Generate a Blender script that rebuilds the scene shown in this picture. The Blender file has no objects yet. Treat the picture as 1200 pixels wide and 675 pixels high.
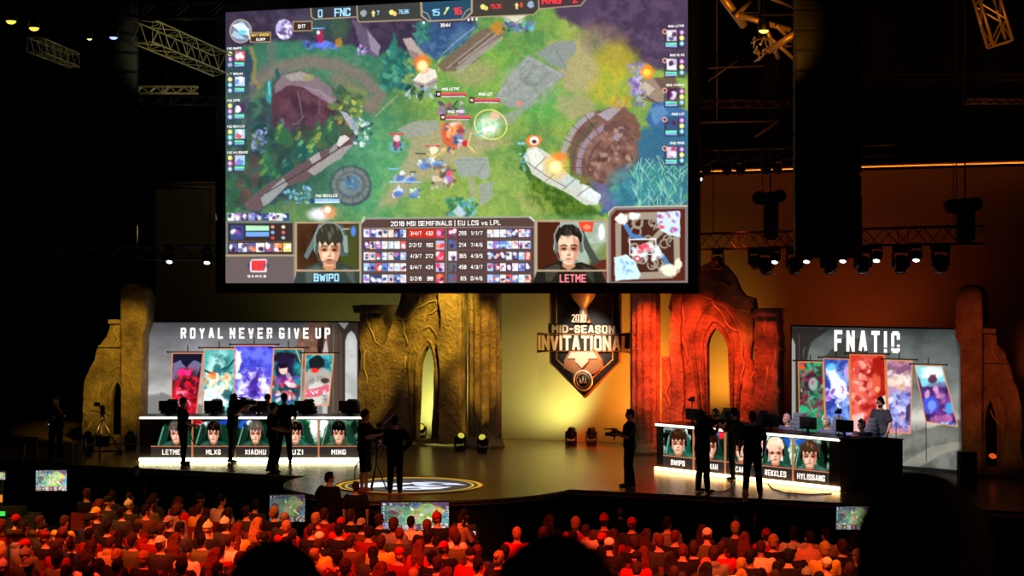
import bpy, bmesh, math, random
import numpy as np
from mathutils import Vector, Matrix
PI = math.pi
SC = bpy.context.scene
COL = SC.collection
rnd = random.Random(11)

# ------------------------------------------------------------------ camera geometry
TH = math.radians(23)            # the hall is seen 23 degrees off its axis
CZ = 5.9                         # eye height on the raised tier
ZS = 1.3                         # stage top
FPX = 2000.0
FW = Vector((-math.sin(TH), math.cos(TH), 0))
RT = Vector((math.cos(TH), math.sin(TH), 0))
CAM = Vector((0, 0, CZ))

def at(px, py, d):               # point seen at a pixel, at a depth
    return CAM + FW*d + RT*((px-600)/FPX*d) + Vector((0, 0, (337.5-py)/FPX*d))
def gz(px, py, z=ZS):            # point seen at a pixel, on a level z
    return at(px, py, (CZ-z)*FPX/(py-337.5))
def dY(px, Y):                   # depth at which a column of view reaches hall depth Y
    a = (px-600)/FPX
    return Y/(math.cos(TH)+a*math.sin(TH))

class Frame:
    """a vertical rectangle standing in the hall: origin, horizontal direction u, up = z, outward normal n (towards the hall)"""
    def __init__(s, o, ang):
        s.o = Vector(o); s.ang = ang
        s.u = Vector((math.cos(ang), math.sin(ang), 0)); s.n = Vector((math.sin(ang), -math.cos(ang), 0))
    def uv(s, px, py):
        r = FW + RT*((px-600)/FPX) + Vector((0, 0, (337.5-py)/FPX))
        t = (s.o-CAM).dot(s.n)/r.dot(s.n)
        p = CAM+r*t - s.o
        return p.dot(s.u), p.z
    def w(s, u, v, k=0.0):
        return s.o + s.u*u + Vector((0, 0, v)) + s.n*k
    def px(s, U, V):             # numpy: plane coordinates -> photo pixels (to author a display's content)
        X = s.o.x + s.u.x*U - CAM.x; Y = s.o.y + s.u.y*U - CAM.y; Z = s.o.z + V - CAM.z
        d = X*FW.x + Y*FW.y; l = X*RT.x + Y*RT.y
        return 600+FPX*l/d, 337.5-FPX*Z/d

# ------------------------------------------------------------------ materials
def lin(c):
    return tuple(((x/12.92) if x <= 0.04045 else ((x+0.055)/1.055)**2.4) for x in c)
def hexc(h):
    return tuple(int(h[i:i+2], 16)/255 for i in (0, 2, 4))
_m = {}
def mat(name, col=(.5, .5, .5), rough=.6, metal=0., emit=None, es=1., bump=0., bscale=20., var=0., sample=True, spec=.5, lincol=False):
    if name in _m: return _m[name]
    m = bpy.data.materials.new(name); m.use_nodes = True
    nt = m.node_tree; b = nt.nodes['Principled BSDF']
    c = col if lincol else lin(col)
    b.inputs['Base Color'].default_value = (*c, 1); b.inputs['Roughness'].default_value = rough
    b.inputs['Metallic'].default_value = metal
    b.inputs['Specular IOR Level'].default_value = spec
    if emit is not None:
        b.inputs['Emission Color'].default_value = (*lin(emit), 1); b.inputs['Emission Strength'].default_value = es
        m.cycles.emission_sampling = 'FRONT' if sample else 'NONE'
    if bump or var:
        tc = nt.nodes.new('ShaderNodeTexCoord')
        no = nt.nodes.new('ShaderNodeTexNoise'); no.inputs['Scale'].default_value = bscale; no.inputs['Detail'].default_value = 6
        nt.links.new(tc.outputs['Object'], no.inputs['Vector'])
        if bump:
            bp = nt.nodes.new('ShaderNodeBump'); bp.inputs['Strength'].default_value = bump; bp.inputs['Distance'].default_value = .03
            nt.links.new(no.outputs['Fac'], bp.inputs['Height']); nt.links.new(bp.outputs['Normal'], b.inputs['Normal'])
        if var:
            r = nt.nodes.new('ShaderNodeValToRGB')
            r.color_ramp.elements[0].color = (*[x*(1-var) for x in c], 1); r.color_ramp.elements[1].color = (*[min(1, x*(1+var)) for x in c], 1)
            r.color_ramp.elements[0].position = .35; r.color_ramp.elements[1].position = .65
            nt.links.new(no.outputs['Fac'], r.inputs['Fac']); nt.links.new(r.outputs['Color'], b.inputs['Base Color'])
    _m[name] = m
    return m
def fabric(col): return mat('fabric_%02x%02x%02x' % tuple(int(x*255) for x in col), col, .9, bump=.15, bscale=60, var=.12, spec=.12)
BLACK = mat('black_metal', (.09, .09, .095), .45, .3)
MATTE = mat('matte_black', (.06, .06, .062), .8)
RUBBER = mat('black_rubber', (.05, .05, .05), .7)
CHROME = mat('bare_aluminium', (.72, .72, .72), .3, .9)
SKIN = mat('skin', (.80, .58, .47), .5, var=.06, bscale=8)
SKIN2 = mat('skin_deep', (.52, .34, .25), .5, var=.06, bscale=8)

# ------------------------------------------------------------------ objects
def wm(o):
    m = Matrix.Translation(o.location) @ o.rotation_euler.to_matrix().to_4x4() @ Matrix.Diagonal((*o.scale, 1))
    return wm(o.parent) @ m if o.parent else m
def props(o, label=None, cat=None, group=None, kind=None):
    if label: o['label'] = label
    if cat: o['category'] = cat
    if group: o['group'] = group
    if kind: o['kind'] = kind
    return o
def thing(name, label, cat, loc=(0, 0, 0), rz=0., group=None):
    o = bpy.data.objects.new(name, None); COL.objects.link(o)
    o.location = loc; o.rotation_euler = (0, 0, rz); o.empty_display_size = .1
    return props(o, label, cat, group)
def link(name, me, m, parent=None):
    o = bpy.data.objects.new(name, me); COL.objects.link(o)
    if m is not None and not me.materials: me.materials.append(m)
    o.parent = parent
    return o
def copy_tree(o, parent=None):
    c = o.copy(); COL.objects.link(c); c.parent = parent
    for ch in list(o.children): copy_tree(ch, c)
    return c

class MB:
    """collects shapes for ONE part"""
    def __init__(s): s.v = []; s.f = []; s.smooth = []
    def add(s, vs, fs, smooth=False, M=None):
        n = len(s.v)
        s.v += [tuple(M @ Vector(p)) if M else tuple(p) for p in vs]
        s.f += [tuple(i+n for i in f) for f in fs]; s.smooth += [smooth]*len(fs)
        return s
    def box(s, c, d, M=None, bev=0.):
        x, y, z = c; a, b, h = d[0]/2, d[1]/2, d[2]/2
        if bev <= 0:
            vs = [(x+i*a, y+j*b, z+k*h) for i in (-1, 1) for j in (-1, 1) for k in (-1, 1)]
            return s.add(vs, [(0, 1, 3, 2), (4, 6, 7, 5), (0, 4, 5, 1), (2, 3, 7, 6), (0, 2, 6, 4), (1, 5, 7, 3)], M=M)
        bm = bmesh.new(); bmesh.ops.create_cube(bm, size=1)
        for v in bm.verts: v.co = Vector((x+v.co.x*2*a, y+v.co.y*2*b, z+v.co.z*2*h))
        bmesh.ops.bevel(bm, geom=bm.edges[:], offset=min(bev, a*.9, b*.9, h*.9), segments=2, affect='EDGES')
        s.bm(bm, M=M); bm.free(); return s
    def bm(s, bm, M=None, smooth=False):
        bm.verts.index_update()
        return s.add([v.co[:] for v in bm.verts], [tuple(v.index for v in f.verts) for f in bm.faces], smooth, M)
    def tube(s, pts, r, seg=8, r1=None, closed=False, cap=True, sx=1.):
        pts = [Vector(p) for p in pts]; n = len(pts); vs = []; fs = []
        up = Vector((0, 0, 1)); prev = None
        for i, p in enumerate(pts):
            if closed: t = pts[(i+1) % n]-pts[i-1]
            else: t = pts[min(i+1, n-1)]-pts[max(i-1, 0)]
            t = t.normalized() if t.length > 1e-9 else Vector((0, 0, 1))
            a = prev if prev is not None else (Vector((1, 0, 0)) if abs(t.z) > .9 else up)
            b = t.cross(a); b = b.normalized() if b.length > 1e-6 else t.orthogonal().normalized()
            a2 = b.cross(t).normalized(); prev = a2
            rr = r if not isinstance(r, (list, tuple)) else r[i]
            if r1 is not None: rr = r + (r1-r)*i/max(1, n-1)
            for k in range(seg):
                an = 2*PI*k/seg
                vs.append(p + a2*(math.cos(an)*rr) + b*(math.sin(an)*rr*sx))
        m = n if closed else n-1
        for i in range(m):
            for k in range(seg):
                j = (i+1) % n
                fs.append((i*seg+k, i*seg+(k+1) % seg, j*seg+(k+1) % seg, j*seg+k))
        if cap and not closed:
            fs.append(tuple(range(seg))[::-1]); fs.append(tuple((n-1)*seg+k for k in range(seg)))
        return s.add(vs, fs, seg > 5)
    def cyl(s, p0, p1, r, r1=None, seg=16):
        return s.tube([p0, p1], r, seg, r1=r if r1 is None else r1)
    def ball(s, c, r, M=None, seg=16, rings=10):
        if not isinstance(r, (tuple, list)): r = (r, r, r)
        vs = [(c[0], c[1], c[2]+r[2])]; fs = []
        for i in range(1, rings):
            for k in range(seg):
                a = PI*i/rings; b = 2*PI*k/seg
                vs.append((c[0]+r[0]*math.sin(a)*math.cos(b), c[1]+r[1]*math.sin(a)*math.sin(b), c[2]+r[2]*math.cos(a)))
        vs.append((c[0], c[1], c[2]-r[2])); L = len(vs)-1
        for k in range(seg):
            fs.append((0, 1+k, 1+(k+1) % seg))
            fs.append((L, L-seg+(k+1) % seg, L-seg+k))
        for i in range(rings-2):
            for k in range(seg):
                a = 1+i*seg; fs.append((a+k, a+seg+k, a+seg+(k+1) % seg, a+(k+1) % seg))
        return s.add(vs, fs, True, M)
    def lathe(s, prof, c=(0, 0, 0), seg=20, M=None):      # profile (r, z)
        vs = []; fs = []
        for r, z in prof:
            for k in range(seg):
                a = 2*PI*k/seg; vs.append((c[0]+r*math.cos(a), c[1]+r*math.sin(a), c[2]+z))
        for i in range(len(prof)-1):
            for k in range(seg): fs.append((i*seg+k, i*seg+(k+1) % seg, (i+1)*seg+(k+1) % seg, (i+1)*seg+k))
        fs.append(tuple(range(seg))[::-1]); fs.append(tuple((len(prof)-1)*seg+k for k in range(seg)))
        return s.add(vs, fs, True, M)
    def prism(s, fr, poly, k0, k1):        # polygon of (u, v) on a Frame, from k0 to k1 along its normal
        n = len(poly)
        vs = [fr.w(u, v, k0) for u, v in poly] + [fr.w(u, v, k1) for u, v in poly]
        fs = [tuple(range(n)), tuple(range(n, 2*n))[::-1]] + [(i, (i+1) % n, n+(i+1) % n, n+i) for i in range(n)]
        return s.add(vs, fs)
    def build(s, name, m, parent=None, world=False, bevel=0.):
        vs = s.v
        if world and parent is not None:
            inv = wm(parent).inverted(); vs = [tuple(inv @ Vector(p)) for p in vs]
        me = bpy.data.meshes.new(name); me.from_pydata(vs, [], s.f); me.validate()
        if len(me.polygons) == len(s.smooth): me.polygons.foreach_set('use_smooth', s.smooth)
        bm = bmesh.new(); bm.from_mesh(me); bmesh.ops.recalc_face_normals(bm, faces=bm.faces[:]); bm.to_mesh(me); bm.free()
        o = link(name, me, m, parent)
        if bevel:
            b = o.modifiers.new('bevel', 'BEVEL'); b.width = bevel; b.segments = 2; b.limit_method = 'ANGLE'
        return o

def slab(name, fr, outer, holes, k0, k1, m, parent, bevel=.0):
    """a thick slab cut to an outline with holes; outlines are (u, v) on the frame"""
    cu = bpy.data.curves.new(name, 'CURVE'); cu.dimensions = '2D'; cu.fill_mode = 'BOTH'
    for poly in [outer]+holes:
        sp = cu.splines.new('POLY'); sp.points.add(len(poly)-1); sp.use_cyclic_u = True
        for i, (u, v) in enumerate(poly): sp.points[i].co = (u, v, 0, 1)
    cu.extrude = (k1-k0)/2-bevel; cu.bevel_depth = bevel; cu.bevel_resolution = 1; cu.offset = -bevel
    t = bpy.data.objects.new('t', cu); COL.objects.link(t)
    dg = bpy.context.evaluated_depsgraph_get(); me = bpy.data.meshes.new_from_object(t.evaluated_get(dg))
    bpy.data.objects.remove(t); bpy.data.curves.remove(cu)
    M = Matrix(((fr.u.x, 0, fr.n.x, fr.o.x+fr.n.x*(k0+k1)/2), (fr.u.y, 0, fr.n.y, fr.o.y+fr.n.y*(k0+k1)/2), (0, 1, 0, fr.o.z), (0, 0, 0, 1)))
    if parent: M = wm(parent).inverted() @ M
    me.transform(M); me.name = name; me.materials.clear()
    for p in me.polygons: p.use_smooth = False
    return link(name, me, m, parent)

def jag(pts, amp, step, seed=0):
    """a broken, crumbly line along pts (keeps the corner points)"""
    r = random.Random(seed); out = []
    for i in range(len(pts)-1):
        a = Vector(pts[i]); b = Vector(pts[i+1]); n = max(1, int((b-a).length/step)); d = (b-a).normalized() if (b-a).length else Vector((1, 0)); q = Vector((-d.y, d.x))
        for k in range(n):
            p = a+(b-a)*(k/n)
            if k: p += q*r.uniform(-amp, amp)
            out.append((p.x, p.y))
    out.append(tuple(pts[-1]))
    return out

# ------------------------------------------------------------------ block lettering (strokes)
_a = .35
GL = {
 'A': [[(0, 0), (.85, 4), (1.15, 4), (2, 0)], [(.3, 1.2), (1.7, 1.2)]], 'B': [[(0, 0), (0, 4), (1.6, 4), (2, 3.5), (2, 2.5), (1.6, 2.1), (0, 2.1)], [(1.6, 2.1), (2, 1.6), (2, .5), (1.6, 0), (0, 0)]],
 'C': [[(2, 3), (2, 3.6), (1.6, 4), (.4, 4), (0, 3.6), (0, .4), (.4, 0), (1.6, 0), (2, .4), (2, 1)]], 'D': [[(0, 0), (0, 4), (1.3, 4), (2, 3.2), (2, .8), (1.3, 0), (0, 0)]],
 'E': [[(2, 4), (0, 4), (0, 0), (2, 0)], [(0, 2), (1.7, 2)]], 'F': [[(2, 4), (0, 4), (0, 0)], [(0, 2), (1.6, 2)]],
 'G': [[(2, 3.3), (2, 3.6), (1.6, 4), (.4, 4), (0, 3.6), (0, .4), (.4, 0), (1.6, 0), (2, .4), (2, 1.7), (1.1, 1.7)]], 'H': [[(0, 0), (0, 4)], [(2, 0), (2, 4)], [(0, 2), (2, 2)]],
 'I': [[(0, 0), (0, 4)]], 'K': [[(0, 0), (0, 4)], [(2, 4), (.3, 2), (2, 0)]], 'L': [[(0, 4), (0, 0), (1.8, 0)]],
 'M': [[(0, 0), (0, 4), (1.2, 1.6), (2.4, 4), (2.4, 0)]], 'N': [[(0, 0), (0, 4), (2, 0), (2, 4)]],
 'O': [[(.4, 0), (0, .4), (0, 3.6), (.4, 4), (1.6, 4), (2, 3.6), (2, .4), (1.6, 0), (.4, 0)]], 'P': [[(0, 0), (0, 4), (1.6, 4), (2, 3.6), (2, 2.2), (1.6, 1.8), (0, 1.8)]],
 'R': [[(0, 0), (0, 4), (1.6, 4), (2, 3.6), (2, 2.4), (1.6, 2), (0, 2)], [(1.2, 2), (2, 0)]],
 'S': [[(2, 3.1), (2, 3.6), (1.6, 4), (.4, 4), (0, 3.6), (0, 2.6), (.4, 2.1), (1.6, 1.9), (2, 1.4), (2, .4), (1.6, 0), (.4, 0), (0, .4), (0, .9)]],
 'T': [[(0, 4), (2, 4)], [(1, 4), (1, 0)]], 'U': [[(0, 4), (0, .4), (.4, 0), (1.6, 0), (2, .4), (2, 4)]], 'V': [[(0, 4), (.9, 0), (1.1, 0), (2, 4)]],
 'W': [[(0, 4), (.6, 0), (1.4, 3), (2.2, 0), (2.8, 4)]], 'X': [[(0, 0), (2, 4)], [(0, 4), (2, 0)]], 'Y': [[(0, 4), (1, 2), (2, 4)], [(1, 2), (1, 0)]],
 'Z': [[(0, 4), (2, 4), (0, 0), (2, 0)]], '0': [[(.4, 0), (0, .4), (0, 3.6), (.4, 4), (1.6, 4), (2, 3.6), (2, .4), (1.6, 0), (.4, 0)]],
 '1': [[(.2, 3.3), (1, 4), (1, 0)]], '2': [[(0, 3.4), (.4, 4), (1.6, 4), (2, 3.5), (2, 2.5), (0, 0), (2, 0)]],
 '3': [[(0, 4), (1.6, 4), (2, 3.6), (2, 2.4), (1.6, 2), (.6, 2)], [(1.6, 2), (2, 1.6), (2, .4), (1.6, 0), (0, 0)]], '4': [[(1.5, 0), (1.5, 4), (0, 1.2), (2, 1.2)]],
 '5': [[(2, 4), (0, 4), (0, 2.3), (1.6, 2.3), (2, 1.8), (2, .4), (1.6, 0), (0, 0)]], '6': [[(1.8, 4), (.4, 4), (0, 3.6), (0, .4), (.4, 0), (1.6, 0), (2, .4), (2, 1.8), (1.6, 2.2), (0, 2.2)]],
 '7': [[(0, 4), (2, 4), (.8, 0)]], '8': [[(.4, 2.1), (0, 2.5), (0, 3.6), (.4, 4), (1.6, 4), (2, 3.6), (2, 2.5), (1.6, 2.1), (.4, 2.1), (0, 1.6), (0, .4), (.4, 0), (1.6, 0), (2, .4), (2, 1.6), (1.6, 2.1)]],
 '9': [[(.2, 0), (1.6, 0), (2, .4), (2, 3.6), (1.6, 4), (.4, 4), (0, 3.6), (0, 2.2), (.4, 1.8), (2, 1.8)]],
 '/': [[(0, 0), (1.4, 4)]], '.': [[(0, 0), (0, .1)]], ':': [[(0, 1), (0, 1.1)], [(0, 2.9), (0, 3)]], '-': [[(0, 2), (1.2, 2)]], '|': [[(0, -.6), (0, 4.6)]],
 'v': [[(0, 2.6), (.8, 0), (1.6, 2.6)]], 's': [[(1.5, 2.5), (0, 2.5), (0, 1.4), (1.5, 1.2), (1.5, 0), (0, 0)]], 'k': [[(0, 0), (0, 4)], [(1.5, 2.6), (.2, 1.2), (1.5, 0)]],
}
def letters(text, fr, u0, v0, u1, v1, stroke=.62, gap=1.35, k=.01, th=.004, mb=None, skew=0., cuts=()):
    """text filling the box u0..u1, v0..v1 of a frame. cuts: (i, y) = letter i has a slit at height y (0..4)"""
    mb = mb or MB(); x = 0; segs = []
    for ch_i, ch in enumerate(text):
        if ch == ' ': x += 1.6; continue
        g = GL[ch]; wmax = max(p[0] for st in g for p in st)
        cy = [c[1] for c in cuts if c[0] == ch_i]
        for st in g:
            for a, b in zip(st[:-1], st[1:]): segs.append(((a[0]+x, a[1]), (b[0]+x, b[1]), cy))
        x += wmax+gap
    W = x-gap; h = stroke/2
    sx = (u1-u0)/(W+stroke); sy = (v1-v0)/(4+stroke)
    for si, (a, b, cy) in enumerate(segs):
        ax, ay = a; bx, by = b; L = math.hypot(bx-ax, by-ay) or 1; dx, dy = (bx-ax)/L, (by-ay)/L
        e = h*.92 if (abs(dx) < .02 or abs(dy) < .02) else h*.35
        ax -= dx*e; ay -= dy*e; bx += dx*e; by += dy*e
        nx, ny = -dy*h, dx*h
        q = [(ax+nx, ay+ny), (ax-nx, ay-ny), (bx-nx, by-ny), (bx+nx, by+ny)]
        polys = [q]
        for c in cy:           # slit across the letter
            np_ = []
            for P in polys:
                for lo, hi in ((-9, c-.16), (c+.16, 9)):
                    Q = clipy(P, lo, hi)
                    if len(Q) > 2: np_.append(Q)
            polys = np_
        for P in polys:
            pl = [(u0+(px+h)*sx, v0+(py+h)*sy) for px, py in P]
            n = len(pl)
            if th <= 0: mb.add([fr.w(u, v, k) for u, v in pl], [tuple(range(n))])
            else: mb.prism(fr, pl, k, k+th+(si % 7)*.0012)
    return mb
def clipy(P, lo, hi):
    for sgn, lim in ((1, lo), (-1, hi)):
        out = []
        for i in range(len(P)):
            a, b = P[i-1], P[i]; ia = sgn*a[1] >= sgn*lim; ib = sgn*b[1] >= sgn*lim
            if ia != ib:
                t = (lim-a[1])/(b[1]-a[1]); out.append((a[0]+(b[0]-a[0])*t, lim))
            if ib: out.append(b)
        P = out
        if not P: return []
    return P
def letters_px(text, fr, x0, y0, x1, y1, **kw):          # box given as the pixels of its corners (left x0, top y0 ... )
    a = fr.uv(x0, y1); b = fr.uv(x1, y0); c = fr.uv(x0, y0)
    return letters(text, fr, a[0], a[1], b[0], (b[1]+c[1])/2, **kw)
# ------------------------------------------------------------------ what the displays show: painted in numpy, stored as mesh colours
def _hash(ix, iy, s):
    n = (ix.astype(np.int64)*374761393 + iy.astype(np.int64)*668265263 + s*2147483647 + s*1013904223) & 0xffffffff
    n = ((n ^ (n >> 13))*1274126177) & 0xffffffff
    return ((n ^ (n >> 16)) & 0xffff)/65535.0
def vnoise(X, Y, sc, seed=1, octv=3):
    out = 0; amp = 1; tot = 0
    for o in range(octv):
        ca, sa = math.cos(.7+o*1.1+seed), math.sin(.7+o*1.1+seed)
        x = (X*ca+Y*sa)/sc+o*7.3; y = (Y*ca-X*sa)/sc; ix = np.floor(x); iy = np.floor(y); fx = x-ix; fy = y-iy
        fx = fx*fx*(3-2*fx); fy = fy*fy*(3-2*fy); s = seed*17+o*31
        a = _hash(ix, iy, s); b = _hash(ix+1, iy, s); c = _hash(ix, iy+1, s); d = _hash(ix+1, iy+1, s)
        out = out + amp*((a*(1-fx)+b*fx)*(1-fy)+(c*(1-fx)+d*fx)*fy); tot += amp; amp *= .55; sc /= 2.1
    return out/tot
def C(c):
    return np.array(hexc(c) if isinstance(c, str) else c, dtype=np.float64)
class Art:
    def __init__(s, X, Y, bg='202020'):
        s.X, s.Y = X, Y; s.c = np.ones(X.shape+(3,))*C(bg)
        s.r = np.random.RandomState(5)
    def put(s, mask, col, win=None):
        w = win or (slice(None), slice(None))
        m = np.clip(mask, 0, 1)[..., None]
        col = col if isinstance(col, np.ndarray) and col.ndim == 3 else C(col)
        s.c[w] = s.c[w]*(1-m)+col*m
    def win(s, x0, x1, y0, y1):
        m = (s.X > x0) & (s.X < x1) & (s.Y > y0) & (s.Y < y1)
        r = np.flatnonzero(m.any(1)); c = np.flatnonzero(m.any(0))
        if len(r) == 0: return None
        return (slice(r[0], r[-1]+1), slice(c[0], c[-1]+1))
    def blob(s, cx, cy, rx, ry, col, a=1., soft=.4, rot=0., warp=0., seed=1):
        R = max(rx, ry)*(1.1+soft+warp); w = s.win(cx-R, cx+R, cy-R, cy+R)
        if not w: return
        x = s.X[w]-cx; y = s.Y[w]-cy; ca, sa = math.cos(rot), math.sin(rot)
        u = (x*ca+y*sa)/rx; v = (-x*sa+y*ca)/ry; d = np.sqrt(u*u+v*v)
        if warp: d = d + warp*(vnoise(s.X[w], s.Y[w], max(2, min(rx, ry)*.6), seed, 3)-.5)*2
        s.put(a*np.clip((1-d)/max(soft, .02)+.5, 0, 1), col, w)
    def poly(s, pts, col, a=1., soft=.8, warp=0., seed=1):
        xs = [p[0] for p in pts]; ys = [p[1] for p in pts]; k = 3+soft+warp
        w = s.win(min(xs)-k, max(xs)+k, min(ys)-k, max(ys)+k)
        if not w: return
        X = s.X[w]; Y = s.Y[w]
        if warp:
            X, Y = X+warp*2*(vnoise(X, Y, 7, seed, 3)-.5), Y+warp*2*(vnoise(X, Y, 7, seed+9, 3)-.5)
        inside = np.zeros(X.shape, bool); dist = np.full(X.shape, 1e9)
        for i in range(len(pts)):
            (x0, y0), (x1, y1) = pts[i-1], pts[i]
            if y0 != y1:
                c = ((Y > min(y0, y1)) & (Y <= max(y0, y1))) & (X < (x1-x0)*(Y-y0)/(y1-y0)+x0); inside ^= c
            L = (x1-x0)**2+(y1-y0)**2 or 1e-9
            t = np.clip(((X-x0)*(x1-x0)+(Y-y0)*(y1-y0))/L, 0, 1)
            dist = np.minimum(dist, np.hypot(X-x0-t*(x1-x0), Y-y0-t*(y1-y0)))
        sd = np.where(inside, dist, -dist)
        s.put(a*np.clip(sd/max(soft, .3)+.5, 0, 1), col, w)
    def line(s, pts, wd, col, a=1., soft=.6):
        xs = [p[0] for p in pts]; ys = [p[1] for p in pts]; k = wd+soft+2
        w = s.win(min(xs)-k, max(xs)+k, min(ys)-k, max(ys)+k)
        if not w: return
        X = s.X[w]; Y = s.Y[w]; dist = np.full(X.shape, 1e9)
        for (x0, y0), (x1, y1) in zip(pts[:-1], pts[1:]):
            L = (x1-x0)**2+(y1-y0)**2 or 1e-9; t = np.clip(((X-x0)*(x1-x0)+(Y-y0)*(y1-y0))/L, 0, 1)
            dist = np.minimum(dist, np.hypot(X-x0-t*(x1-x0), Y-y0-t*(y1-y0)))
        s.put(a*np.clip((wd/2-dist)/max(soft, .3)+.5, 0, 1), col, w)
    def rect(s, x0, y0, x1, y1, col, a=1., slope=0.):
        dy = (x1-x0)*slope
        s.poly([(x0, y0), (x1, y0+dy), (x1, y1+dy), (x0, y1)], col, a, .5)
    def tex(s, x0, y0, x1, y1, cols, sc=4, seed=3, a=.5, octv=3, lo=.35, hi=.65):
        """painterly variation between two colours inside a window"""
        w = s.win(x0, x1, y0, y1)
        if not w: return
        n = vnoise(s.X[w], s.Y[w], sc, seed, octv); t = np.clip((n-lo)/(hi-lo), 0, 1)[..., None]
        X, Y = s.X[w], s.Y[w]
        if x1-x0 > 900: fe = 1.
        else: fe = np.clip((1.06-np.hypot((X-(x0+x1)/2)/((x1-x0)/2), (Y-(y0+y1)/2)/((y1-y0)/2))*.93)*3.2, 0, 1)
        s.put(a*fe, C(cols[0])*(1-t)+C(cols[1])*t, w)
    def dabs(s, n, x0, y0, x1, y1, cols, r0, r1, seed=1, a=.8, asp=1.8, soft=.5, inside=None, rot=None):
        r = random.Random(seed)
        for i in range(n):
            x = r.uniform(x0, x1); y = r.uniform(y0, y1)
            if inside and not inside(x, y): continue
            q = r.uniform(r0, r1)
            s.blob(x, y, q*asp, q, r.choice(cols), a*r.uniform(.6, 1), soft, rot if rot is not None else r.uniform(0, PI))
    def shade(s, f):          # multiply by a function of X, Y
        s.c *= f[..., None] if f.ndim == 2 else f
    def grain(s, amt=.05, seed=3, sc=1.6):
        s.c *= (1+amt*2*(vnoise(s.X, s.Y, sc, seed, 2)-.5))[..., None]
    def portrait(s, cx, cy, h, skin='e8b090', shadow='6a3020', hair='1a1210', shirt='2c4038', bg=None, fringe=True, head='101418', tilt=0.):
        """a head-and-shoulders portrait, h = head height in pixels"""
        k = h; L_ = lambda c, d: tuple(min(1, max(0, x+d)) for x in hexc(c))
        P = lambda l: [(cx+x*k, cy+y*k) for x, y in l]
        s.poly(P([(-1.0, 1.1), (-.82, .62), (-.5, .46), (-.2, .36), (.2, .36), (.5, .46), (.84, .62), (1.05, 1.1)]), shirt, 1, 1.2, .6)
        s.poly(P([(-.62, .58), (-.3, .44), (-.2, .52), (-.45, .9), (-.6, .9)]), L_(shirt, .16), .55, 1.6); s.poly(P([(.34, .5), (.62, .6), (.66, .95), (.5, .8)]), L_(shirt, .14), .55, 1.6)
        s.line(P([(-.16, .5), (0, .66), (.17, .5)]), k*.05, L_(shirt, -.1), .8)
        s.poly(P([(-.15, .25), (.15, .25), (.17, .52), (0, .62), (-.17, .52)]), L_(skin, -.25), 1, 1.2)
        s.blob(cx, cy-.14*k, k*.345, k*.42, L_(hair, -.02), 1, .12)
        s.poly(P([(-.2, -.34), (.2, -.34), (.275, -.12), (.28, .1), (.21, .33), (.09, .47), (-.09, .47), (-.21, .33), (-.28, .1), (-.275, -.12)]), skin, 1, 1.1)
        s.poly(P([(.1, -.3), (.27, -.12), (.28, .1), (.2, .34), (.08, .46), (.13, .2), (.12, 0)]), shadow, .38, 1.6)
        s.poly(P([(-.27, -.1), (-.2, .05), (-.18, .3), (-.21, .33), (-.28, .1)]), shadow, .28, 1.4)
        s.blob(cx-.1*k, cy+.12*k, k*.08, k*.1, L_(skin, .12), .6, .8)
        e = .05
        for sg in (-1, 1):
            s.blob(cx+sg*.125*k, cy+e*k, k*.10, k*.075, shadow, .62, .8); s.blob(cx+sg*.125*k, cy+(e+.012)*k, k*.055, k*.026, '140805', .85, .5)
            s.line(P([(sg*.05, e-.075), (sg*.13, e-.10), (sg*.21, e-.07)]), k*.035, L_(hair, -.02), .8)
        s.poly(P([(.0, e), (.055, .2), (.0, .225), (-.045, .2)]), shadow, .42, 1.0); s.blob(cx-.012*k, cy+.15*k, k*.02, k*.07, L_(skin, .15), .6, .7)
        s.blob(cx, cy+.225*k, k*.06, k*.018, shadow, .6, .6); s.blob(cx, cy+.315*k, k*.085, k*.018, '5a1812', .8, .5); s.blob(cx, cy+.345*k, k*.07, k*.02, 'c06858', .6, .6); s.blob(cx, cy+.40*k, k*.06, k*.015, shadow, .35, .7)
        hp = [(-.325, .02), (-.35, -.25), (-.27, -.46), (-.1, -.58), (.1, -.58), (.27, -.47), (.35, -.25), (.325, .02), (.275, -.12)]
        hp += [(.22, -.12), (.15, -.02), (.08, -.14), (-.02, -.03), (-.1, -.15), (-.18, -.04), (-.25, -.16)] if fringe else [(.24, -.24), (.1, -.3), (-.08, -.27), (-.2, -.3), (-.26, -.2)]
        s.poly(P(hp), hair, 1, 1.0, k*.012)
        s.dabs(9, cx-.25*k, cy-.5*k, cx+.22*k, cy-.25*k, [L_(hair, .14), L_(hair, .24), L_(hair, .07)], k*.018, k*.035, int(cx), .6, 3.2, .7, rot=1.3)
        for sg in (-1, 1): s.blob(cx+sg*.335*k, cy+.02*k, k*.065, k*.15, head, .97, .25); s.line(P([(sg*.375, -.06), (sg*.385, .08)]), k*.025, L_(head, .4), .7)
        s.line(P([(-.36, -.08), (-.375, -.3), (-.27, -.52), (-.1, -.635), (.1, -.635), (.27, -.52), (.375, -.3), (.36, -.08)]), k*.04, L_(head, .22), .85)
        s.line(P([(-.34, .12), (-.26, .33), (-.08, .37)]), k*.025, L_(head, .1), .7)

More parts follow.
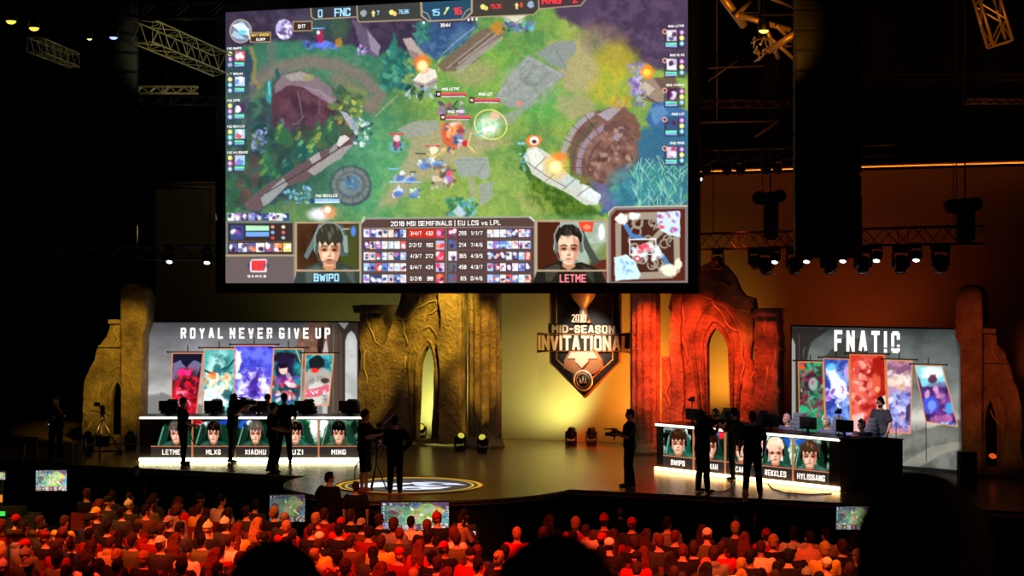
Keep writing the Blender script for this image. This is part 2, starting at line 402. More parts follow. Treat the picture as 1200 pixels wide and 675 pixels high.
def display(name, fr, u0, v0, u1, v1, nu, nv, paint, parent, strength=1., k=0., smooth_seed=0):
    """a picture surface: a fine grid on the frame whose points carry the picture's colours"""
    us = np.linspace(u0, u1, nu); vs = np.linspace(v1, v0, nv)
    U, V = np.meshgrid(us, vs); X, Y = fr.px(U, V)
    A = Art(X, Y); paint(A)
    c = np.clip(A.c, 0, 1); L = np.where(c <= .04045, c/12.92, ((c+.055)/1.055)**2.4)
    colarr = np.concatenate([L, np.ones(L.shape[:2]+(1,))], 2).reshape(-1, 4).astype(np.float32)
    W = np.stack([fr.o.x+fr.u.x*U+fr.n.x*k, fr.o.y+fr.u.y*U+fr.n.y*k, fr.o.z+V], 2).reshape(-1, 3)
    return picture_mesh(name, W, nu, nv, colarr, parent, strength), A
def picture_mesh(name, W, nu, nv, colarr, parent, strength):
    if parent is not None:
        inv = np.array(wm(parent).inverted()); W = W @ inv[:3, :3].T + inv[:3, 3]
    me = bpy.data.meshes.new(name)
    n = nu*nv; me.vertices.add(n); me.vertices.foreach_set('co', W.astype(np.float32).ravel())
    i = np.arange((nv-1)*nu).reshape(nv-1, nu)[:, :-1].ravel()
    q = np.stack([i, i+nu, i+nu+1, i+1], 1)
    me.loops.add(q.size); me.loops.foreach_set('vertex_index', q.ravel().astype(np.int32))
    me.polygons.add(len(q)); me.polygons.foreach_set('loop_start', (np.arange(len(q))*4).astype(np.int32))
    me.update(calc_edges=True)
    at_ = me.color_attributes.new('picture', 'FLOAT_COLOR', 'POINT'); at_.data.foreach_set('color', colarr.ravel())
    return link(name, me, screen_mat(strength), parent)
def screen_mat(st):
    nm = 'display_%.2f' % st
    if nm in _m: return _m[nm]
    m = bpy.data.materials.new(nm); m.use_nodes = True; nt = m.node_tree
    b = nt.nodes['Principled BSDF']; b.inputs['Base Color'].default_value = (.01, .01, .01, 1); b.inputs['Roughness'].default_value = .6; b.inputs['Specular IOR Level'].default_value = .1
    a = nt.nodes.new('ShaderNodeVertexColor'); a.layer_name = 'picture'
    nt.links.new(a.outputs['Color'], b.inputs['Emission Color']); b.inputs['Emission Strength'].default_value = st
    m.cycles.emission_sampling = 'NONE'
    _m[nm] = m; return m
# ------------------------------------------------------------------ the hall
def struct(name, mb, m): return props(mb.build(name, m), kind='structure')
X0, X1, Y0, Y1, HC = -46., 14., -8., 53., 19.
HALL = mat('black_hall_paint', (.075, .075, .08), .9)
struct('floor', MB().box(((X0+X1)/2, (Y0+Y1)/2, -.05), (X1-X0, Y1-Y0, .1)), mat('dark_hall_floor', (.10, .09, .09), .75, bump=.1, bscale=4))
struct('ceiling', MB().box(((X0+X1)/2, (Y0+Y1)/2, HC+.1), (X1-X0, Y1-Y0, .2)), HALL)
struct('wall_rear', MB().box(((X0+X1)/2, Y1+.1, HC/2), (X1-X0+.4, .2, HC)), HALL)
struct('wall_left', MB().box((X0-.1, (Y0+Y1)/2, HC/2), (.2, Y1-Y0, HC)), HALL)
struct('wall_right', MB().box((X1+.1, (Y0+Y1)/2, HC/2), (.2, Y1-Y0, HC)), HALL)
struct('wall_front', MB().box(((X0+X1)/2, Y0-.1, HC/2), (X1-X0+.4, .2, HC)), HALL)
# raised tier the photograph is taken from
struct('floor_upper_tier', MB().box((0, -1.6, 2.2), (20, 10.4, 4.4)), mat('tier_carpet', (.07, .06, .06), .95))
# painted back wall of the stage
def cyc_mat():
    m = mat('painted_backdrop', (.62, .56, .46), .8, var=.10, bscale=.35)
    return m
CYT = 9.2
struct('wall_back', MB().box((-17.6, 48.1, (ZS+CYT)/2), (31.5, .2, CYT-ZS)), cyc_mat())

# stage
def plank_mat():
    m = bpy.data.materials.new('stage_boards'); m.use_nodes = True; nt = m.node_tree; b = nt.nodes['Principled BSDF']; L = nt.links.new
    tc = nt.nodes.new('ShaderNodeTexCoord'); br = nt.nodes.new('ShaderNodeTexBrick')
    mp = nt.nodes.new('ShaderNodeMapping'); mp.inputs['Scale'].default_value = (.5, .5, .5)
    L(tc.outputs['Object'], mp.inputs['Vector']); L(mp.outputs['Vector'], br.inputs['Vector'])
    br.inputs['Scale'].default_value = 1; br.inputs['Mortar Size'].default_value = .006; br.inputs['Brick Width'].default_value = 1.2; br.inputs['Row Height'].default_value = .3
    br.inputs['Color1'].default_value = (*lin((.52, .44, .34)), 1); br.inputs['Color2'].default_value = (*lin((.46, .38, .30)), 1); br.inputs['Mortar'].default_value = (*lin((.36, .30, .23)), 1)
    no = nt.nodes.new('ShaderNodeTexNoise'); no.inputs['Scale'].default_value = 1.5; no.inputs['Detail'].default_value = 5
    L(tc.outputs['Object'], no.inputs['Vector'])
    mx = nt.nodes.new('ShaderNodeMixRGB'); mx.blend_type = 'MULTIPLY'; mx.inputs['Fac'].default_value = .15
    L(br.outputs['Color'], mx.inputs['Color1']); L(no.outputs['Fac'], mx.inputs['Color2']); L(mx.outputs['Color'], b.inputs['Base Color'])
    mr = nt.nodes.new('ShaderNodeMapRange'); mr.inputs['To Min'].default_value = .24; mr.inputs['To Max'].default_value = .30
    b.inputs['Roughness'].default_value = .26
    b.inputs['Specular IOR Level'].default_value = .8
    return m
SF, TCX, TCY, TR = 36.4, -17.5, 36.4, 3.45
def stage_outline(dr=0.):
    pts = [(-38, SF-dr), (TCX-TR-dr, SF-dr)]
    for k in range(1, 48):
        a = PI+PI*k/48; pts.append((TCX+(TR+dr)*math.cos(a), TCY+(TR+dr)*math.sin(a)))
    pts += [(TCX+TR+dr, SF-dr), (1.5, SF-dr), (1.5, 48), (-38, 48)]
    return pts
def hprism(poly, z0, z1, mb=None):
    mb = mb or MB(); n = len(poly)
    return mb.add([(x, y, z0) for x, y in poly]+[(x, y, z1) for x, y in poly], [tuple(range(n))[::-1], tuple(range(n, 2*n))]+[(i, (i+1) % n, n+(i+1) % n, n+i) for i in range(n)])
struct('stage_deck', hprism(stage_outline(), ZS-.12, ZS), plank_mat())
struct('stage_fascia', hprism([(x, y if y > 40 else y+.06) for x, y in stage_outline(-.05)], .0, ZS-.12), mat('stage_skirt', (.05, .05, .052), .9))
edge = stage_outline(.012)[:-2]
struct('trim_stage_edge', MB().tube([(x, y, ZS-.03) for x, y in edge if y < 40], .035, 6), mat('stage_nosing', (.35, .32, .28), .45))

# ------------------------------------------------------------------ stone set pieces
def stone_mat():
    m = bpy.data.materials.new('carved_foam_stone'); m.use_nodes = True; nt = m.node_tree; b = nt.nodes['Principled BSDF']; L = nt.links.new
    tc = nt.nodes.new('ShaderNodeTexCoord')
    n1 = nt.nodes.new('ShaderNodeTexNoise'); n1.inputs['Scale'].default_value = 1.3; n1.inputs['Detail'].default_value = 9; n1.inputs['Roughness'].default_value = .65
    n2 = nt.nodes.new('ShaderNodeTexNoise'); n2.inputs['Scale'].default_value = 9; n2.inputs['Detail'].default_value = 6
    vo = nt.nodes.new('ShaderNodeTexVoronoi'); vo.feature = 'DISTANCE_TO_EDGE'; vo.inputs['Scale'].default_value = .9
    for n in (n1, n2, vo): L(tc.outputs['Object'], n.inputs['Vector'])
    r = nt.nodes.new('ShaderNodeValToRGB'); L(n1.outputs['Fac'], r.inputs['Fac'])
    r.color_ramp.elements[0].position = .35; r.color_ramp.elements[0].color = (*lin((.36, .31, .26)), 1)
    r.color_ramp.elements[1].position = .68; r.color_ramp.elements[1].color = (*lin((.70, .62, .52)), 1)
    L(r.outputs['Color'], b.inputs['Base Color']); b.inputs['Roughness'].default_value = .85
    vr = nt.nodes.new('ShaderNodeMath'); vr.operation = 'LESS_THAN'; vr.inputs[1].default_value = .012; L(vo.outputs['Distance'], vr.inputs[0])
    ad = nt.nodes.new('ShaderNodeMath'); ad.operation = 'MULTIPLY_ADD'; ad.inputs[1].default_value = -.6; L(vr.outputs[0], ad.inputs[0]); L(n1.outputs['Fac'], ad.inputs[2])
    ad2 = nt.nodes.new('ShaderNodeMath'); ad2.operation = 'MULTIPLY_ADD'; ad2.inputs[1].default_value = .35; L(n2.outputs['Fac'], ad2.inputs[0]); L(ad.outputs[0], ad2.inputs[2])
    bp = nt.nodes.new('ShaderNodeBump'); bp.inputs['Strength'].default_value = .95; bp.inputs['Distance'].default_value = .18
    L(ad2.outputs[0], bp.inputs['Height']); L(bp.outputs['Normal'], b.inputs['Normal'])
    return m
STONE = stone_mat()
VEIN = mat('pale_crack_filler', (.72, .66, .54), .6)
def uvs(fr, pts, zf=None): return [fr.uv(x, y) if zf is None else (fr.uv(x, y)[0], max(zf, fr.uv(x, y)[1])) for x, y in pts]
def veins(fr, lists, parent, r=.03, k=.02):
    for i, l in enumerate(lists):
        P = jag(uvs(fr, l), .05, .16, i+3)
        n = len(P)
        MB().tube([fr.w(u, v, k) for u, v in P], [r*.62*(.5+.9*math.sin(PI*min(1, (j+1)/n))) for j in range(n)], 6).build('crack', VEIN, parent, world=True)
def ribs(fr, pts, parent, offs, r, name='arch_rib', k=.0):
    """rounded mouldings that follow an arch at several offsets outward"""
    c = np.mean(np.array(pts), 0)
    for j, o in enumerate(offs):
        P = []
        for u, v in pts:
            d = Vector((u-c[0], (v-c[1])*.45)); d = d.normalized() if d.length else d
            P.append(fr.w(u+d.x*o, v+max(0, d.y)*o*1.7, k))
        MB().tube(P, r, 8).build(name, STONE, parent, world=True)
def arch_curve(fr, apex, left, right, n=7):
    """pointed arch outline through pixel points: bottom-left, spring-left, apex, spring-right, bottom-right"""
    (lb, ls), (rb, rs) = left, right
    P = [fr.uv(*lb), fr.uv(*ls)]; a = fr.uv(*apex); s = P[1]
    for k in range(1, n):
        t = k/n; P.append((s[0]+(a[0]-s[0])*t**1.5, s[1]+(a[1]-s[1])*(1-(1-t)**1.25)))
    P.append(a); e = fr.uv(*rs)
    for k in range(n-1, 0, -1):
        t = k/n; P.append((e[0]+(a[0]-e[0])*t**1.5, e[1]+(a[1]-e[1])*(1-(1-t)**1.25)))
    P += [e, fr.uv(*rb)]
    return P
FY = Frame((0, 45.0, ZS), 0.0)                       # the plane across the stage the central set stands in
FL = Frame((gz(171, 518).x, gz(171, 518).y, ZS), TH)  # left video wall
_a = FW*45.6+RT*7.46; _b = FW*42.05+RT*11.12
FR = Frame((_a.x, _a.y, ZS), math.atan2(_b.y-_a.y, _b.x-_a.x)); LRW = (_b-_a).length
def base0(pts, v=0.0): return [(u, max(v, w)) for u, w in pts]

# left ruin
fA = Frame((gz(94, 519.5).x, gz(94, 519.5).y, ZS), TH-.06)
A = thing('ruined_gothic_tower', 'yellow lit ruined stone tower with pointed arch, left of the left video wall', 'ruin', fA.w(1.0, 0), fA.ang, 'stone ruins of the stage set')
A['group'] = ''
del A['group']
arch = arch_curve(fA, (137.8, 448), ((129.6, 516), (130.6, 468)), ((142.7, 516), (142.7, 465)))
out = jag(uvs(fA, [(94.6, 519.4), (97.4, 468), (98.7, 445.5), (104.5, 432.5), (112.7, 411), (117.6, 403), (124.7, 394), (128, 385), (129, 374.5), (146, 374.5)]), .05, .22, 3)
out = base0(out)+uvs(fA, [(146, 500)])+base0(uvs(fA, [(146, 519.4)]))
arch_h = [(u, max(v, .0)) for u, v in arch]
slab('buttress', fA, out, [[(u, max(.25, v)) for u, v in arch_h]], -.3, 0, STONE, A, .02)
tw = uvs(fA, [(143.5, 519.4), (143.2, 380), (142.7, 341), (146, 335), (150, 331.5), (156, 330.6), (161.5, 332), (167, 335.5), (171, 341), (174.4, 352), (173.5, 380), (169, 393), (168.2, 440), (167.5, 481), (166.5, 519.4)])
slab('tower_shaft', fA, base0(tw), [], -.8, .22, STONE, A, .06)
ribs(fA, arch_h, A, (.09, .28), .035)
MB().prism(fA, uvs(fA, [(128, 379), (128.5, 374.5), (143, 374.5), (143, 379)]), -.1, .12).build('ledge', STONE, A, world=True)
MB().prism(fA, uvs(fA, [(116, 406.5), (116.5, 404.3), (143, 404.3), (143, 406.5)]), -.1, .08).build('ledge', STONE, A, world=True)
veins(fA, [[(137, 378), (133, 388), (139, 398), (134, 410), (131, 417), (123, 423)], [(131, 384), (140, 379), (142, 386)], [(118, 448), (116, 462), (114, 470)], [(107, 495), (99, 505), (93, 514)], [(139, 420), (145, 418)]], A, .022)

# far right ruin, mirrored
_o = gz(1128, 557.5)
fI = Frame((_o.x, _o.y, ZS), TH-math.radians(24))
I = thing('ruined_gothic_tower', 'dim orange lit ruined stone tower at the far right of the stage', 'ruin', fI.w(.8, 0), fI.ang)
archI = [(u, max(.25, v)) for u, v in arch_curve(fI, (1160, 470), ((1154, 560), (1154, 500)), ((1168, 560), (1168, 500)))]
outI = [(1151.5, 384), (1166.5, 385.5), (1169, 405), (1177.5, 413), (1181.6, 425), (1188, 447), (1195, 466), (1197.5, 510), (1199, 566)]
slab('buttress', fI, base0(uvs(fI, [(1151.5, 566)]))+base0(jag(uvs(fI, outI), .04, .2, 5)), [archI], -.3, 0, STONE, I, .02)
slab('tower_shaft', fI, base0(uvs(fI, [(1128.6, 560), (1127, 470), (1126.5, 407), (1121, 394), (1121, 352), (1125, 340), (1131, 335), (1137, 333.6), (1146, 336), (1152, 342), (1153, 384), (1152.5, 470), (1152.5, 562)])), [], -.8, .22, STONE, I, .06)
ribs(fI, archI, I, (.08, .24), .032)
MB().prism(fI, uvs(fI, [(1153, 390), (1153, 385), (1167.5, 385.5), (1167.5, 391)]), -.1, .12).build('ledge', STONE, I, world=True)
MB().prism(fI, uvs(fI, [(1153, 425), (1153, 422.3), (1181, 422.8), (1181, 425.5)]), -.1, .08).build('ledge', STONE, I, world=True)
veins(fI, [[(1159, 386), (1165, 400), (1163, 412), (1173, 425), (1168, 440)], [(1160, 480), (1170, 495), (1178, 505)], [(1183, 530), (1190, 540), (1196, 550)]], I, .022)

# broken column right of the left video wall
B = thing('broken_column', 'yellow lit broken stone column with a carved cap, right of the left video wall', 'column', FY.w(FY.uv(434, 519)[0], 0))
ob = uvs(FY, [(420.5, 519), (420.5, 486), (418.5, 452), (422, 420), (419.5, 395), (420.5, 366), (448.6, 366), (448.6, 374), (451, 388), (449.5, 404), (453, 421.6), (448.6, 433), (448.3, 486), (448.3, 519)])
slab('shaft', FY, base0(jag(ob, .03, .15, 8)), [], -.8, 0, STONE, B, .05)
slab('cap', FY, uvs(FY, [(417.5, 367), (415.6, 361), (415.6, 357.6), (449.2, 357.6), (449.2, 361), (447.5, 367)]), [], -.95, .14, STONE, B, .02)
MB().tube([FY.w(u, v, .14) for u, v in [(FY.uv(417+i*1.3, 362)[0], FY.uv(417, 362+1.4*math.sin(i*1.6))[1]) for i in range(25)]], .022, 6).build('carved_band', STONE, B, world=True)
veins(FY, [[(430, 365), (431, 376), (437, 390), (440, 400), (449, 407)], [(429, 410), (427, 425), (430, 440), (432, 455)]], B, .03)
MB().box(FY.w(FY.uv(434, 519)[0], .06, -.35), (.95, .95, .12)).build('plinth', STONE, B, world=True)

# centre-left ruin with a tall pointed opening
Cc = thing('ruined_gothic_arch', 'yellow lit ruined arch wall with a tall pointed opening, between broken column and fluted column', 'ruin', FY.w(FY.uv(495, 519)[0], 0))
archC = arch_curve(FY, (501.5, 405), ((487.5, 515), (491, 430)), ((506.2, 515), (508.3, 430)))
archC = [(u, max(.18, v)) for u, v in archC]
oc = [(447.5, 520), (447, 486), (447.8, 433), (450, 413), (454, 393.5), (460, 376.6), (467, 357), (471, 340), (480, 322), (492, 310), (509, 306), (520, 296), (534, 300), (541, 292)]
slab('wall', FY, base0(jag(uvs(FY, oc), .06, .25, 12))+uvs(FY, [(543, 292), (543, 400)])+base0(uvs(FY, [(543, 520)])), [archC], -.28, 0, STONE, Cc, .02)
pil = base0(jag(uvs(FY, [(543, 520), (543, 345), (541, 300), (522, 304), (516, 340), (519, 380), (514, 402), (518, 440), (517, 520)]), .03, .3, 21))
slab('pilaster', FY, pil, [], -.02, .2, STONE, Cc, .04)
ribs(FY, archC, Cc, (.10, .34), .045)
veins(FY, [[(467, 374), (480, 373), (489, 361), (503, 354), (512, 352), (513, 361), (507, 367), (502, 368), (501, 376)], [(495, 340), (492, 354), (488, 362)], [(524, 405), (528, 413), (526, 424), (531, 441), (531, 455), (534, 472), (535, 484)], [(472, 375), (474, 390), (478, 405)], [(476, 417), (475, 430), (471, 436)], [(463, 473), (457, 480), (451, 488), (447, 494)]], Cc, .035, .03)

# fluted columns
def fluted(name, label, x0, x1, ztop, Y=45.0):
    u0 = FY.uv(x0, 450)[0]; u1 = FY.uv(x1, 450)[0]; R = (u1-u0)/2*.97; c = FY.w((u0+u1)/2, 0, -.05)
    t = thing(name, label, 'column', c)
    n = 14; prof = []
    for k in range(n*6):
        a = 2*PI*k/(n*6); prof.append(((R*(1-.13*abs(math.sin(a*n/2))**.7))*math.cos(a), R*(1-.13*abs(math.sin(a*n/2))**.7)*math.sin(a)))
    hprism(prof, .28, ztop).build('fluted_shaft', STONE, t)
    MB().lathe([(R*1.18, 0), (R*1.18, .12), (R*1.1, .15), (R*1.12, .2), (R*1.0, .26), (R*1.0, .3)], seg=28).build('base', STONE, t)
    MB().lathe([(R*1.0, ztop-.02), (R*1.12, ztop+.08), (R*1.2, ztop+.2), (R*1.25, ztop+.22), (R*1.25, ztop+.34)], seg=28).build('capital', STONE, t)
    return t
fluted('fluted_column', 'yellow lit fluted stone column, right of the yellow ruined arch', 549, 586, 5.6)
fluted('fluted_column', 'red lit fluted stone column beside the hanging shield emblem', 738, 773, 5.6)

# centre-right ruin (red)
G = thing('ruined_gothic_arch', 'red lit ruined arch wall with an orange glowing pointed opening, behind the right desk', 'ruin', FY.w(FY.uv(830, 519)[0], 0))
archG = [(u, max(.5, v)) for u, v in arch_curve(FY, (838, 385), ((829, 515), (828.3, 405)), ((856, 515), (852.5, 408)))]
og = base0(uvs(FY, [(775, 530), (775, 418), (787, 418)]))+jag(uvs(FY, [(787, 418), (790, 412), (784, 400), (788, 380), (783, 360), (787, 340), (782, 318), (800, 305), (815, 318), (822, 312), (832, 306), (840, 304), (850, 312), (861, 325), (866, 338), (872, 346), (884, 350), (886, 362), (882, 385), (880, 410), (884, 440)]), .05, .22, 31)+base0(uvs(FY, [(884, 540)]))
slab('wall', FY, base0(og), [archG], -.28, 0, STONE, G, .02)
slab('pilaster', FY, base0(jag(uvs(FY, [(788, 530), (788, 430), (786, 400), (790, 360), (788, 330), (797, 322), (801, 350), (800, 400), (803, 450), (802, 530)]), .03, .25, 32)), [], -.02, .18, STONE, G, .03)
ribs(FY, archG, G, (.14, .42), .055)
veins(FY, [[(800, 355), (802, 372), (798, 390), (804, 408), (806, 425)], [(819, 343), (835, 352), (848, 370), (855, 383), (870, 388)], [(782, 435), (785, 448), (780, 460), (786, 480)], [(845, 330), (856, 338), (862, 330)], [(868, 400), (872, 425), (869, 455)]], G, .035, .03)
H = thing('broken_column', 'red lit broken stone column with a carved cap, left of the right video wall', 'column', FY.w(FY.uv(899, 519)[0], 0))
oh = uvs(FY, [(885, 540), (885.5, 470), (883, 440), (886, 420), (884.5, 395), (886, 370), (913, 370), (913, 390), (915.5, 410), (912, 430), (914, 460), (912, 500), (912, 540)])
slab('shaft', FY, base0(jag(oh, .03, .15, 9)), [], -.6, 0.2, STONE, H, .05)
slab('cap', FY, uvs(FY, [(885, 371), (882.6, 366), (882.6, 361.5), (915, 361), (915, 366), (913, 371)]), [], -.75, .34, STONE, H, .02)
veins(FY, [[(900, 372), (898, 390), (903, 400)], [(886, 435), (881, 450), (886, 460)], [(902, 430), (900, 450), (897, 468)], [(911, 410), (908, 430), (910, 460)]], H, .03, .22)

# ------------------------------------------------------------------ hanging shield emblem
fS = Frame((0, 46.6, ZS), 0.0)
S = thing('shield_emblem', 'bronze and dark shield sign reading MID-SEASON INVITATIONAL, hanging before the back wall', 'sign', fS.w(fS.uv(685, 467)[0], 4.0))
BRZ = mat('antique_bronze', (.78, .52, .34), .38, .55, bump=.25, bscale=14)
DRK = mat('dark_shield_plate', (.13, .11, .12), .5, .3)
SLV = mat('pale_bronze', (.92, .80, .68), .4, .35)
def SU(l): return uvs(fS, l)
sh = [(643.5, 323), (727.5, 323), (727.5, 425), (685.2, 467), (643.5, 425)]
MB().prism(fS, SU(sh), -.12, 0).build('shield_rim', BRZ, S, world=True, bevel=.02)
MB().prism(fS, SU([(646, 325), (725, 325), (725, 424), (685.2, 463.5), (646, 424)]), -.02, .03).build('shield_plate', DRK, S, world=True, bevel=.01)
inn = [(653, 330), (653, 421), (685.2, 452), (718.5, 421), (718.5, 330)]
MB().tube([fS.w(u, v, .045) for u, v in SU(inn)], .022, 6).build('inner_border', BRZ, S, world=True)
# chevron engraving on both sides of the cup
for sx in (-1, 1):
    mb = MB()
    for r_ in range(7):
        P = [(685+sx*(15+i*2.6), 346+r_*3.6+(1.4 if i % 2 else -1.4)) for i in range(7)]
        mb.tube([fS.w(u, v, .035) for u, v in SU(P)], .012, 5)
    mb.build('wavy_engraving', mat('engraving', (.30, .26, .27), .4, .5), S, world=True)
# cup on its plinth
MB().lathe([(.26, 0), (.2, .1), (.12, .28), (.1, .4), (.16, .52), (.3, .68), (.42, .95), (.46, 1.2)], c=tuple(fS.w(fS.uv(685.2, 378)[0], fS.uv(685, 378)[1], .1)), seg=20).build('cup', SLV, S, world=True)
def ppoly(l, k0, k1, nm, m, bv=.01): return MB().prism(fS, SU(l), k0, k1).build(nm, m, S, world=True, bevel=bv)
ppoly([(662.5, 431), (663.5, 421), (670, 411), (700.5, 411), (707, 421), (708, 431), (697, 438), (674, 438)], .0, .16, 'cup_plinth', BRZ)
ppoly([(668, 420), (672, 412.5), (698.5, 412.5), (702.5, 420)], .14, .22, 'plinth_step', SLV)
ppoly([(679, 412), (692, 412), (693, 423), (685.2, 431), (677.5, 423)], .2, .27, 'plinth_crest', SLV)
c = fS.w(*fS.uv(685.2, 445.5), .05)
MB().tube([c+fS.u*math.cos(a)*.28+Vector((0, 0, math.sin(a)*.28))-Vector((0, .1, 0)) for a in [2*PI*k/28 for k in range(28)]], .035, 8, closed=True).build('medallion_ring', SLV, S, world=True)
MB().tube([c+fS.u*math.cos(a)*.2+Vector((0, 0, math.sin(a)*.2))-Vector((0, .1, 0)) for a in [2*PI*k/28 for k in range(28)]], .014, 6, closed=True).build('medallion_ring', SLV, S, world=True)
MB().cyl(c, c-Vector((0, .08, 0)), .27, seg=32).build('medallion_disc', DRK, S, world=True)
mb = MB()
for a0, ln in ((0, .15), (.55, .13), (-.55, .13), (1.1, .09), (-1.1, .09)):
    b0 = c+Vector((0, -.1, -.1)); d = Vector((math.sin(a0), 0, math.cos(a0)))
    mb.tube([b0+d*.03, b0+d*(ln*.6+.03)+fS.u*.02*(1 if a0 > 0 else -1 if a0 else 0), b0+d*(ln+.08)], [.012, .024, .004], 6)
mb.build('medallion_flame', SLV, S, world=True)
# banner plate with lettering
plate = [(631, 389), (645, 391), (725, 391), (741, 389), (741, 414), (725, 412), (645, 412), (631, 414)]
ppoly([(643.5, 379), (727.5, 379), (727.5, 390), (643.5, 390)], -.02, .08, 'title_plate', DRK)
ppoly(plate, -.02, .13, 'banner_rim', BRZ)
ppoly([(632.2, 390.4), (645.5, 392), (724.5, 392), (739.8, 390.4), (739.8, 412.6), (724.5, 410.9), (645.5, 410.9), (632.2, 412.6)], .1, .15, 'banner_plate', DRK)
letters_px('2018', fS, 676, 368, 693, 377, stroke=.8, gap=1.2, k=.42, th=.02).build('lettering', SLV, S, world=True)
letters_px('MID-SEASON', fS, 648.5, 381, 722, 389.8, stroke=.95, gap=1.5, k=.08, th=.04).build('lettering', SLV, S, world=True)
letters_px('INVITATIONAL', fS, 633.5, 393, 740, 410, stroke=.85, gap=1.25, k=.15, th=.05).build('lettering', mat('bright_copper', (1, .80, .64), .5, 0), S, world=True)
mb = MB()
for x in (650, 720):
    p = fS.w(*fS.uv(x, 323), -.06); mb.tube([p, p+Vector((0, 0, 6))], .01, 5)
mb.build('hanging_cables', BLACK, S, world=True)

# ------------------------------------------------------------------ floor emblem in the round forestage
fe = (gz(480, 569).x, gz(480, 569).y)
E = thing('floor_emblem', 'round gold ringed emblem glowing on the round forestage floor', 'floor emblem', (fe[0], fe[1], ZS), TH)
RE = 1.72
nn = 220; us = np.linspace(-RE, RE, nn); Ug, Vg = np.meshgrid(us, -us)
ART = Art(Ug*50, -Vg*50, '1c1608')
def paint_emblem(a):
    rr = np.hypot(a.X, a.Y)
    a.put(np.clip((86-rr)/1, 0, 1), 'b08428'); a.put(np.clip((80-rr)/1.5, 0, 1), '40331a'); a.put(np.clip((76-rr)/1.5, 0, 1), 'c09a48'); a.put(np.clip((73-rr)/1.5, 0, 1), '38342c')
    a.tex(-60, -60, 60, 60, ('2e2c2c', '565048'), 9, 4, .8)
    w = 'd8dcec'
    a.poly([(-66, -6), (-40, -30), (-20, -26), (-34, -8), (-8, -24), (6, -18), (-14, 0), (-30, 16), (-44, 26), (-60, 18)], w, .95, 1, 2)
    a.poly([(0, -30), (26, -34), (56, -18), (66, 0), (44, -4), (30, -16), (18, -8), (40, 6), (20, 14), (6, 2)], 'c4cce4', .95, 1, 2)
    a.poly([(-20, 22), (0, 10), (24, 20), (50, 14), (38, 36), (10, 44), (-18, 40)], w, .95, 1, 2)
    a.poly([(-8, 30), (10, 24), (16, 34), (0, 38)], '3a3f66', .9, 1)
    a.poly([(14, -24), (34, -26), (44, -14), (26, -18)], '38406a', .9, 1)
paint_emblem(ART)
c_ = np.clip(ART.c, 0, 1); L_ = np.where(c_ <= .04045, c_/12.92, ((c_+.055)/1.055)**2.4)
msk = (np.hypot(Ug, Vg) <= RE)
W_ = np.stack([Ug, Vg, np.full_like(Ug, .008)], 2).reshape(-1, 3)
eo = picture_mesh('emblem_face', W_, nn, nn, np.concatenate([L_, np.ones(L_.shape[:2]+(1,))], 2).reshape(-1, 4).astype(np.float32), None, 1.5)  # emission gives the emblem its brightness, no lamp lights it
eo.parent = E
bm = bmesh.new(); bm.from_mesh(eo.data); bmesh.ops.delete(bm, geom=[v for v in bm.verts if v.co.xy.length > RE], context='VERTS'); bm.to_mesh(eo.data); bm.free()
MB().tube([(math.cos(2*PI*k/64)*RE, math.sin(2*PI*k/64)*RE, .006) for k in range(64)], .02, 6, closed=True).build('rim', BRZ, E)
# ------------------------------------------------------------------ the two big video walls on stage
def sky_paint(a, x0, x1, y0, y1, dark, light, low):
    n = vnoise(a.X, a.Y*2.2, 42, 5, 5); t = np.clip((a.Y-y0)/(y1-y0), 0, 1)
    base = C(dark)*(1-t)[..., None]+C(light)*t[..., None]
    a.c = base*(0.72+.56*n)[..., None]
    a.tex(x0, y0, x1, y1, (dark, low), 24, 8, .22)
def gothic_arch(a, x, yt, w, yb, frame, inner):
    """a painted pointed arch in the wall picture"""
    a.poly([(x-w*1.5, yt-8), (x, yt-18), (x+w*1.5, yt-8), (x+w*1.5, yb), (x-w*1.5, yb)], frame, 1, 1, 1)
    a.poly([(x-w*.72, yb), (x-w*.72, yt+16), (x-w*.45, yt+6), (x, yt), (x+w*.45, yt+6), (x+w*.72, yt+16), (x+w*.72, yb)], inner, 1, 1)
def banner(a, q, edge, paint, rod=True, up=9):
    (ax, ay), (bx, by), (cx, cy), (dx, dy) = q       # top-left, top-right, bottom-right, bottom-left
    if rod:
        a.line([(ax-5, ay-1.5), (bx+5, by-1.5+(by-ay)*.1)], 1.3, '14100f'); a.blob(ax-5.5, ay-1.5, 1.2, 1.2, '14100f'); a.blob(bx+5.5, by-1.5, 1.2, 1.2, '14100f')
        mx, my = (ax+bx)/2, (ay+by)/2; a.line([(mx, my-1.5), (mx, my-up)], 1.1, '14100f')
    sub = Art(a.X, a.Y); sub.c = a.c.copy(); paint(sub)
    m = Art(a.X, a.Y, '000000'); m.poly(q, 'ffffff', 1, .6); k = m.c[..., :1]
    a.c = a.c*(1-k)+sub.c*k
    a.line(list(q)+[q[0]], 1.3, edge, .9)
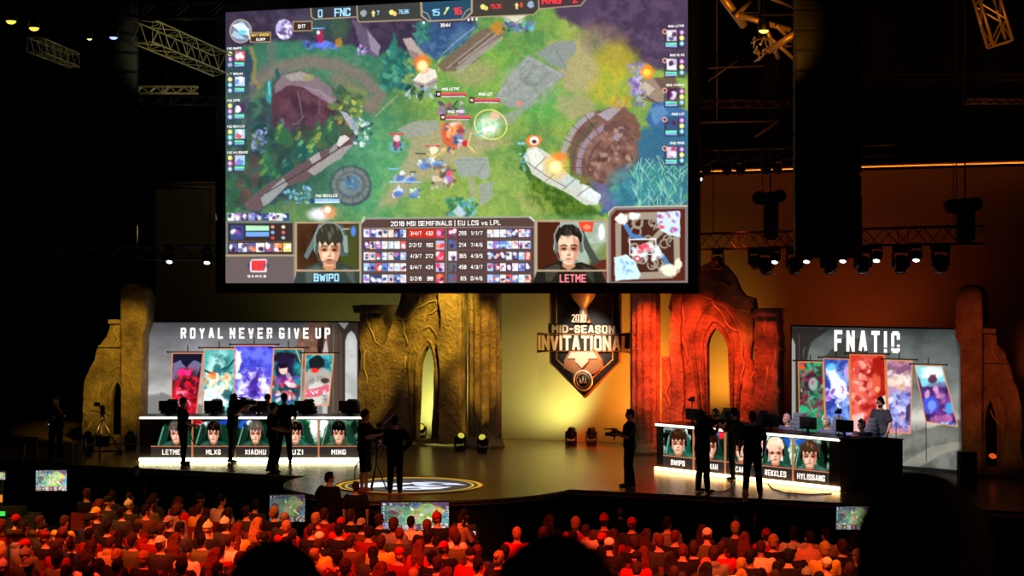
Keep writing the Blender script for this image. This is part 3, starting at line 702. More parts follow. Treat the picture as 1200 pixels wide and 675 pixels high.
def wallL(a):
    sky_paint(a, 165, 430, 378, 480, '55555a', 'a3a19c', '8d8a90')
    a.tex(165, 440, 260, 480, ('8f8f8f', 'c2c2bf'), 20, 3, .5)
    a.poly([(165, 465), (190, 460), (240, 476), (430, 470), (430, 530), (165, 530)], '6a6a68', .9, 3, 3)
    a.poly([(344, 415), (352, 392), (362, 378), (392, 378), (392, 430), (344, 430)], '6e4f40', .95, 1.5, 3)
    a.tex(345, 380, 392, 430, ('5b3f34', '86604c'), 6, 4, .6)
    a.poly([(372, 430), (372, 384), (381, 384), (380, 400), (378, 412), (378, 430)], '2b1d1a', 1, 1, 1)
    a.poly([(378, 412), (382, 398), (385, 412), (385, 500), (378, 500)], 'b4b0ac', .9, 1)
    a.poly([(385, 378), (402, 378), (404, 530), (383, 530)], '4a3d35', 1, 1)
    a.line([(391, 380), (390, 520)], 1.2, '6e5c4e', .8); a.line([(397, 385), (397, 520)], 1, '32281f', .9)
    a.poly([(394, 376), (430, 376), (430, 530), (401, 530), (401, 392)], '332a26', 1, 1)
    a.poly([(396, 378), (409, 378), (403.5, 386)], '9a9896', 1, .8)
    a.poly([(404.5, 530), (404.5, 400), (407, 392), (411.5, 387.5), (416, 392), (418.5, 400), (418.5, 530)], 'a8a9a8', 1, 1)
    a.tex(404, 388, 419, 530, ('8f9190', 'bfc1c0'), 12, 6, .5)
    def b1(s):
        s.poly([(195, 405), (245, 405), (245, 520), (195, 520)], '141428')
        s.poly([(203, 425), (212, 422), (218, 430), (226, 422), (236, 425), (230, 445), (203, 445)], '6d6a90', .9, 1, 2)
        s.tex(200, 430, 240, 520, ('30101c', 'e01828'), 5, 3, .95); s.tex(200, 450, 240, 520, ('ff3048', '5a0614'), 4, 9, .6)
        s.blob(213, 436, 5, 4, 'ff2070', .9); s.blob(220, 437, 4, 3.4, 'ff2c80', .9); s.dabs(26, 202, 455, 228, 475, ['ff98b0', 'ff2040', '8c0418'], .8, 2.2, 4)
    banner(a, [(202, 414), (238, 414), (225, 530), (200, 530)], 'd88058', b1)
    def b2(s):
        s.poly([(235, 405), (280, 405), (280, 520), (235, 520)], '4fa6a4'); s.tex(238, 408, 276, 520, ('bfe8e0', '1d5a60'), 9, 2, .85)
        s.line([(240, 434), (248, 438), (256, 432)], 2.4, '1b5054'); s.line([(258, 434), (268, 430), (274, 422)], 2.4, '1b5054')
        s.blob(254.5, 434, 5, 8, '2c6a70', .95); s.blob(254, 442, 3, 5, 'f0d8cc', .9)
        s.dabs(46, 241, 438, 268, 462, ['f09850', 'e86a30', 'ffd8a8', 'fff0e0'], 1, 2.8, 8); s.dabs(20, 238, 455, 262, 470, ['f4f6f6', 'cfe4e6'], 1.5, 4, 3)
        s.blob(266, 462, 7, 5, '184850', .8, warp=.4)
    banner(a, [(239, 409), (275, 409), (275, 530), (237, 530)], 'd88058', b2)
    def b3(s):
        s.poly([(270, 395), (330, 395), (330, 520), (270, 520)], '4a4ad0'); s.tex(274, 404, 322, 440, ('6a74f0', '3434a8'), 12, 2, .8)
        s.tex(274, 430, 322, 520, ('e8e6ff', '5a40b8'), 8, 7, .9, lo=.42, hi=.6)
        s.poly([(276, 408), (281, 412), (283, 424), (279, 436), (276, 440)], 'efeaff', .9, 1.5, 2); s.blob(279, 441, 5, 4, 'ffffff', .9, warp=.3)
        s.blob(300, 448, 9, 9, '3a2488', .85, .5, warp=.5); s.blob(296, 458, 8, 8, '4c2f9c', .8, .5, warp=.5); s.blob(307, 452, 5, 12, 'f6f2ff', .8, warp=.4)
        s.dabs(20, 280, 440, 310, 468, ['7058d8', 'c8b8ff', '2a1a70'], 1, 3, 5)
    banner(a, [(275, 405), (321, 405), (312, 530), (275, 530)], 'd87850', b3)
    def b4(s):
        s.poly([(312, 400), (360, 400), (360, 520), (312, 520)], '1d6a70'); s.tex(315, 408, 358, 470, ('2d8f94', '102c38'), 9, 4, .8)
        s.blob(333, 419, 13, 6, '20101c', .95, warp=.4); s.blob(334, 432, 11, 17, '24183c', .95, .4, warp=.3)
        s.blob(332, 433, 5, 6, 'f2c4b4', .95); s.poly([(326, 427), (338, 425), (336, 431), (328, 432)], '1c0e1a')
        s.blob(329, 447, 6, 4, '8a4cb0', .9, warp=.3); s.blob(338, 448, 7, 4, 'e84c9c', .8, warp=.3); s.dabs(40, 320, 440, 352, 470, ['e8aca0', 'c04060', '5c3cb0', 'f6e0dc', '781c38'], 1, 3, 6)
        s.line([(347, 410), (352, 424)], 1.2, 'c8a070')
    banner(a, [(321, 409), (355, 409), (349, 530), (314, 530)], 'e08858', b4)
    def b5(s):
        s.poly([(352, 405), (395, 405), (395, 520), (352, 520)], '2f8f98'); s.tex(355, 412, 392, 440, ('4fb4b8', '1d5a6a'), 7, 4, .8)
        s.poly([(355, 445), (362, 432), (372, 428), (388, 436), (392, 460), (385, 520), (355, 520)], 'a89e94', .95, 2, 2); s.tex(356, 440, 390, 480, ('e0dad4', '6c6460'), 9, 2, .6)
        s.blob(371, 425, 9, 8, '15181a', .95, .3, warp=.3); s.blob(369, 434, 4.5, 2.8, 'e02820', .95)
        s.blob(381, 446, 5, 3, '3a2c28', .9); s.poly([(357, 457), (370, 455), (385, 450), (386, 458), (372, 465), (357, 466)], 'c85a6c', .95, 1)
        s.dabs(22, 358, 457, 382, 462, ['ffffff', 'f0b8b8'], .6, 1.2, 3, asp=1.2)
    banner(a, [(358, 415), (391, 415), (385, 475), (357, 475)], 'e08858', b5, up=8)
    a.shade(np.clip(1.05-.35*np.clip((395-a.Y)/17, 0, 1), 0, 2))
    a.c *= 1.12
def wallR(a):
    sky_paint(a, 920, 1130, 385, 480, '38403f', '8b8d8a', '9c9c98')
    a.poly([(1040, 480), (1085, 478), (1130, 486), (1130, 540), (1040, 520)], 'b2aea4', .6, 6, 6)
    a.blob(1085, 492, 28, 10, 'e0dcd2', .7, .7, warp=.4)
    a.poly([(1020, 522), (1060, 508), (1100, 498), (1130, 490), (1130, 560), (1020, 556)], '5c5e58', .9, 2, 2)
    a.tex(1015, 495, 1130, 560, ('4c4e48', '8c8c80'), 16, 7, .5)
    a.poly([(1040, 552), (1090, 524), (1126, 517), (1130, 524), (1100, 534), (1070, 552)], '9e9a8c', .6, 2, 1)
    a.poly([(915, 384), (960, 384), (948, 397), (941, 410), (941, 560), (915, 560)], '2e2825', 1, 1)
    a.poly([(926, 560), (926, 404), (929, 396), (932, 404), (933, 560)], 'a29e98', .9, 1)
    a.line([(936.5, 392), (937, 520)], 1.2, '50463e', .8); a.line([(922.5, 392), (922, 520)], 1, '584c42', .7)
    a.poly([(941, 424), (944, 400), (958, 386), (975, 384), (962, 392), (950, 402), (945, 424)], '2c2624', .9, 1.5, 1)
    a.poly([(962, 421), (975, 408), (990, 396), (1010, 396), (1018, 420)], '33302c', .75, 2, 2)
    a.poly([(1127.5, 386), (1118, 386), (1124, 420), (1124, 560), (1130, 560)], '1f211f', .5, 3)
    def n1(s):
        s.poly([(930, 415), (975, 415), (975, 520), (930, 520)], '1c7a54'); s.tex(934, 422, 968, 500, ('0f4a38', 'b02848'), 7, 3, .85); s.tex(934, 422, 968, 500, ('3fd08c', '3a0c20'), 6, 11, .5)
        s.blob(951, 449, 8, 11, '2c1c28', .9, .3, warp=.2); s.blob(953, 450, 5.5, 8, '9ab8b0', .9, .4); s.blob(940, 430, 4, 3, 'e06030', .9, warp=.3)
        s.dabs(30, 936, 425, 966, 500, ['34c088', 'd83858', '701838', 'f0c8b8'], 1, 2.6, 5)
        s.blob(958, 426, 5, 3.5, '30b070', .9, warp=.3); s.blob(941, 480, 5, 5, '2cb888', .9, warp=.4)
    banner(a, [(935.5, 424), (964, 424.5), (967.5, 520), (937.5, 520)], 'e08840', n1, up=8)
    def n2(s):
        s.poly([(960, 412), (1005, 412), (1005, 530), (960, 530)], '3a54b0'); s.tex(965, 418, 998, 500, ('8cb4f4', '2c3a94'), 10, 5, .85)
        s.poly([(968, 430), (976, 426), (982, 440), (990, 448), (996, 462), (988, 470), (974, 462)], 'ecf0ff', .95, 2, 3)
        s.blob(993, 436, 4, 9, 'd0a0e0', .9, warp=.3); s.dabs(24, 968, 455, 996, 480, ['ffffff', 'b060c8', '6a34a8', 'd8c8ff'], 1, 3, 7)
        s.blob(974, 430, 6, 4, '58c0e8', .8, warp=.3); s.tex(966, 478, 1000, 520, ('3048c0', '88b8f0'), 8, 3, .8)
    banner(a, [(965, 420), (994.5, 421), (997.5, 530), (969, 530)], 'e08840', n2, up=9)
    def n3(s):
        s.poly([(990, 405), (1045, 405), (1045, 540), (990, 540)], 'd43828'); s.tex(994, 414, 1040, 500, ('f07868', 'a01818'), 11, 3, .85)
        s.poly([(1024, 420), (1032, 416), (1037, 424), (1036, 450), (1038, 466), (1026, 462), (1016, 444)], 'a01810', .9, 2, 3)
        s.blob(1026, 450, 6, 12, 'e86040', .9, .4, warp=.2); s.blob(1028, 456, 3, 3, 'ffb090', .8)
        s.dabs(34, 998, 425, 1020, 475, ['f8a090', 'e04838', '980f10', 'ffb8a0'], 1, 3.4, 9); s.poly([(997, 486), (1012, 484), (1016, 540), (997, 540)], 'f0e4e0', .7, 3, 3)
        s.poly([(1026, 470), (1039, 462), (1043, 540), (1018, 540), (1032, 500)], 'f6ece8', .85, 2, 3)
    banner(a, [(996, 415.5), (1036.5, 416.5), (1042, 540), (999.5, 540)], 'e07838', n3, up=4)
    def n4(s):
        s.poly([(1030, 415), (1075, 415), (1075, 520), (1030, 520)], 'b890b0'); s.tex(1038, 422, 1070, 440, ('b87888', '704868'), 7, 3, .8)
        s.tex(1038, 455, 1070, 512, ('a8b8f0', '5858b0'), 7, 13, .85)
        s.blob(1054, 445, 13, 7, 'ecdcd4', .95, .4, warp=.4); s.blob(1056, 452, 7, 6, 'e8b49c', .9, warp=.2); s.dabs(20, 1042, 436, 1066, 452, ['fff4ec', 'c89c90', 'f4d8c8'], 1, 3, 12)
        s.dabs(30, 1042, 462, 1068, 505, ['e8e8ff', '7a88e0', '4a3c88', 'd89cc0'], 1, 3, 15); s.poly([(1062, 476), (1067, 472), (1066, 494), (1061, 492)], '30305c', .9)
        s.blob(1050, 506, 12, 5, 'd88890', .7, warp=.3)
    banner(a, [(1038.5, 422), (1069, 423), (1067, 508), (1042, 507)], 'e08840', n4, up=10)
    def n5(s):
        s.poly([(1065, 420), (1130, 420), (1130, 520), (1065, 520)], '4c2c6c'); s.poly([(1068, 424), (1110, 424), (1118, 455), (1080, 452)], '8ce0ec', .95, 2, 2); s.blob(1092, 437, 12, 7, 'f4fcff', .9, warp=.3)
        s.blob(1093, 444, 5, 5, '5c2438', .9, warp=.3); s.tex(1076, 448, 1126, 505, ('7c3c90', '2c1c54'), 7, 3, .85)
        s.blob(1090, 474, 10, 11, '4058d8', .95, .3, warp=.15); s.blob(1092, 475, 5, 6, '7c98f4', .9); s.dabs(26, 1085, 455, 1122, 495, ['c880c0', '5c2c80', 'e8b0d0', '3c1c48'], 1, 3.4, 4)
        s.blob(1114, 478, 6, 7, '48a8f0', .9, warp=.4); s.blob(1102, 492, 12, 5, 'b05c98', .8, warp=.3); s.tex(1085, 494, 1125, 505, ('a0e0f8', '5058c8'), 4, 3, .8)
    banner(a, [(1072, 428), (1104, 429), (1122.5, 500), (1085, 494)], 'e08c48', n5, up=9)
    for x in (1050, 1085): a.line([(x, 495), (x+.4, 541)], .9, '1c1a18', .9)
    a.shade(np.clip(1.0-.25*np.clip((395-a.Y)/14, 0, 1), 0, 2)); a.c *= 1.08
WHITE_T = mat('lit_white_letters', (.9, .9, .9), .5, emit=(1, .96, .93), es=1.25, sample=False)
def video_wall(label, fr, w, h, paint, nu, nv):
    t = thing('video_wall', label, 'video wall', fr.w(w/2, 0), fr.ang)
    MB().box((0, .12, h/2+.02), (w+.08, .2, h+.04), bev=.01).build('casing', MATTE, t)
    mb = MB()
    for i in range(4): mb.tube([(-w*.42+i*w*.28, .3, .0), (-w*.42+i*w*.28, .3, h*.9)], .03, 6).tube([(-w*.42+i*w*.28, .3, h*.9), (-w*.42+i*w*.28, 1.0, .02)], .025, 6)
    mb.build('rear_bracing', BLACK, t)
    display('picture', fr, 0.02, 0.1, w-.02, h, nu, nv, paint, t, 1.0, k=.0)
    return t
WL = (FL.uv(421, 450)[0]); HT = 3.57
vl = video_wall('wide video wall reading ROYAL NEVER GIVE UP above five tilted banners, left of stage', FL, WL, HT, wallL, 460, 260)
letters_px('ROYAL NEVER GIVE UP', FL, 212, 384, 387, 396.8, stroke=.95, gap=3.0, k=.02, th=.015,
           cuts=((6, 1.0), (7, 1.9), (8, 1.1), (9, 2.9), (10, 1.5), (12, 3.1))).build('team_name', WHITE_T, vl, world=True)
vr = video_wall('video wall reading FNATIC above five hanging banners, right of stage', FR, LRW, HT, wallR, 420, 260)
letters_px('FNATIC', FR, 978.5, 387.5, 1055, 411.5, stroke=.95, gap=2.6, k=.02, th=.015, cuts=((4, .55), (5, .8))).build('team_name', WHITE_T, vr, world=True)

# ------------------------------------------------------------------ the two player desks
STRIP = mat('white_light_strip', (1, 1, 1), .4, emit=(1, .95, .86), es=2.2)
DESK = mat('dark_desk_laminate', (.10, .075, .07), .35)
GOLD = mat('glowing_brass_divider', (.85, .55, .35), .4, .5, emit=(.95, .6, .42), es=.55, sample=False)  # emission makes the brass look lit although it is no lamp
def port_paint(seedn, bgc, fn):
    def f(a):
        a.tex(-1e4, -1e4, 1e4, 1e4, bgc, 9, seedn, 1., lo=.42, hi=.58); fn(a)
    return f
def desk(label, fr, w, pxs, names, paints, glow):
    t = thing('player_desk', label, 'desk', fr.w(w/2, 0), fr.ang)
    H = 1.2
    MB().box((0, .42, .02+H*.47), (w, .80, H*.94), bev=.01).build('body', DESK, t)
    MB().box((0, .46, H-.015), (w+.04, .98, .04), bev=.008).build('worktop', DESK, t)
    MB().box((0, -.01, 1.165), (w, .06, .06), bev=.01).build('upper_light_strip', STRIP, t)
    MB().box((0, -.02, .06), (w, .09, .08), bev=.01).build('lower_light_strip', glow, t)
    vs = [.43, 1.11]
    for i in range(5):
        xa, xb = pxs[i]+1.0, pxs[i+1]-1.0
        u0 = fr.uv(xa, 520)[0]; u1 = fr.uv(xb, 520)[0]
        s = display('portrait_screen', fr, u0, vs[0], u1, vs[1], 90, 66, paints[i], t, 1.0, k=.012)[0]
        pl = MB().prism(fr, [(u0, .13), (u1, .13), (u1, .385), (u0, .385)], .0, .02).build('name_plate', mat('plate_slate', (.22, .2, .2), .5, emit=(.19, .17, .17), es=.8, sample=False), t, world=True)
        n = names[i]; cw = (u1-u0); tw = min(cw*.8, .088*len(n)+.03); uc = (u0+u1)/2
        letters(n, fr, uc-tw/2, .19, uc+tw/2, .325, stroke=.72, gap=1.5, k=.022, th=.004).build('name_lettering', WHITE_T, pl, world=True)
        pl2 = MB().prism(fr, [(u0, .395), (u1, .395), (u1, .42), (u0, .42)], .0, .03).build('ledge', GOLD, t, world=True)
        if i: 
            ud = fr.uv(pxs[i], 520)[0]; MB().prism(fr, [(ud-.022, .12), (ud+.022, .12), (ud+.022, 1.13), (ud-.022, 1.13)], .0, .035).build('divider', GOLD, t, world=True)
    return t
_l = gz(163.5, 541); fDL = Frame(_l, TH); WDL = fDL.uv(424, 530)[0]
def pl(k, **kw):
    def f(a):
        xs = a.X; x0, x1, y0, y1 = xs.min(), xs.max(), a.Y.min(), a.Y.max(); W = x1-x0; Hh = y1-y0; cx = (x0+x1)/2+kw.get('dx', 0)*W
        bgc = kw['bg']; a.tex(x0-9, y0-9, x1+9, y1+9, (bgc[0], bgc[1]), 8, k, 1., lo=.42, hi=.56); a.tex(x0-9, y0-9, x1+9, y1+9, (bgc[2], bgc[0]), 7, k+20, .6, lo=.4, hi=.55)
        for b in kw.get('bl', ()): a.blob(x0+b[0]*W, y0+b[1]*Hh, b[2]*W, b[3]*Hh, b[4], .95, .4, warp=.3, seed=k)
        for sg in (-1, 1): a.poly([(cx+sg*.50*W, y1+2), (cx+sg*.36*W, y0+.35*Hh), (cx+sg*.26*W, y0+.12*Hh), (cx+sg*.16*W, y0+.3*Hh), (cx+sg*.26*W, y1+2)], kw.get('chair', '1c3a2c'), .9, 1.2, 1)
        a.line([(cx-.44*W, y1), (cx-.31*W, y0+.28*Hh)], 1.2, 'bcd4cc', .6)
        a.portrait(cx, y0+kw.get('cy', .50)*Hh, Hh*kw.get('h', .78), hair=kw.get('hair', '1a1210'), skin=kw.get('skin', 'ecb49a'), shadow='5a2418', shirt=kw.get('shirt', '24443a'), fringe=kw.get('fringe', True))
        a.c = (a.c-.5)*1.32+.57
    return f
GR = ('0f2a1c', '1f5a38', '0a120e')
pL = [pl(3, bg=('100c0a', '1c1410', '080605'), dx=.12, hair='5a5048', chair='1a4434'), pl(5, bg=GR, bl=((.12, .1, .12, .1, 'c02830'), (.85, .12, .2, .14, '2848b8'), (.35, .2, .2, .12, 'e8f0f0'))),
      pl(7, bg=GR, bl=((.25, .2, .2, .2, '3058c0'), (.35, .12, .08, .1, 'e8f4f4')), hair='5c5048'), pl(9, bg=('2a6a44', '0c1c14', 'e8f4ee'), dx=-.05, bl=((.9, .25, .1, .4, 'f4faf6'),), shirt='2c5a50'),
      pl(11, bg=('2c5c40', '88a890', '0c1812'), dx=.0, bl=((.12, .3, .12, .4, 'e8f4ee'), (.9, .3, .1, .3, '142018')), shirt='3a4c3a', hair='0e0c08')]
desk('long player desk with name plates LETME to MING, in front of the left video wall', fDL, WDL, [176, 225.5, 275, 324, 373.5, 420.5], ['LETME', 'MLXG', 'XIAOHU', 'UZI', 'MING'], pL, mat('yellowish_light_strip', (1, 1, .9), .4, emit=(1, .97, .72), es=9.0))
_r0 = gz(768.5, 551.5); _r1 = gz(984, 576); fDR = Frame(_r0, math.atan2(_r1.y-_r0.y, _r1.x-_r0.x)); WDR = (_r1-_r0).length
pR = [pl(13, bg=('0c120e', '183020', 'e0ece4'), dx=.0, bl=((.75, .3, .07, .3, 'e8f4ee'),), chair='1c5440', shirt='2c5c4a', hair='3a241a'), pl(15, bg=GR, bl=((.6, .12, .3, .12, '3078d0'), (.9, .15, .1, .15, 'd83040')), hair='2a1a14'),
      pl(17, bg=GR, bl=((.3, .2, .2, .2, 'e04040'),)), pl(19, bg=('f0f0ea', '28683c', 'c8d8d0'), dx=-.02, bl=((.06, .2, .14, .5, 'f0e8e4'), (.0, .1, .08, .3, 'e03828'), (.75, .2, .2, .2, '2850a0'), (.12, .8, .12, .2, '2c9c3c')), hair='d8c4a4', fringe=False, shirt='2c4c40'),
      pl(21, bg=('2f7a48', '184028', 'dfe8e2'), dx=-.05, bl=((.2, .1, .2, .1, '2c58b0'), (.85, .5, .15, .5, '080a08')), hair='4a3424', shirt='3c5c50')]
DKR = desk('angled player desk with name plates BWIPO to HYLISSANG, in front of the right video wall', fDR, WDR, [777, 813.5, 850.5, 889.5, 930, 972.5], ['BWIPO', 'BROXAH', 'CAPS', 'REKKLES', 'HYLISSANG'], pR, mat('warm_light_strip', (1, 1, .9), .4, emit=(1, .76, .48), es=10.0))
# low risers behind the desks, carrying the players
def riser(label, fr, u0, u1, v0, v1):
    t = thing('riser', label, 'stage riser', fr.w((u0+u1)/2, 0, -(v0+v1)/2), fr.ang)
    MB().box((0, 0, .09), (u1-u0, v1-v0, .18), bev=.01).build('deck', MATTE, t)
    MB().box((0, -(v1-v0)/2-.005, .165), (u1-u0, .02, .03)).build('nosing', CHROME, t)
    return t
riser('low black riser under the players behind the left desk', fDL, .1, WDL+.1, .95, 3.4)
riser('low black riser under the players behind the right desk', fDR, .1, WDR+.1, .95, 3.2)
# ------------------------------------------------------------------ the giant hanging screen
_o = at(264.5, 331.8, 42.5); FM = Frame((_o.x, _o.y, _o.z), TH-math.radians(17))
MW = FM.uv(806, 300)[0]; MH = FM.uv(264, 14.6)[1]
def game(a):
    a.tex(-1e4, -1e4, 1e4, 1e4, ('4a7c3e', '86a040'), 45, 2, 1, 4)
    a.blob(330, 130, 150, 150, '2c5a4c', .95, .6, warp=.25); a.blob(430, 200, 60, 60, '46986a', .8, .8, warp=.3); a.blob(400, 60, 90, 30, '2c6a58', .7, .7, warp=.3)
    a.blob(560, 230, 90, 40, '8aa444', .7, .7, warp=.3); a.blob(560, 90, 70, 40, '6ca43a', .6, .8, warp=.3); a.blob(690, 95, 50, 50, '98a43c', .6, .8, warp=.3); a.blob(640, 120, 35, 22, '4ea848', .6, .8, warp=.3)
    a.tex(264, -15, 806, 335, ('3a6c3c', '98a860'), 7, 21, .22)
    # paths
    a.line([(285, 118), (300, 96), (325, 80), (360, 72), (395, 76), (425, 90), (445, 112), (436, 126)], 15, '75665f', .85, 7)
    a.line([(318, 50), (318, 72), (300, 92)], 9, '5d5e58', .7, 5); a.line([(395, 92), (420, 110), (430, 122)], 16, '7c6c5e', .7, 8)
    a.poly([(470, 150), (500, 142), (545, 145), (560, 160), (600, 165), (560, 180), (540, 190), (490, 215), (462, 240), (440, 246), (470, 200), (480, 170)], 'a39270', .8, 8, 5)
    a.poly([(640, 50), (690, 45), (705, 85), (690, 110), (660, 105), (655, 75)], 'a8946e', .75, 8, 5); a.poly([(655, 110), (690, 112), (700, 130), (670, 140), (650, 128)], 'a3906c', .7, 6, 5)
    a.blob(555, 85, 26, 15, '9a8c62', .7, .7, warp=.3); a.poly([(600, 230), (650, 225), (690, 245), (620, 250)], 'a8a060', .5, 6, 4)
    # dark corner woods
    a.poly([(255, 5), (560, -12), (556, 28), (520, 50), (500, 62), (462, 58), (440, 66), (410, 52), (340, 46), (300, 50), (255, 60)], '32283c', .97, 5, 4)
    a.tex(264, 5, 500, 50, ('2a2434', '463a52'), 10, 9, .6); a.blob(380, 32, 26, 14, '2c4c40', .6, .7, warp=.4); a.blob(398, 30, 10, 22, '3c5a38', .5, .6, warp=.4)
    a.poly([(412, 22), (424, 28), (446, 56), (440, 68), (430, 62), (418, 42)], '5a4c64', .9, 2, 2); a.poly([(430, 34), (446, 54), (443, 66), (434, 58)], '8c7c94', .9, 2, 1)
    a.dabs(26, 418, 52, 430, 64, ['a88cd0', '7458a0', 'd4b8f0'], .6, 1.6, 5); a.dabs(30, 356, 48, 395, 56, ['3c4ca8', '5c70d8', '24306c'], 1, 3, 6)
    a.blob(375, 43, 4, 9, 'a02040', .9, warp=.2); a.blob(373, 38, 2, 2.4, 'b8d8ff', 1); a.blob(377, 53, 10, 3, '5c78f0', .8, .8)
    a.line([(366, 33.5), (380, 33)], 1.4, '58b0f0'); a.blob(397, 50, 4, 5, 'b07828', .8, warp=.4)
    # river left and edge plants
    a.poly([(264, 58), (290, 60), (300, 78), (290, 100), (264, 110)], '2c3c4c', .95, 4, 4); a.line([(294, 56), (299, 72), (297, 92), (304, 102)], 4, '8c7840', .8, 3)
    a.poly([(300, 150), (310, 118), (322, 96), (318, 130), (320, 150), (340, 230), (300, 250), (264, 240), (264, 110), (290, 100)], '30404a', .85, 6, 6)
    a.dabs(120, 266, 100, 318, 240, ['3c5c50', '2c3c48', '52604c', '26303c', '4c7058'], 2, 5, 12, .6)
    # cliff
    a.poly([(318, 106), (326, 92), (340, 85), (356, 84), (370, 92), (384, 100), (394, 112), (410, 140), (418, 168), (400, 178), (370, 190), (330, 175), (318, 145)], '4c2f3a', 1, 3, 3)
    a.tex(320, 100, 412, 185, ('3a2430', '5e3c46'), 14, 5, .7)
    a.poly([(321, 102), (330, 88), (352, 83), (368, 88), (388, 102), (396, 116), (388, 122), (374, 108), (352, 102), (336, 101), (322, 110)], '76666e', .95, 2, 2)
    a.poly([(334, 88), (352, 84), (366, 90), (358, 95), (340, 95)], '9c9488', .8, 2, 1); a.poly([(352, 101), (372, 104), (388, 114), (394, 118), (388, 122), (370, 112)], '8c7884', .8, 2, 1)
    a.blob(362, 91, 6, 4, '8a8848', .7, warp=.4); a.line([(349, 108), (352, 122), (354, 136)], 1.6, '6a5a66', .8, 1.5); a.line([(375, 112), (374, 132)], 1.6, '66525e', .7, 1.5)
    a.line([(343, 146), (350, 144), (356, 136)], 1, '7c6c90', .9); a.line([(352, 163), (358, 156), (362, 160)], 1.2, '8c80a4', .9); a.poly([(329, 138), (333, 140), (333, 152), (328, 148)], '8868a8', .9)
    a.poly([(324, 92), (322, 84), (325, 78), (329, 88), (328, 92)], '2c4c54', 1, 1); a.poly([(312, 118), (313, 100), (317, 92), (319, 110), (317, 122)], '2f8c94', .9, 1.5); a.line([(315, 96), (316, 112)], 1.6, '6fd0cc', .8)
    a.dabs(70, 390, 104, 424, 160, ['3c6040', '2a4838', '6c8040', '4c5434'], 1.5, 4.5, 8); a.dabs(24, 398, 118, 426, 150, ['a8b050', '8c9838'], .8, 2.2, 9)
    a.poly([(398, 130), (406, 132), (420, 148), (420, 156), (412, 152)], 'a09cb0', .95, 1.5, 1)
    # forest lower left
    a.poly([(300, 170), (330, 150), (345, 160), (368, 150), (390, 142), (400, 160), (408, 168), (380, 190), (350, 215), (320, 230), (264, 250), (264, 190)], '2c5038', .9, 5, 6)
    a.dabs(150, 266, 150, 400, 245, ['2a5a44', '3c6c3c', '1f4438', '5c7c3c', '3a4a30', '2f6a58', '1a3430'], 3, 7, 13, .75, asp=1.3, inside=lambda x, y: y > 150+(x-300)*.05 and y < 262-(x-264)*.65)
    a.blob(340, 190, 70, 45, '26303a', .45, .9)
    for tx, ty, th_, c1, c2 in ((330, 168, 30, '2c5a3c', '8ca040'), (372, 168, 30, '30583c', 'a09c40'), (388, 158, 26, '2c5840', '94a448'), (352, 186, 26, '1f4c48', '5c9c68'), (312, 205, 34, '2a5c44', '6c8c40'), (338, 205, 26, '1f4644', '3c7c60'), (366, 188, 24, '2c604c', '88b050'), (300, 175, 22, '3c4c3c', '6c7048'), (288, 205, 28, '2a4c40', '4c7c50'), (325, 222, 24, '24503c', '4c8850'), (350, 165, 20, '38483c', '7c8440'), (278, 180, 22, '2c4444', '446c54')):
        a.poly([(tx-th_*.36, ty), (tx-th_*.2, ty-th_*.45), (tx, ty-th_), (tx+th_*.2, ty-th_*.45), (tx+th_*.36, ty)], c1, .9, 2.5, 3, seed=int(tx)); a.dabs(9, tx-th_*.22, ty-th_*.8, tx+th_*.05, ty-2, [c2, c1], 1, 2.6, int(tx), .7, 1.8, .7, rot=-.8)
    a.dabs(30, 296, 150, 312, 180, ['6c7cb0', '48589c', '8c98c8'], .8, 2, 22); a.dabs(16, 264, 180, 300, 235, ['6c3c3c', '4c2c38'], 3, 6, 23, .5)
    # diagonal wall
    a.poly([(286, 238), (310, 218), (340, 200), (372, 180), (402, 164), (412, 160), (417, 168), (392, 186), (360, 210), (334, 220), (304, 246), (290, 246)], '5e4a4e', .95, 1.5, 1.5)
    a.poly([(306, 232), (332, 208), (338, 216), (316, 238), (308, 242)], '8c9090', .95, 1.2, 1); a.poly([(360, 200), (398, 174), (416, 168), (398, 186), (368, 206)], '9a9490', .85, 1.5, 1.5)
    a.poly([(398, 160), (404, 158), (410, 162), (398, 172), (394, 170)], 'd0ccc4', .95, 1); a.poly([(386, 176), (394, 167), (396, 176), (386, 184)], '8c9084', .8, 1); a.line([(312, 226), (360, 198), (410, 166)], 1.5, '3a2c34', .8)
    a.poly([(366, 192), (376, 186), (374, 178), (362, 186)], 'b0a8a8', .8, 1)
    a.dabs(46, 414, 138, 434, 172, ['b8d4dc', '4a7480', '223c44', 'e0eef0', '6ca0ac'], .8, 2.2, 14); a.dabs(34, 334, 220, 362, 240, ['5ca8c8', '2c5068', '8cc4d8'], .8, 2.2, 15)
    # round stone plate
    a.blob(411, 218, 25, 24, '39494c', .95, .1, warp=.06); a.blob(411, 217, 22, 21, '66706e', 1, .12); a.blob(411, 217, 17, 16, '49565a', .9, .15); a.blob(411, 216, 14, 13, '6a7678', .9, .2); a.blob(412, 215, 8, 8, '3c6c90', .95, .5, warp=.2)
    for k in range(9):
        t = k*.7; a.line([(411+17*math.cos(t), 217+16*math.sin(t)), (411+22*math.cos(t+.1), 217+21*math.sin(t+.1))], 1, '3c484a', .8)
    a.dabs(18, 400, 206, 422, 228, ['7c8a8c', '3c4c54', '5c6c70'], 1, 2.2, 19)
    # centre tree and left tower
    a.poly([(446, 92), (450, 70), (459, 52), (463, 38), (468, 54), (478, 66), (488, 84), (488, 100), (476, 106), (458, 100)], '2a6458', .95, 3, 4); a.dabs(70, 448, 55, 486, 104, ['3f8c7c', '1e4c48', '2c7468', '5c9c70', '20585c'], 1.5, 3.6, 18, inside=lambda x, y: abs(x-466) < (y-36)*.42)
    a.dabs(20, 474, 68, 490, 106, ['8c9c48', '6c7c34'], 1, 2.6, 20)
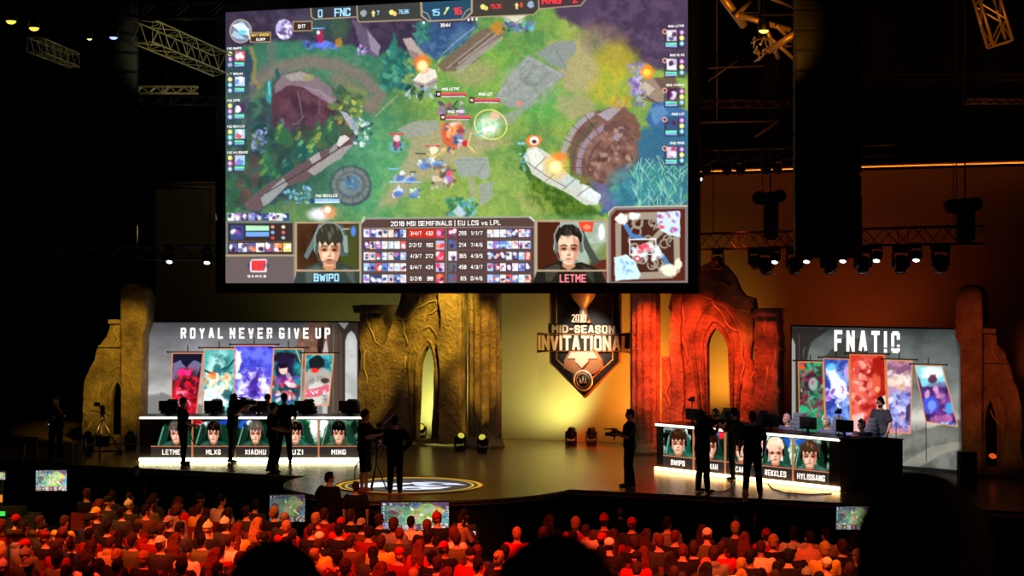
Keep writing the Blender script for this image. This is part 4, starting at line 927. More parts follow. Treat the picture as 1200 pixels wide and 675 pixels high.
    a.poly([(472, 46), (482, 44), (496, 60), (500, 72), (488, 76), (478, 58)], 'a89890', .95, 1.2, 1); a.poly([(478, 58), (490, 62), (494, 74), (486, 80)], '7c6860', .8, 1)
    a.poly([(484, 94), (498, 78), (510, 82), (513, 92), (498, 104)], 'e0d4c4', 1, 1); a.poly([(484, 94), (498, 98), (513, 90), (512, 98), (497, 108), (485, 100)], 'a09088', .95, 1); a.line([(485, 97), (498, 102), (512, 95)], 1, '5a5050', .9)
    a.blob(495, 74, 9, 10, 'f06820', .9, .7, warp=.3); a.blob(495, 77, 6, 6, 'fff0a0', 1, .7); a.dabs(40, 476, 102, 514, 114, ['2c4438', 'b8ccd4', '6c9098', '1c2c28'], 1, 2.6, 25)
    a.line([(514, 84), (514, 72), (518, 66)], 1.2, 'b8a870', .8); a.line([(519, 90), (516, 80)], 1, 'a89858', .7)
    # river and bank at top centre
    a.poly([(488, 30), (500, 26), (560, 26), (552, 42), (524, 62), (510, 72), (496, 60), (486, 46)], '33507c', .9, 4, 3); a.tex(490, 28, 556, 68, ('284068', '4a7090'), 8, 8, .6); a.dabs(40, 484, 26, 504, 52, ['2c6a5c', '40846c', '28504c'], 1, 3, 27)
    a.line([(520, 62), (538, 46), (556, 32)], 1.6, '7890b0', .8); a.poly([(512, 76), (530, 62), (562, 36), (586, 28), (592, 40), (556, 72), (534, 84), (520, 84)], '6a5648', .92, 2, 2)
    for k in range(4): a.line([(524+k*7, 80-k*3), (556+k*9, 54-k*4), (576+k*5, 38-k*1)], 2.4, ['8c7c74', '58463e', '948a88', '7a6c60'][k], .85, 1.2)
    a.poly([(534, 80), (560, 60), (588, 42), (590, 46), (560, 68), (538, 86)], 'a09c98', .6, 1.2); a.blob(584, 32, 9, 7, 'c08020', .8, .7, warp=.4)
    a.poly([(586, 18), (604, 14), (622, 14), (606, 30), (602, 31)], 'ccc8ac', 1, 1); a.line([(590, 20), (604, 27), (620, 17)], 1.4, '8c8878'); a.dabs(44, 589, 24, 624, 36, ['2f6a80', '5cb0c8', '203c4c', '6c5c98'], 1, 2.6, 28, inside=lambda x, y: abs(x-606) < 20 and y > 22+(.45*(18-abs(x-606))))
    # plazas
    a.poly([(579, 114), (600, 86), (619, 63), (636, 74), (664, 88), (640, 104), (618, 128), (596, 126)], '868c86', .97, 1.5, 1); a.line([(584, 112), (619, 68), (658, 88), (616, 122), (584, 114)], 1.8, '9aa09a', .8)
    a.tex(585, 70, 655, 125, ('787e7a', '969c94'), 6, 12, .5); a.blob(624, 94, 11, 8, '6e7672', .7, .3); a.blob(626, 92, 7, 5, '8a928c', .8, .3)
    a.poly([(627, 62), (650, 50), (673, 47), (676, 60), (664, 72), (664, 83), (646, 76)], '7c8682', .95, 1.5, 1); a.line([(648, 52), (656, 66), (664, 80)], 1, '5c6662', .8); a.line([(590, 44), (598, 52), (606, 64), (612, 68)], 1.2, '7c6a3c', .9)
    a.poly([(464, 152), (480, 144), (510, 140), (515, 150), (500, 158), (478, 162)], '8c9084', .85, 1.5, 2); a.poly([(532, 190), (540, 184), (572, 184), (575, 205), (568, 212), (556, 206), (540, 208)], '8e9690', .95, 1.3, 1); a.line([(536, 188), (570, 187), (560, 204)], 1, '6c746e', .8)
    a.poly([(560, 216), (578, 212), (578, 230), (566, 242), (562, 240)], '8c9488', .9, 1.2, 1); a.poly([(548, 208), (556, 208), (558, 234), (552, 234)], '98947c', .8, 1.2); a.line([(440, 136), (466, 112)], 2.4, '8c8c68', .7, 1.2)
    a.poly([(586, 136), (600, 130), (618, 126), (600, 146), (592, 148)], '889080', .8, 1.5, 1)
    # bushes bottom centre
    a.dabs(60, 524, 232, 560, 252, ['3c8088', '5cb0c0', '2c5a54', '7cc8d0', '2c6c3c'], 1.2, 3, 31); a.poly([(530, 248), (538, 240), (546, 250), (540, 256)], 'b0c0d0', .9)
    # top right woods
    a.poly([(655, 20), (640, -12), (812, -20), (812, 90), (790, 84), (762, 78), (742, 60), (716, 50), (700, 34), (680, 34)], '42324c', .96, 7, 5); a.tex(680, -12, 806, 80, ('34283e', '5a4462'), 12, 15, .55)
    a.line([(706, 46), (716, 40), (730, 30)], 1, '2c2438', .8); a.blob(700, 38, 26, 12, '8c705c', .5, .8, warp=.3); a.blob(722, 72, 22, 22, 'b09c28', .7, .8, warp=.3); a.blob(706, 105, 16, 14, 'b8a42c', .5, .8, warp=.3)
    a.tex(700, 80, 745, 130, ('8ca038', 'c4a830'), 6, 17, .5)
    # right tower
    a.poly([(744, 106), (752, 94), (762, 90), (776, 98), (790, 110), (778, 124), (760, 118)], '8c7668', .97, 1.5, 1); a.poly([(746, 104), (756, 96), (768, 104), (760, 112)], 'b8a896', .9, 1)
    for k in range(3): a.line([(748+k*3, 108+k*4), (766+k*7, 118+k*3)], 1.6, '54403c', .8)
    a.poly([(764, 92), (790, 88), (800, 110), (790, 122), (780, 108)], '5c4440', .9, 2, 2); a.blob(758, 84, 8, 8, 'f88020', .97, .4, warp=.3); a.blob(758, 85, 4.5, 4.5, 'ffd850', .9, .6)
    a.dabs(40, 738, 74, 752, 112, ['9880d0', '6c54a8', 'c4b0ec'], 1, 2.6, 33); a.dabs(16, 740, 106, 756, 124, ['a09cac', '6c6c84'], 1.2, 2.6, 34)
    a.poly([(764, 122), (780, 118), (806, 130), (806, 170), (770, 160), (756, 140)], '335c90', .97, 3, 2); a.poly([(760, 128), (776, 122), (784, 134), (768, 146)], '5c84b4', .8, 3, 2)
    # amphitheatre
    a.poly([(668, 200), (664, 176), (676, 152), (700, 130), (728, 122), (744, 134), (752, 156), (748, 190), (730, 214), (700, 226), (680, 216)], '6c4840', .96, 3, 3); a.tex(672, 130, 746, 215, ('5a3c38', '8c6458'), 9, 19, .6)
    arc = lambda r, a0, a1, cx=730, cy=196, e=1.0: [(cx+r*math.cos(t)*e, cy-r*math.sin(t)) for t in np.linspace(a0, a1, 12)]
    a.line(arc(72, 2.1, 3.2), 6, '9a8e9c', .9, 1.2); a.line(arc(60, 2.1, 3.3), 4, '4a5038', .8, 1.2); a.line(arc(52, 2.0, 3.3), 6, '8c7c88', .9, 1.2); a.line(arc(40, 2.2, 3.4), 3, '58403c', .8, 1)
    for k, t in enumerate((2.2, 2.45, 2.7, 2.95, 3.15)):
        a.line([(730+46*math.cos(t), 196-46*math.sin(t)), (730+76*math.cos(t), 196-76*math.sin(t))], 1, '4c3c40', .8)
    a.poly([(700, 134), (716, 126), (728, 128), (712, 142)], '9c94a0', .9, 1.2); a.poly([(718, 162), (726, 148), (732, 150), (724, 166)], '94889c', .85, 1.2); a.blob(706, 186, 6, 4, '4c342c', .9, .4); a.dabs(40, 690, 150, 745, 215, ['9c7264', '4c3430', 'a88878'], 1, 3, 37)
    a.poly([(712, 124), (726, 116), (734, 124), (722, 130)], 'a09068', .8, 1.2); a.dabs(20, 716, 114, 740, 126, ['c8a030', 'a88428'], 1, 2, 38)
    # water and reeds at lower right
    a.poly([(752, 150), (806, 150), (806, 250), (700, 250), (720, 224), (744, 200)], '2f5c7c', .95, 5, 4); a.poly([(690, 210), (710, 216), (726, 236), (712, 248), (694, 228)], '5c5c90', .8, 3, 2); a.tex(710, 190, 803, 248, ('2c6478', '3c8c94'), 9, 14, .7)
    r = random.Random(4)
    for k in range(150):
        x = r.uniform(742, 800); y = r.uniform(196, 246); L = r.uniform(8, 22); t = r.uniform(-.9, .9)
        a.line([(x, y), (x+L*math.sin(t), y-L*math.cos(t))], .9, r.choice(['5cb090', '8cc8a8', '2c6c5c', '3c8c7c', 'a8d8b0']), .75)
    # pale wall structure, hedge and glow
    a.poly([(612, 172), (618, 176), (640, 214), (668, 228), (706, 250), (660, 254), (632, 230), (610, 196)], '34541e', .9, 4, 4); a.tex(615, 200, 700, 252, ('2c4c18', '6c8428'), 5, 24, .6)
    a.poly([(614, 186), (618, 174), (628, 171), (640, 178), (654, 186), (662, 200), (676, 214), (690, 218), (704, 230), (700, 240), (686, 240), (664, 226), (640, 214), (624, 204)], 'c4c6b8', .98, 1.4, 1)
    a.poly([(618, 178), (628, 173), (636, 182), (636, 200), (624, 196)], 'e0e0d4', .9, 1.2); a.poly([(664, 204), (680, 212), (676, 222), (660, 216)], 'b8c4c4', .9, 1); a.poly([(684, 216), (704, 228), (700, 240), (682, 230)], 'd8e0e0', .95, 1)
    for q in ([(626, 198), (640, 184)], [(640, 212), (656, 198)], [(660, 222), (676, 208)], [(676, 230), (692, 218)], [(618, 190), (640, 206), (664, 220)]): a.line(q, 1.2, '6c706c', .9)
    a.blob(652, 194, 13, 13, 'f8b030', .7, 1.0); a.blob(651, 196, 7, 7, 'fff4a8', 1, .7); a.blob(656, 183, 8, 5, 'f07830', .8, .6, warp=.4)
    a.blob(626, 165, 9, 7, 'f07030', .95, .3, warp=.3); a.blob(626, 165, 5.5, 5, 'f8f0e8', 1, .3); a.blob(626, 166, 3, 2.4, '5c2c20', 1); a.dabs(12, 608, 168, 616, 200, ['6cb8d8', 'a0d8e8'], .8, 1.8, 39)
    a.line([(628, 146), (640, 158), (638, 172)], 1.2, '8c7440', .8); a.line([(640, 152), (660, 156), (672, 160)], 1.2, '7c6a3c', .7)
    # fighters and followers
    a.blob(465, 172, 9, 6, '7cc0e0', .5, .9); a.blob(465, 168, 4.5, 6, 'a83858', .95, warp=.3); a.blob(465, 162, 4, 4, 'f0d0d8', .95); a.dabs(8, 460, 168, 472, 176, ['30284c', '5c68b8'], 1, 2.2, 40); a.line([(457, 157), (473, 157)], 1.8, 'd83048')
    for x, y in ((468, 206), (482, 208), (467, 224), (485, 226), (497, 192), (512, 190)):
        a.dabs(9, x-6, y-5, x+6, y+5, ['c8d8ec', '7c98c8', '4c60a0', 'f0f4f8'], 1, 2.4, int(x*3+y)); a.blob(x, y+3, 6, 3.5, '4868b8', .75, .5, warp=.3)
    for x0, x1, y, c in ((456, 466, 198, '68b0e0'), (481, 487, 201.5, '282c30'), (487, 500, 180, '282c30'), (507, 521, 190.5, '70a8d8'), (527, 534, 200, '282c30'), (457, 492, 213, '98c4e8'), (499, 516, 171, 'd83048')): a.line([(x0, y), (x1, y)], 1.5, c, .95)
    a.blob(508, 176, 5, 5, 'f0e8c0', .9, warp=.3); a.line([(500, 180), (508, 184), (516, 180)], 1.4, 'e8d048', .9)
    a.blob(518, 208, 11, 11, '9c8c70', .9, .4, warp=.3); a.dabs(34, 506, 194, 534, 220, ['c8b898', '6c5838', 'f0e8d8', 'd8a848', 'c8d4e8', '3c2c28'], 1, 3, 43); a.blob(527, 206, 4, 8, 'a868a8', .9, warp=.3); a.blob(526, 203, 3, 3, 'e04848', .95)
    a.blob(531, 158, 13, 14, 'c85838', .95, .3, warp=.3); a.blob(530, 153, 8, 7, 'f07828', .95, .4, warp=.3); a.blob(536, 163, 8, 6, '5c78b0', .9, .4, warp=.3); a.dabs(34, 519, 144, 544, 178, ['f0e0d0', 'e85828', '3c4468', 'd8d8e8', 'c82828', 'f8b070'], 1, 2.8, 44); a.blob(545, 168, 4, 4, 'c02828', .95)
    a.dabs(24, 515, 120, 545, 134, ['8c5c98', 'c83c58', 'e0c0d8', '3c3458'], 1, 3, 45); a.line([(530, 126), (536, 118)], 1.6, '3c3c44')
    a.line([(575+19*math.cos(t)*.95-6*math.sin(t), 146-17*math.sin(t)*1.0-9*math.cos(t)*.4) for t in np.linspace(0, 6.3, 30)], 1.4, 'e8e070', .9); a.blob(572, 148, 15, 12, 'e8f4e0', .75, .8, rot=-.5); a.blob(580, 136, 6, 5, 'e0b090', .9, warp=.3); a.dabs(26, 560, 140, 584, 158, ['ffffff', '60b8c8', '78c890', 'c8e8a8'], 1, 2.8, 46)
    a.line([(552, 156), (548, 170), (556, 178)], 1.6, 'f0e080', .7, 1.4); a.blob(609, 121, 3, 3, 'e07060', .9)
    a.blob(375, 251, 13, 7, 'f4f0ff', .9, .8); a.blob(386, 248, 8, 8, 'e88850', .85, .7, warp=.3); a.blob(384, 246, 4, 4, 'fff4e0', .9)
    for x, y in ((514, 111), (553, 118), (519, 138)): a.rect(x-3, y-4, x+3, y+3, '40181c'); a.rect(x+3, y-2.6, x+33, y+.4, 'd84c50'); a.rect(x+3, y-.1, x+33, y+1.6, '8c2c34'); a.rect(x+3, y+1.6, x+31, y+2.6, 'd8dce8')
    a.rect(364, 233, 369, 238, '283c6c'); a.rect(369, 233, 398, 236, '90b8f0'); a.rect(369, 236, 398, 238, 'c8d8f0')
    a.grain(.10, 6, 1.8)
    a.shade(np.clip(.93+.0*a.X, 0, 2))
def tiles(a, x0, x1, y, h, n, seed, pal=None, slope=-.0):
    r = random.Random(seed); pal = pal or ['c8d8f0', '5878c0', 'e8e0f0', '8c60b8', 'd84848', 'f0e8e0', '284070', '98b8e0', 'e8b8a0', '402848']
    w = (x1-x0)/n
    for i in range(n):
        xx = x0+i*w; yy = y+slope*(xx-x0); a.rect(xx+.3, yy, xx+w-.3, yy+h, r.choice(pal))
        for k in range(4): a.blob(xx+w*r.uniform(.25, .75), yy+h*r.uniform(.2, .8), w*.28, h*.22, r.choice(pal), .9, .4, rot=r.uniform(0, 3), warp=.3, seed=k+seed)
def hud(a):
    G1, BR, BG = '9c8466', '46322f', '5e6460'
    # side columns
    for i, y in enumerate((57, 87, 118, 148.5, 179)):
        tiles(a, 275, 287, y+3, 11, 1, 60+i); a.rect(275, y+16, 286, y+18.5, '60d8a0'); a.rect(275, y+19, 286, y+20.6, '70a0f0')
        for k, c in enumerate((['e8c850', 'c868c8', '8c9cf0'][0], ['c868d8', '60b8e0'][i % 2], '8898e0')): a.blob(269.5, y+6+k*6.5, 2.7, 2.7, c, .95, .2); a.blob(269.5, y+6+k*6.5, 1.2, 1.4, 'f4f0e8', .8)
    for i, y in enumerate((31, 65, 100, 134, 168)):
        a.rect(778, y+3, 803, y+26, '2c2834', .6); tiles(a, 781, 793, y+4, 13, 1, 80+i, ['a03060', '402040', 'c0a8c0', '30486c', 'd8d0e0']); a.rect(780, y+19, 793, y+21.5, '60d8b0'); a.rect(780, y+22, 793, y+24, '80a8e8'); a.blob(779, y+6, 3, 3, 'e8b090', .9, .2); a.blob(779, y+6, 2, 2, '502838', .9, .2)
        for k, c in enumerate(('c060c8', 'e8d860', '58b0c8')): a.blob(799, y+7+k*6.5, 2.7, 2.9, c, .95, .2); a.blob(799, y+7+k*6.5, 1.1, 1.3, 'fffbe8', .8)
    # icons and boxes at top left
    a.blob(282, 36.5, 13, 14, 'c89c78', 1, .08); a.blob(282, 36.5, 12, 13, '5a6c88', 1, .1); a.poly([(272, 30), (282, 26), (292, 34), (292, 42), (284, 40), (276, 34)], 'c8d4e4', .95, 1.2, 1); a.poly([(274, 36), (284, 42), (288, 46), (278, 46), (272, 42)], 'a4b4cc', .9, 1.2, 1); a.blob(284, 38, 5, 3, '58b8c0', .9, warp=.3); a.line([(284, 26), (290, 34), (293, 46)], 1.1, 'f0f4ff', .9)
    a.blob(333, 34.5, 10, 12, 'a8a0d0', 1, .1); a.dabs(40, 325, 25, 341, 44, ['5c4c80', 'd8d0f0', '8c7cb8', 'f0ecff', '483868'], 1, 2.4, 50)
    a.rect(293, 38, 317.5, 50, G1, 1, -.03); a.rect(294, 39, 316.5, 49, '33241f', 1, -.03); a.rect(343, 25, 366, 37, G1, 1, -.03); a.rect(344, 26, 365, 36, '33241f', 1, -.03)
    # score bar
    a.poly([(363, 5), (364.5, 20), (368, 23), (418, 20.5), (418, 0), (363, 3)], G1); a.poly([(364.3, 5), (365.8, 19.6), (368.6, 21.8), (418, 19.3), (418, 0)], '2c2a30')
    a.poly([(417.5, 5), (418.5, 24), (421, 26.5), (494, 23.5), (494, 0), (417.5, 0)], G1); a.poly([(418.8, 5), (419.8, 23.4), (421.5, 25.2), (494, 22.2), (494, 0)], '303230')
    a.poly([(550, -5), (550, 21), (626, 17.6), (632, 11), (632, -10)], G1); a.poly([(550, -5), (550, 19.8), (625.4, 16.4), (630.8, 10.6), (630.8, -10)], '34302c')
    a.poly([(630.5, -10), (631, 10.8), (681, 7), (690, -4), (690, -14)], G1); a.poly([(631.8, -10), (632, 9.6), (680.4, 5.8), (688, -4), (688, -14)], '3a2a30')
    a.poly([(492, -5), (493, 19), (502, 25.6), (545, 23.4), (554, 15), (554, -8)], G1); a.poly([(494.5, -5), (495.2, 18.4), (503, 24), (544, 21.8), (551.8, 14.4), (551.8, -8)], '1f3c50'); a.line([(495, 13), (501, 16), (505, 24)], 1, G1); a.line([(551, 10), (546, 13), (541, 22)], 1, G1)
    a.blob(426, 15.5, 3.6, 4, '8c949c', .9, .3, warp=.3); a.blob(622, 5.5, 3.6, 4, '8ca0b8', .9, .3, warp=.3)
    for x, y, c in ((437.5, 15.5, 'f0c878'), (605.5, 6.5, 'f0c878')): a.poly([(x-2.6, y), (x, y-3.6), (x+2.6, y), (x+1.2, y), (x+1.2, y+4), (x-1.2, y+4), (x-1.2, y)], c)
    for x, y in ((459, 14.5), (566, 8)): a.blob(x, y, 3, 3, 'e8d070', 1, .2); a.blob(x+3.4, y+1.6, 2.6, 2.6, 'd8b858', 1, .2)
    a.line([(520.5, 16.5), (525, 9.5)], 1.6, 'e8d880'); a.line([(525.5, 9), (523.5, 10)], 2, 'e8d880')
    a.poly([(513, 26), (531, 25.2), (530, 33.2), (514, 34)], '2c2c3c', .75)
    a.blob(496.5, 26.5, 1.2, 1.8, 'e8f0ff'); a.blob(549, 23, 1.2, 1.8, 'f8f0ff'); a.blob(553.5, 22.6, 1.2, 1.8, 'f8f0ff'); a.blob(558.5, 22.4, 1.2, 1.8, 'f8f0ff')
    # bottom: champion strip, status panel, sponsor panel
    tiles(a, 266.5, 339.5, 249.8, 8.6, 9, 7)
    a.poly([(264, 259), (338, 258.8), (346, 263), (346.5, 333), (262, 333)], BG); a.rect(267, 261.5, 343, 298, '2f2422'); a.rect(264, 298.4, 346, 300.4, G1); a.rect(264.5, 300.6, 343.5, 332, '584c4c')
    tiles(a, 270, 286, 264, 17, 1, 9, ['6c3c90', '3c2050', 'e8d8f0', '2c3c70', 'f0e8f4']); a.rect(287.5, 264, 315, 277.6, '1c2c3c'); a.rect(288, 264.6, 315, 270.4, '9ce0a8'); a.rect(288, 271.8, 315, 277, '6090e0')
    for i in range(6): a.blob(319.5+(i % 2)*12.5, 266+(i//2)*6.3, 2.2, 1.9, ['d08060', 'e0d0a0', '70a0e0', 'c06060', 'c04040', '90a8b8'][i], .95, .3)
    tiles(a, 268.5, 331, 285, 10, 6, 12, ['c83838', '301820', 'd8d8e8', '505088', 'e07840', 'f0e0d0']); tiles(a, 331.5, 341.5, 285, 10, 1, 14, ['f0d870', 'f8f4d8', 'e8a840'])
    a.line([(268, 283), (343, 283)], .7, '5c4c48')
    a.poly([(291, 311), (295, 304), (312, 303.5), (315, 311), (312, 319), (294, 319)], 'd8d4e0', .95, 1); a.poly([(289.5, 311), (293, 306), (293, 316.5)], '383850', 1, .6); a.poly([(316, 311), (312.5, 306), (312.5, 316.5)], '383850', 1, .6); a.poly([(294.5, 311), (296.5, 306), (310.5, 305.5), (312, 311), (309.5, 317), (296.5, 317)], '4a3436', .95, .8)
    # player camera left
    a.rect(345.5, 259.8, 424, 333, G1); a.rect(348, 262, 420.5, 315.8, '3c2416'); a.rect(346.8, 318, 421.8, 332.4, '544442'); a.tex(348, 262, 420, 315, ('2c180e', '46301c'), 14, 4, .7)
    a.poly([(395, 270), (420, 262), (420, 316), (398, 316)], '38481c', .7, 5); a.poly([(356, 300), (368, 276), (374, 262), (378, 264), (372, 282), (360, 304)], '5c7878', .8, 1.5); a.poly([(396, 262), (404, 266), (408, 300), (398, 300)], '3c504c', .9, 1.5); a.poly([(402, 276), (407, 276), (408, 296), (403, 296)], '8ca8a4', .7, 1.5)
    a.blob(414, 271, 3, 6, '4870d8', .9, .5); a.line([(398, 269), (409, 268)], 1.4, 'c8b8a0', .7)
    a.portrait(386, 290, 46, hair='2c2a22', skin='f2b894', shadow='5c2814', shirt='2c3430', head='3c4c48'); a.blob(386, 307, 7, 3.5, '5c2c1c', .5, .8); a.rect(347, 316, 421.5, 318.2, G1)
    # table
    a.poly([(421.5, 262), (428, 255.4), (620, 253.4), (627.5, 259), (628, 333), (421.5, 333)], '8c8c84'); a.poly([(423.5, 262.6), (429, 257), (619, 255), (626, 260), (626, 332), (423.5, 332)], '463430'); a.line([(425, 267.4), (625, 266)], .8, '8c7c74')
    for i, y in enumerate((273.6, 287.3, 300.2, 313.2, 326.5)):
        if i == 0: a.rect(478, y-5.6, 510, y+5, 'b02418')
        tiles(a, 426, 476, y-4.6, 9, 7, 100+i); tiles(a, 571, 622, y-4.8, 9, 7, 130+i); tiles(a, 510.4, 520.8, y-5.4, 10.6, 1, 160+i, ['c83048', '382050', 'e8d0d8', 'e07838', 'b0a0c8']); tiles(a, 525, 535.4, y-5.6, 10.6, 1, 190+i, ['a02048', '402050', 'f0d8e0', '3858a0', '505058'])
        if i: a.line([(425, y-6.8), (625, y-7.2)], .5, '5a4642')
    a.line([(523, 268), (523, 332)], .8, '8c7c74'); a.line([(427, 254), (424, 260)], 1, 'e8d8b8'); a.line([(621, 254), (626, 259)], 1, 'e8e0d0')
    # player camera right
    a.rect(627.5, 257.6, 713.5, 333, G1); a.rect(630, 260, 710.5, 316, '3a1a10'); a.rect(630.5, 318, 711.5, 332.6, '5c3436'); a.poly([(656, 260), (710.5, 260), (710.5, 316), (656, 316)], '8c9c8c', 1, .6); a.poly([(690, 286), (710.5, 284), (710.5, 316), (690, 316)], '5c6c34', .9, 2); a.tex(656, 260, 710, 300, ('7c8c80', 'b4c0b4'), 10, 5, .5)
    a.poly([(678, 260), (696, 260), (694, 272), (680, 271)], 'd83820', 1, 1); a.blob(688, 266, 4, 3, 'ff9880', .7, warp=.3); a.blob(705, 272, 3.6, 9, 'f4f8f8', .95, .4); a.poly([(693, 306), (710.5, 304), (710.5, 316), (690, 316)], '4c1810', .9, 1)
    a.poly([(676, 272), (684, 270), (690, 284), (704, 306), (696, 312), (684, 290)], '343c34', .95, 1.2); a.line([(685, 272), (692, 288), (702, 304)], 1, '7c887c', .8)
    a.portrait(666.5, 289, 45, hair='1c1814', skin='eeb898', shadow='642818', shirt='1c1a14', head='505854', fringe=False); a.line([(683, 296), (682, 306), (670, 308)], 1.2, '98a098'); a.rect(629, 316, 712, 318.2, G1)
    # map panel
    a.poly([(713, 250), (719, 243.4), (806, 241.4), (806, 334), (713, 334)], '6c6264'); a.line([(713.5, 252), (713.5, 249), (720, 242.8), (806, 241)], 1, 'd8c090'); a.poly([(716, 253), (722, 246), (803, 244.5), (803, 329), (716, 330)], '4c1e16')
    a.poly([(721, 262), (728, 251), (740, 249), (796, 248), (797, 318), (788, 326), (722, 328)], '8a7e6c', 1, 1); a.poly([(728, 264), (734, 258), (789, 256), (790, 312), (782, 318), (728, 320)], '3c1e16', 1, 1)
    r = random.Random(3)
    for k in range(26):
        x = r.uniform(730, 788); y = r.uniform(258, 316); rr = r.uniform(3, 6); t0 = r.uniform(0, 6)
        a.line([(x+rr*math.cos(t0+q), y+rr*math.sin(t0+q)) for q in np.linspace(0, 4.2, 9)], 2, '8a7e6c', .95, .8)
    a.line([(730, 320), (788, 256)], 6, '8a7e6c', 1, 1); a.line([(732, 262), (740, 276), (752, 279)], 5, '4068a0', 1, 1.2); a.line([(768, 292), (778, 302), (784, 312)], 5, '4068a0', 1, 1.2)
    a.poly([(770, 249), (797, 247), (797, 278), (786, 276), (774, 270), (770, 262)], 'b8ccd8', 1, 1, 1); a.poly([(720, 302), (733, 298), (744, 306), (751, 322), (748, 327), (721, 329)], 'b8d4ec', 1, 1, 1)
    a.blob(729, 257, 7, 6, 'e0e4d4', .95, .3, warp=.5); a.blob(744, 253, 7, 4, 'e8ecdc', .95, .3, warp=.5); a.blob(784, 317, 10, 7, 'e0e0c0', .95, .3, warp=.5); a.blob(795, 309, 4, 6, 'e0e0c0', .9, .3, warp=.3)
    a.dabs(20, 740, 280, 774, 302, ['e8ecf0', 'f4f4f0', 'c8d4e0'], 1.5, 3.4, 51); a.dabs(18, 772, 250, 794, 272, ['d83048', 'c02840', 'f0d0d8', '7c4cb0'], 1, 2, 52); a.dabs(12, 722, 304, 742, 322, ['5c98d0', '80b8e8'], 1, 2, 53); a.dabs(8, 750, 288, 760, 296, ['c82c40', 'e86070'], 1.4, 2.6, 54); a.blob(747, 303, 3.4, 3.4, 'c82c40', .95, .3); a.blob(747, 303, 2, 2, 'e8d0d0', .9)
    a.line([(738, 280.5), (768.5, 280), (768.5, 298), (738, 298.5), (738, 280.5)], 1.1, 'ffffff')
def paint_main(a):
    game(a); hud(a); a.c = np.clip(np.clip(a.c, 0, 1)**.86*1.10+.015, 0, 1); a.c = np.clip((a.c-.5)*1.10+.505, 0, 1)
BS = thing('hanging_screen', 'giant hanging projection screen showing a video game match with score table, above the stage', 'screen', FM.w(MW/2, -.25), FM.ang)
BH = MH+.5
MB().box((0, .17, BH/2), (MW+.5, .22, BH), bev=.02).build('casing', MATTE, BS)
mb = MB()
for x, z, a_, b_ in ((0, .1, MW+.5, .2), (0, BH-.1, MW+.5, .2)): mb.box((x, .0, z), (a_, .14, b_), bev=.015)
for s in (-1, 1): mb.box((s*(MW/2+.14), 0, BH/2), (.22, .14, BH), bev=.015)
mb.build('black_border', MATTE, BS)
_, MAIN = display('picture', FM, 0, 0, MW, MH, 660, 372, paint_main, BS, 1.0, k=.0)
mb = MB()
for s in (-.75, -.25, .25, .75): mb.tube([(s*MW/2, .17, BH), (s*MW/2, .17, 17.4-FM.o.z)], .02, 6)
mb.build('hanging_chains', BLACK, BS)
BLUE_T = mat('pale_blue_caption', (.6, .8, .95), .5, emit=hexc('a4dcfa'), es=1., sample=False); RED_T = mat('red_caption', (.9, .2, .2), .5, emit=hexc('ff4048'), es=1., sample=False)
PINK_T = mat('pink_caption', (.9, .4, .5), .5, emit=hexc('ff8c98'), es=1., sample=False); YEL_T = mat('gold_caption', (.9, .8, .4), .5, emit=hexc('e8d060'), es=1., sample=False); WH_T = mat('white_caption', (.9, .9, .9), .5, emit=hexc('f4f4f0'), es=1., sample=False)
kw = dict(k=.012, th=0)
blue, red, white, pink, yel = BLUE_T, RED_T, WH_T, PINK_T, YEL_T
def T(m, s, x0, y0, x1, y1, st=.8, gap=1.3): letters_px(s, FM, x0, y0, x1, y1, stroke=st, gap=gap, **kw).build('caption', m, BS, world=True)
T(blue, '0', 372.8, 11.2, 378.2, 20.8); T(blue, 'FNC', 392, 9.4, 411, 19.8, .9, 1.0); T(blue, '7', 441.5, 12.6, 444.8, 18); T(blue, '76.8K', 467, 11.2, 480, 16.6, .8, 1); T(blue, '15', 505.5, 10.8, 515.5, 18.8, .8, .9); T(blue, 'BWIPO', 368, 320.6, 397.6, 330, .95)
T(red, '16', 531, 8.8, 541.5, 17.4, .8, .9); T(red, '75.2K', 574.5, 5, 588, 10.4, .8, 1); T(red, '8', 609.5, 3.2, 612.6, 8.6); T(red, 'RNG', 635, -5, 658, 5.4, .9, 1.0); T(red, '2', 671, -6, 677.4, 3.6); T(red, 'RIOT', 295, 305.2, 312, 317.4, 1.35, .8)
T(pink, 'LETME', 656, 321.4, 687, 331, .8)
T(yel, 'NEXT DRAGON', 295, 39.6, 315.6, 43, .9, 1.1)
T(white, 'ELDER', 300.5, 44.6, 311, 47.8, .9, 1.1); T(white, '0:17', 349.5, 28.6, 358, 33.4, .9, 1.1); T(white, '39:44', 516, 27.4, 528, 32, .8, 1.); T(white, 'GAMES', 290.5, 322.4, 312, 325.2, .9, 2.4)
T(white, '2018 MSI SEMIFINALS | EU LCS vs LPL', 458, 258.8, 587, 265.2, .72, 1.2)
for i, (y, l, cl, cr, r_) in enumerate(((273.6, '3/4/7', '432', '299', '1/1/7'), (287.3, '2/2/12', '190', '214', '7/4/6'), (300.2, '4/3/7', '272', '365', '4/3/5'), (313.2, '6/4/7', '424', '458', '4/3/7'), (326.5, '0/2/8', '88', '65', '0/4/6'))):
    T(white, l, 481 if len(l) < 6 else 479.5, y-2.4, 494, y+2.2); T(white, cl, 499 if len(cl) > 2 else 501, y-2.4, 507.6, y+2.2); T(white, cr, 537.8 if len(cr) > 2 else 540, y-2.6, 546.6, y+2); T(white, r_, 551.8, y-2.6, 565.6, y+2)
for s, y in (('FNC BWIPO', 57), ('FNC BROXAH', 87), ('FNC CAPS', 118), ('FNC REKKLES', 148.5), ('FNC HYLISSANG', 179)): T(white, s, 266.5, y-1.6, 266.5+len(s)*1.85, y+1.4, .75, 1.1)
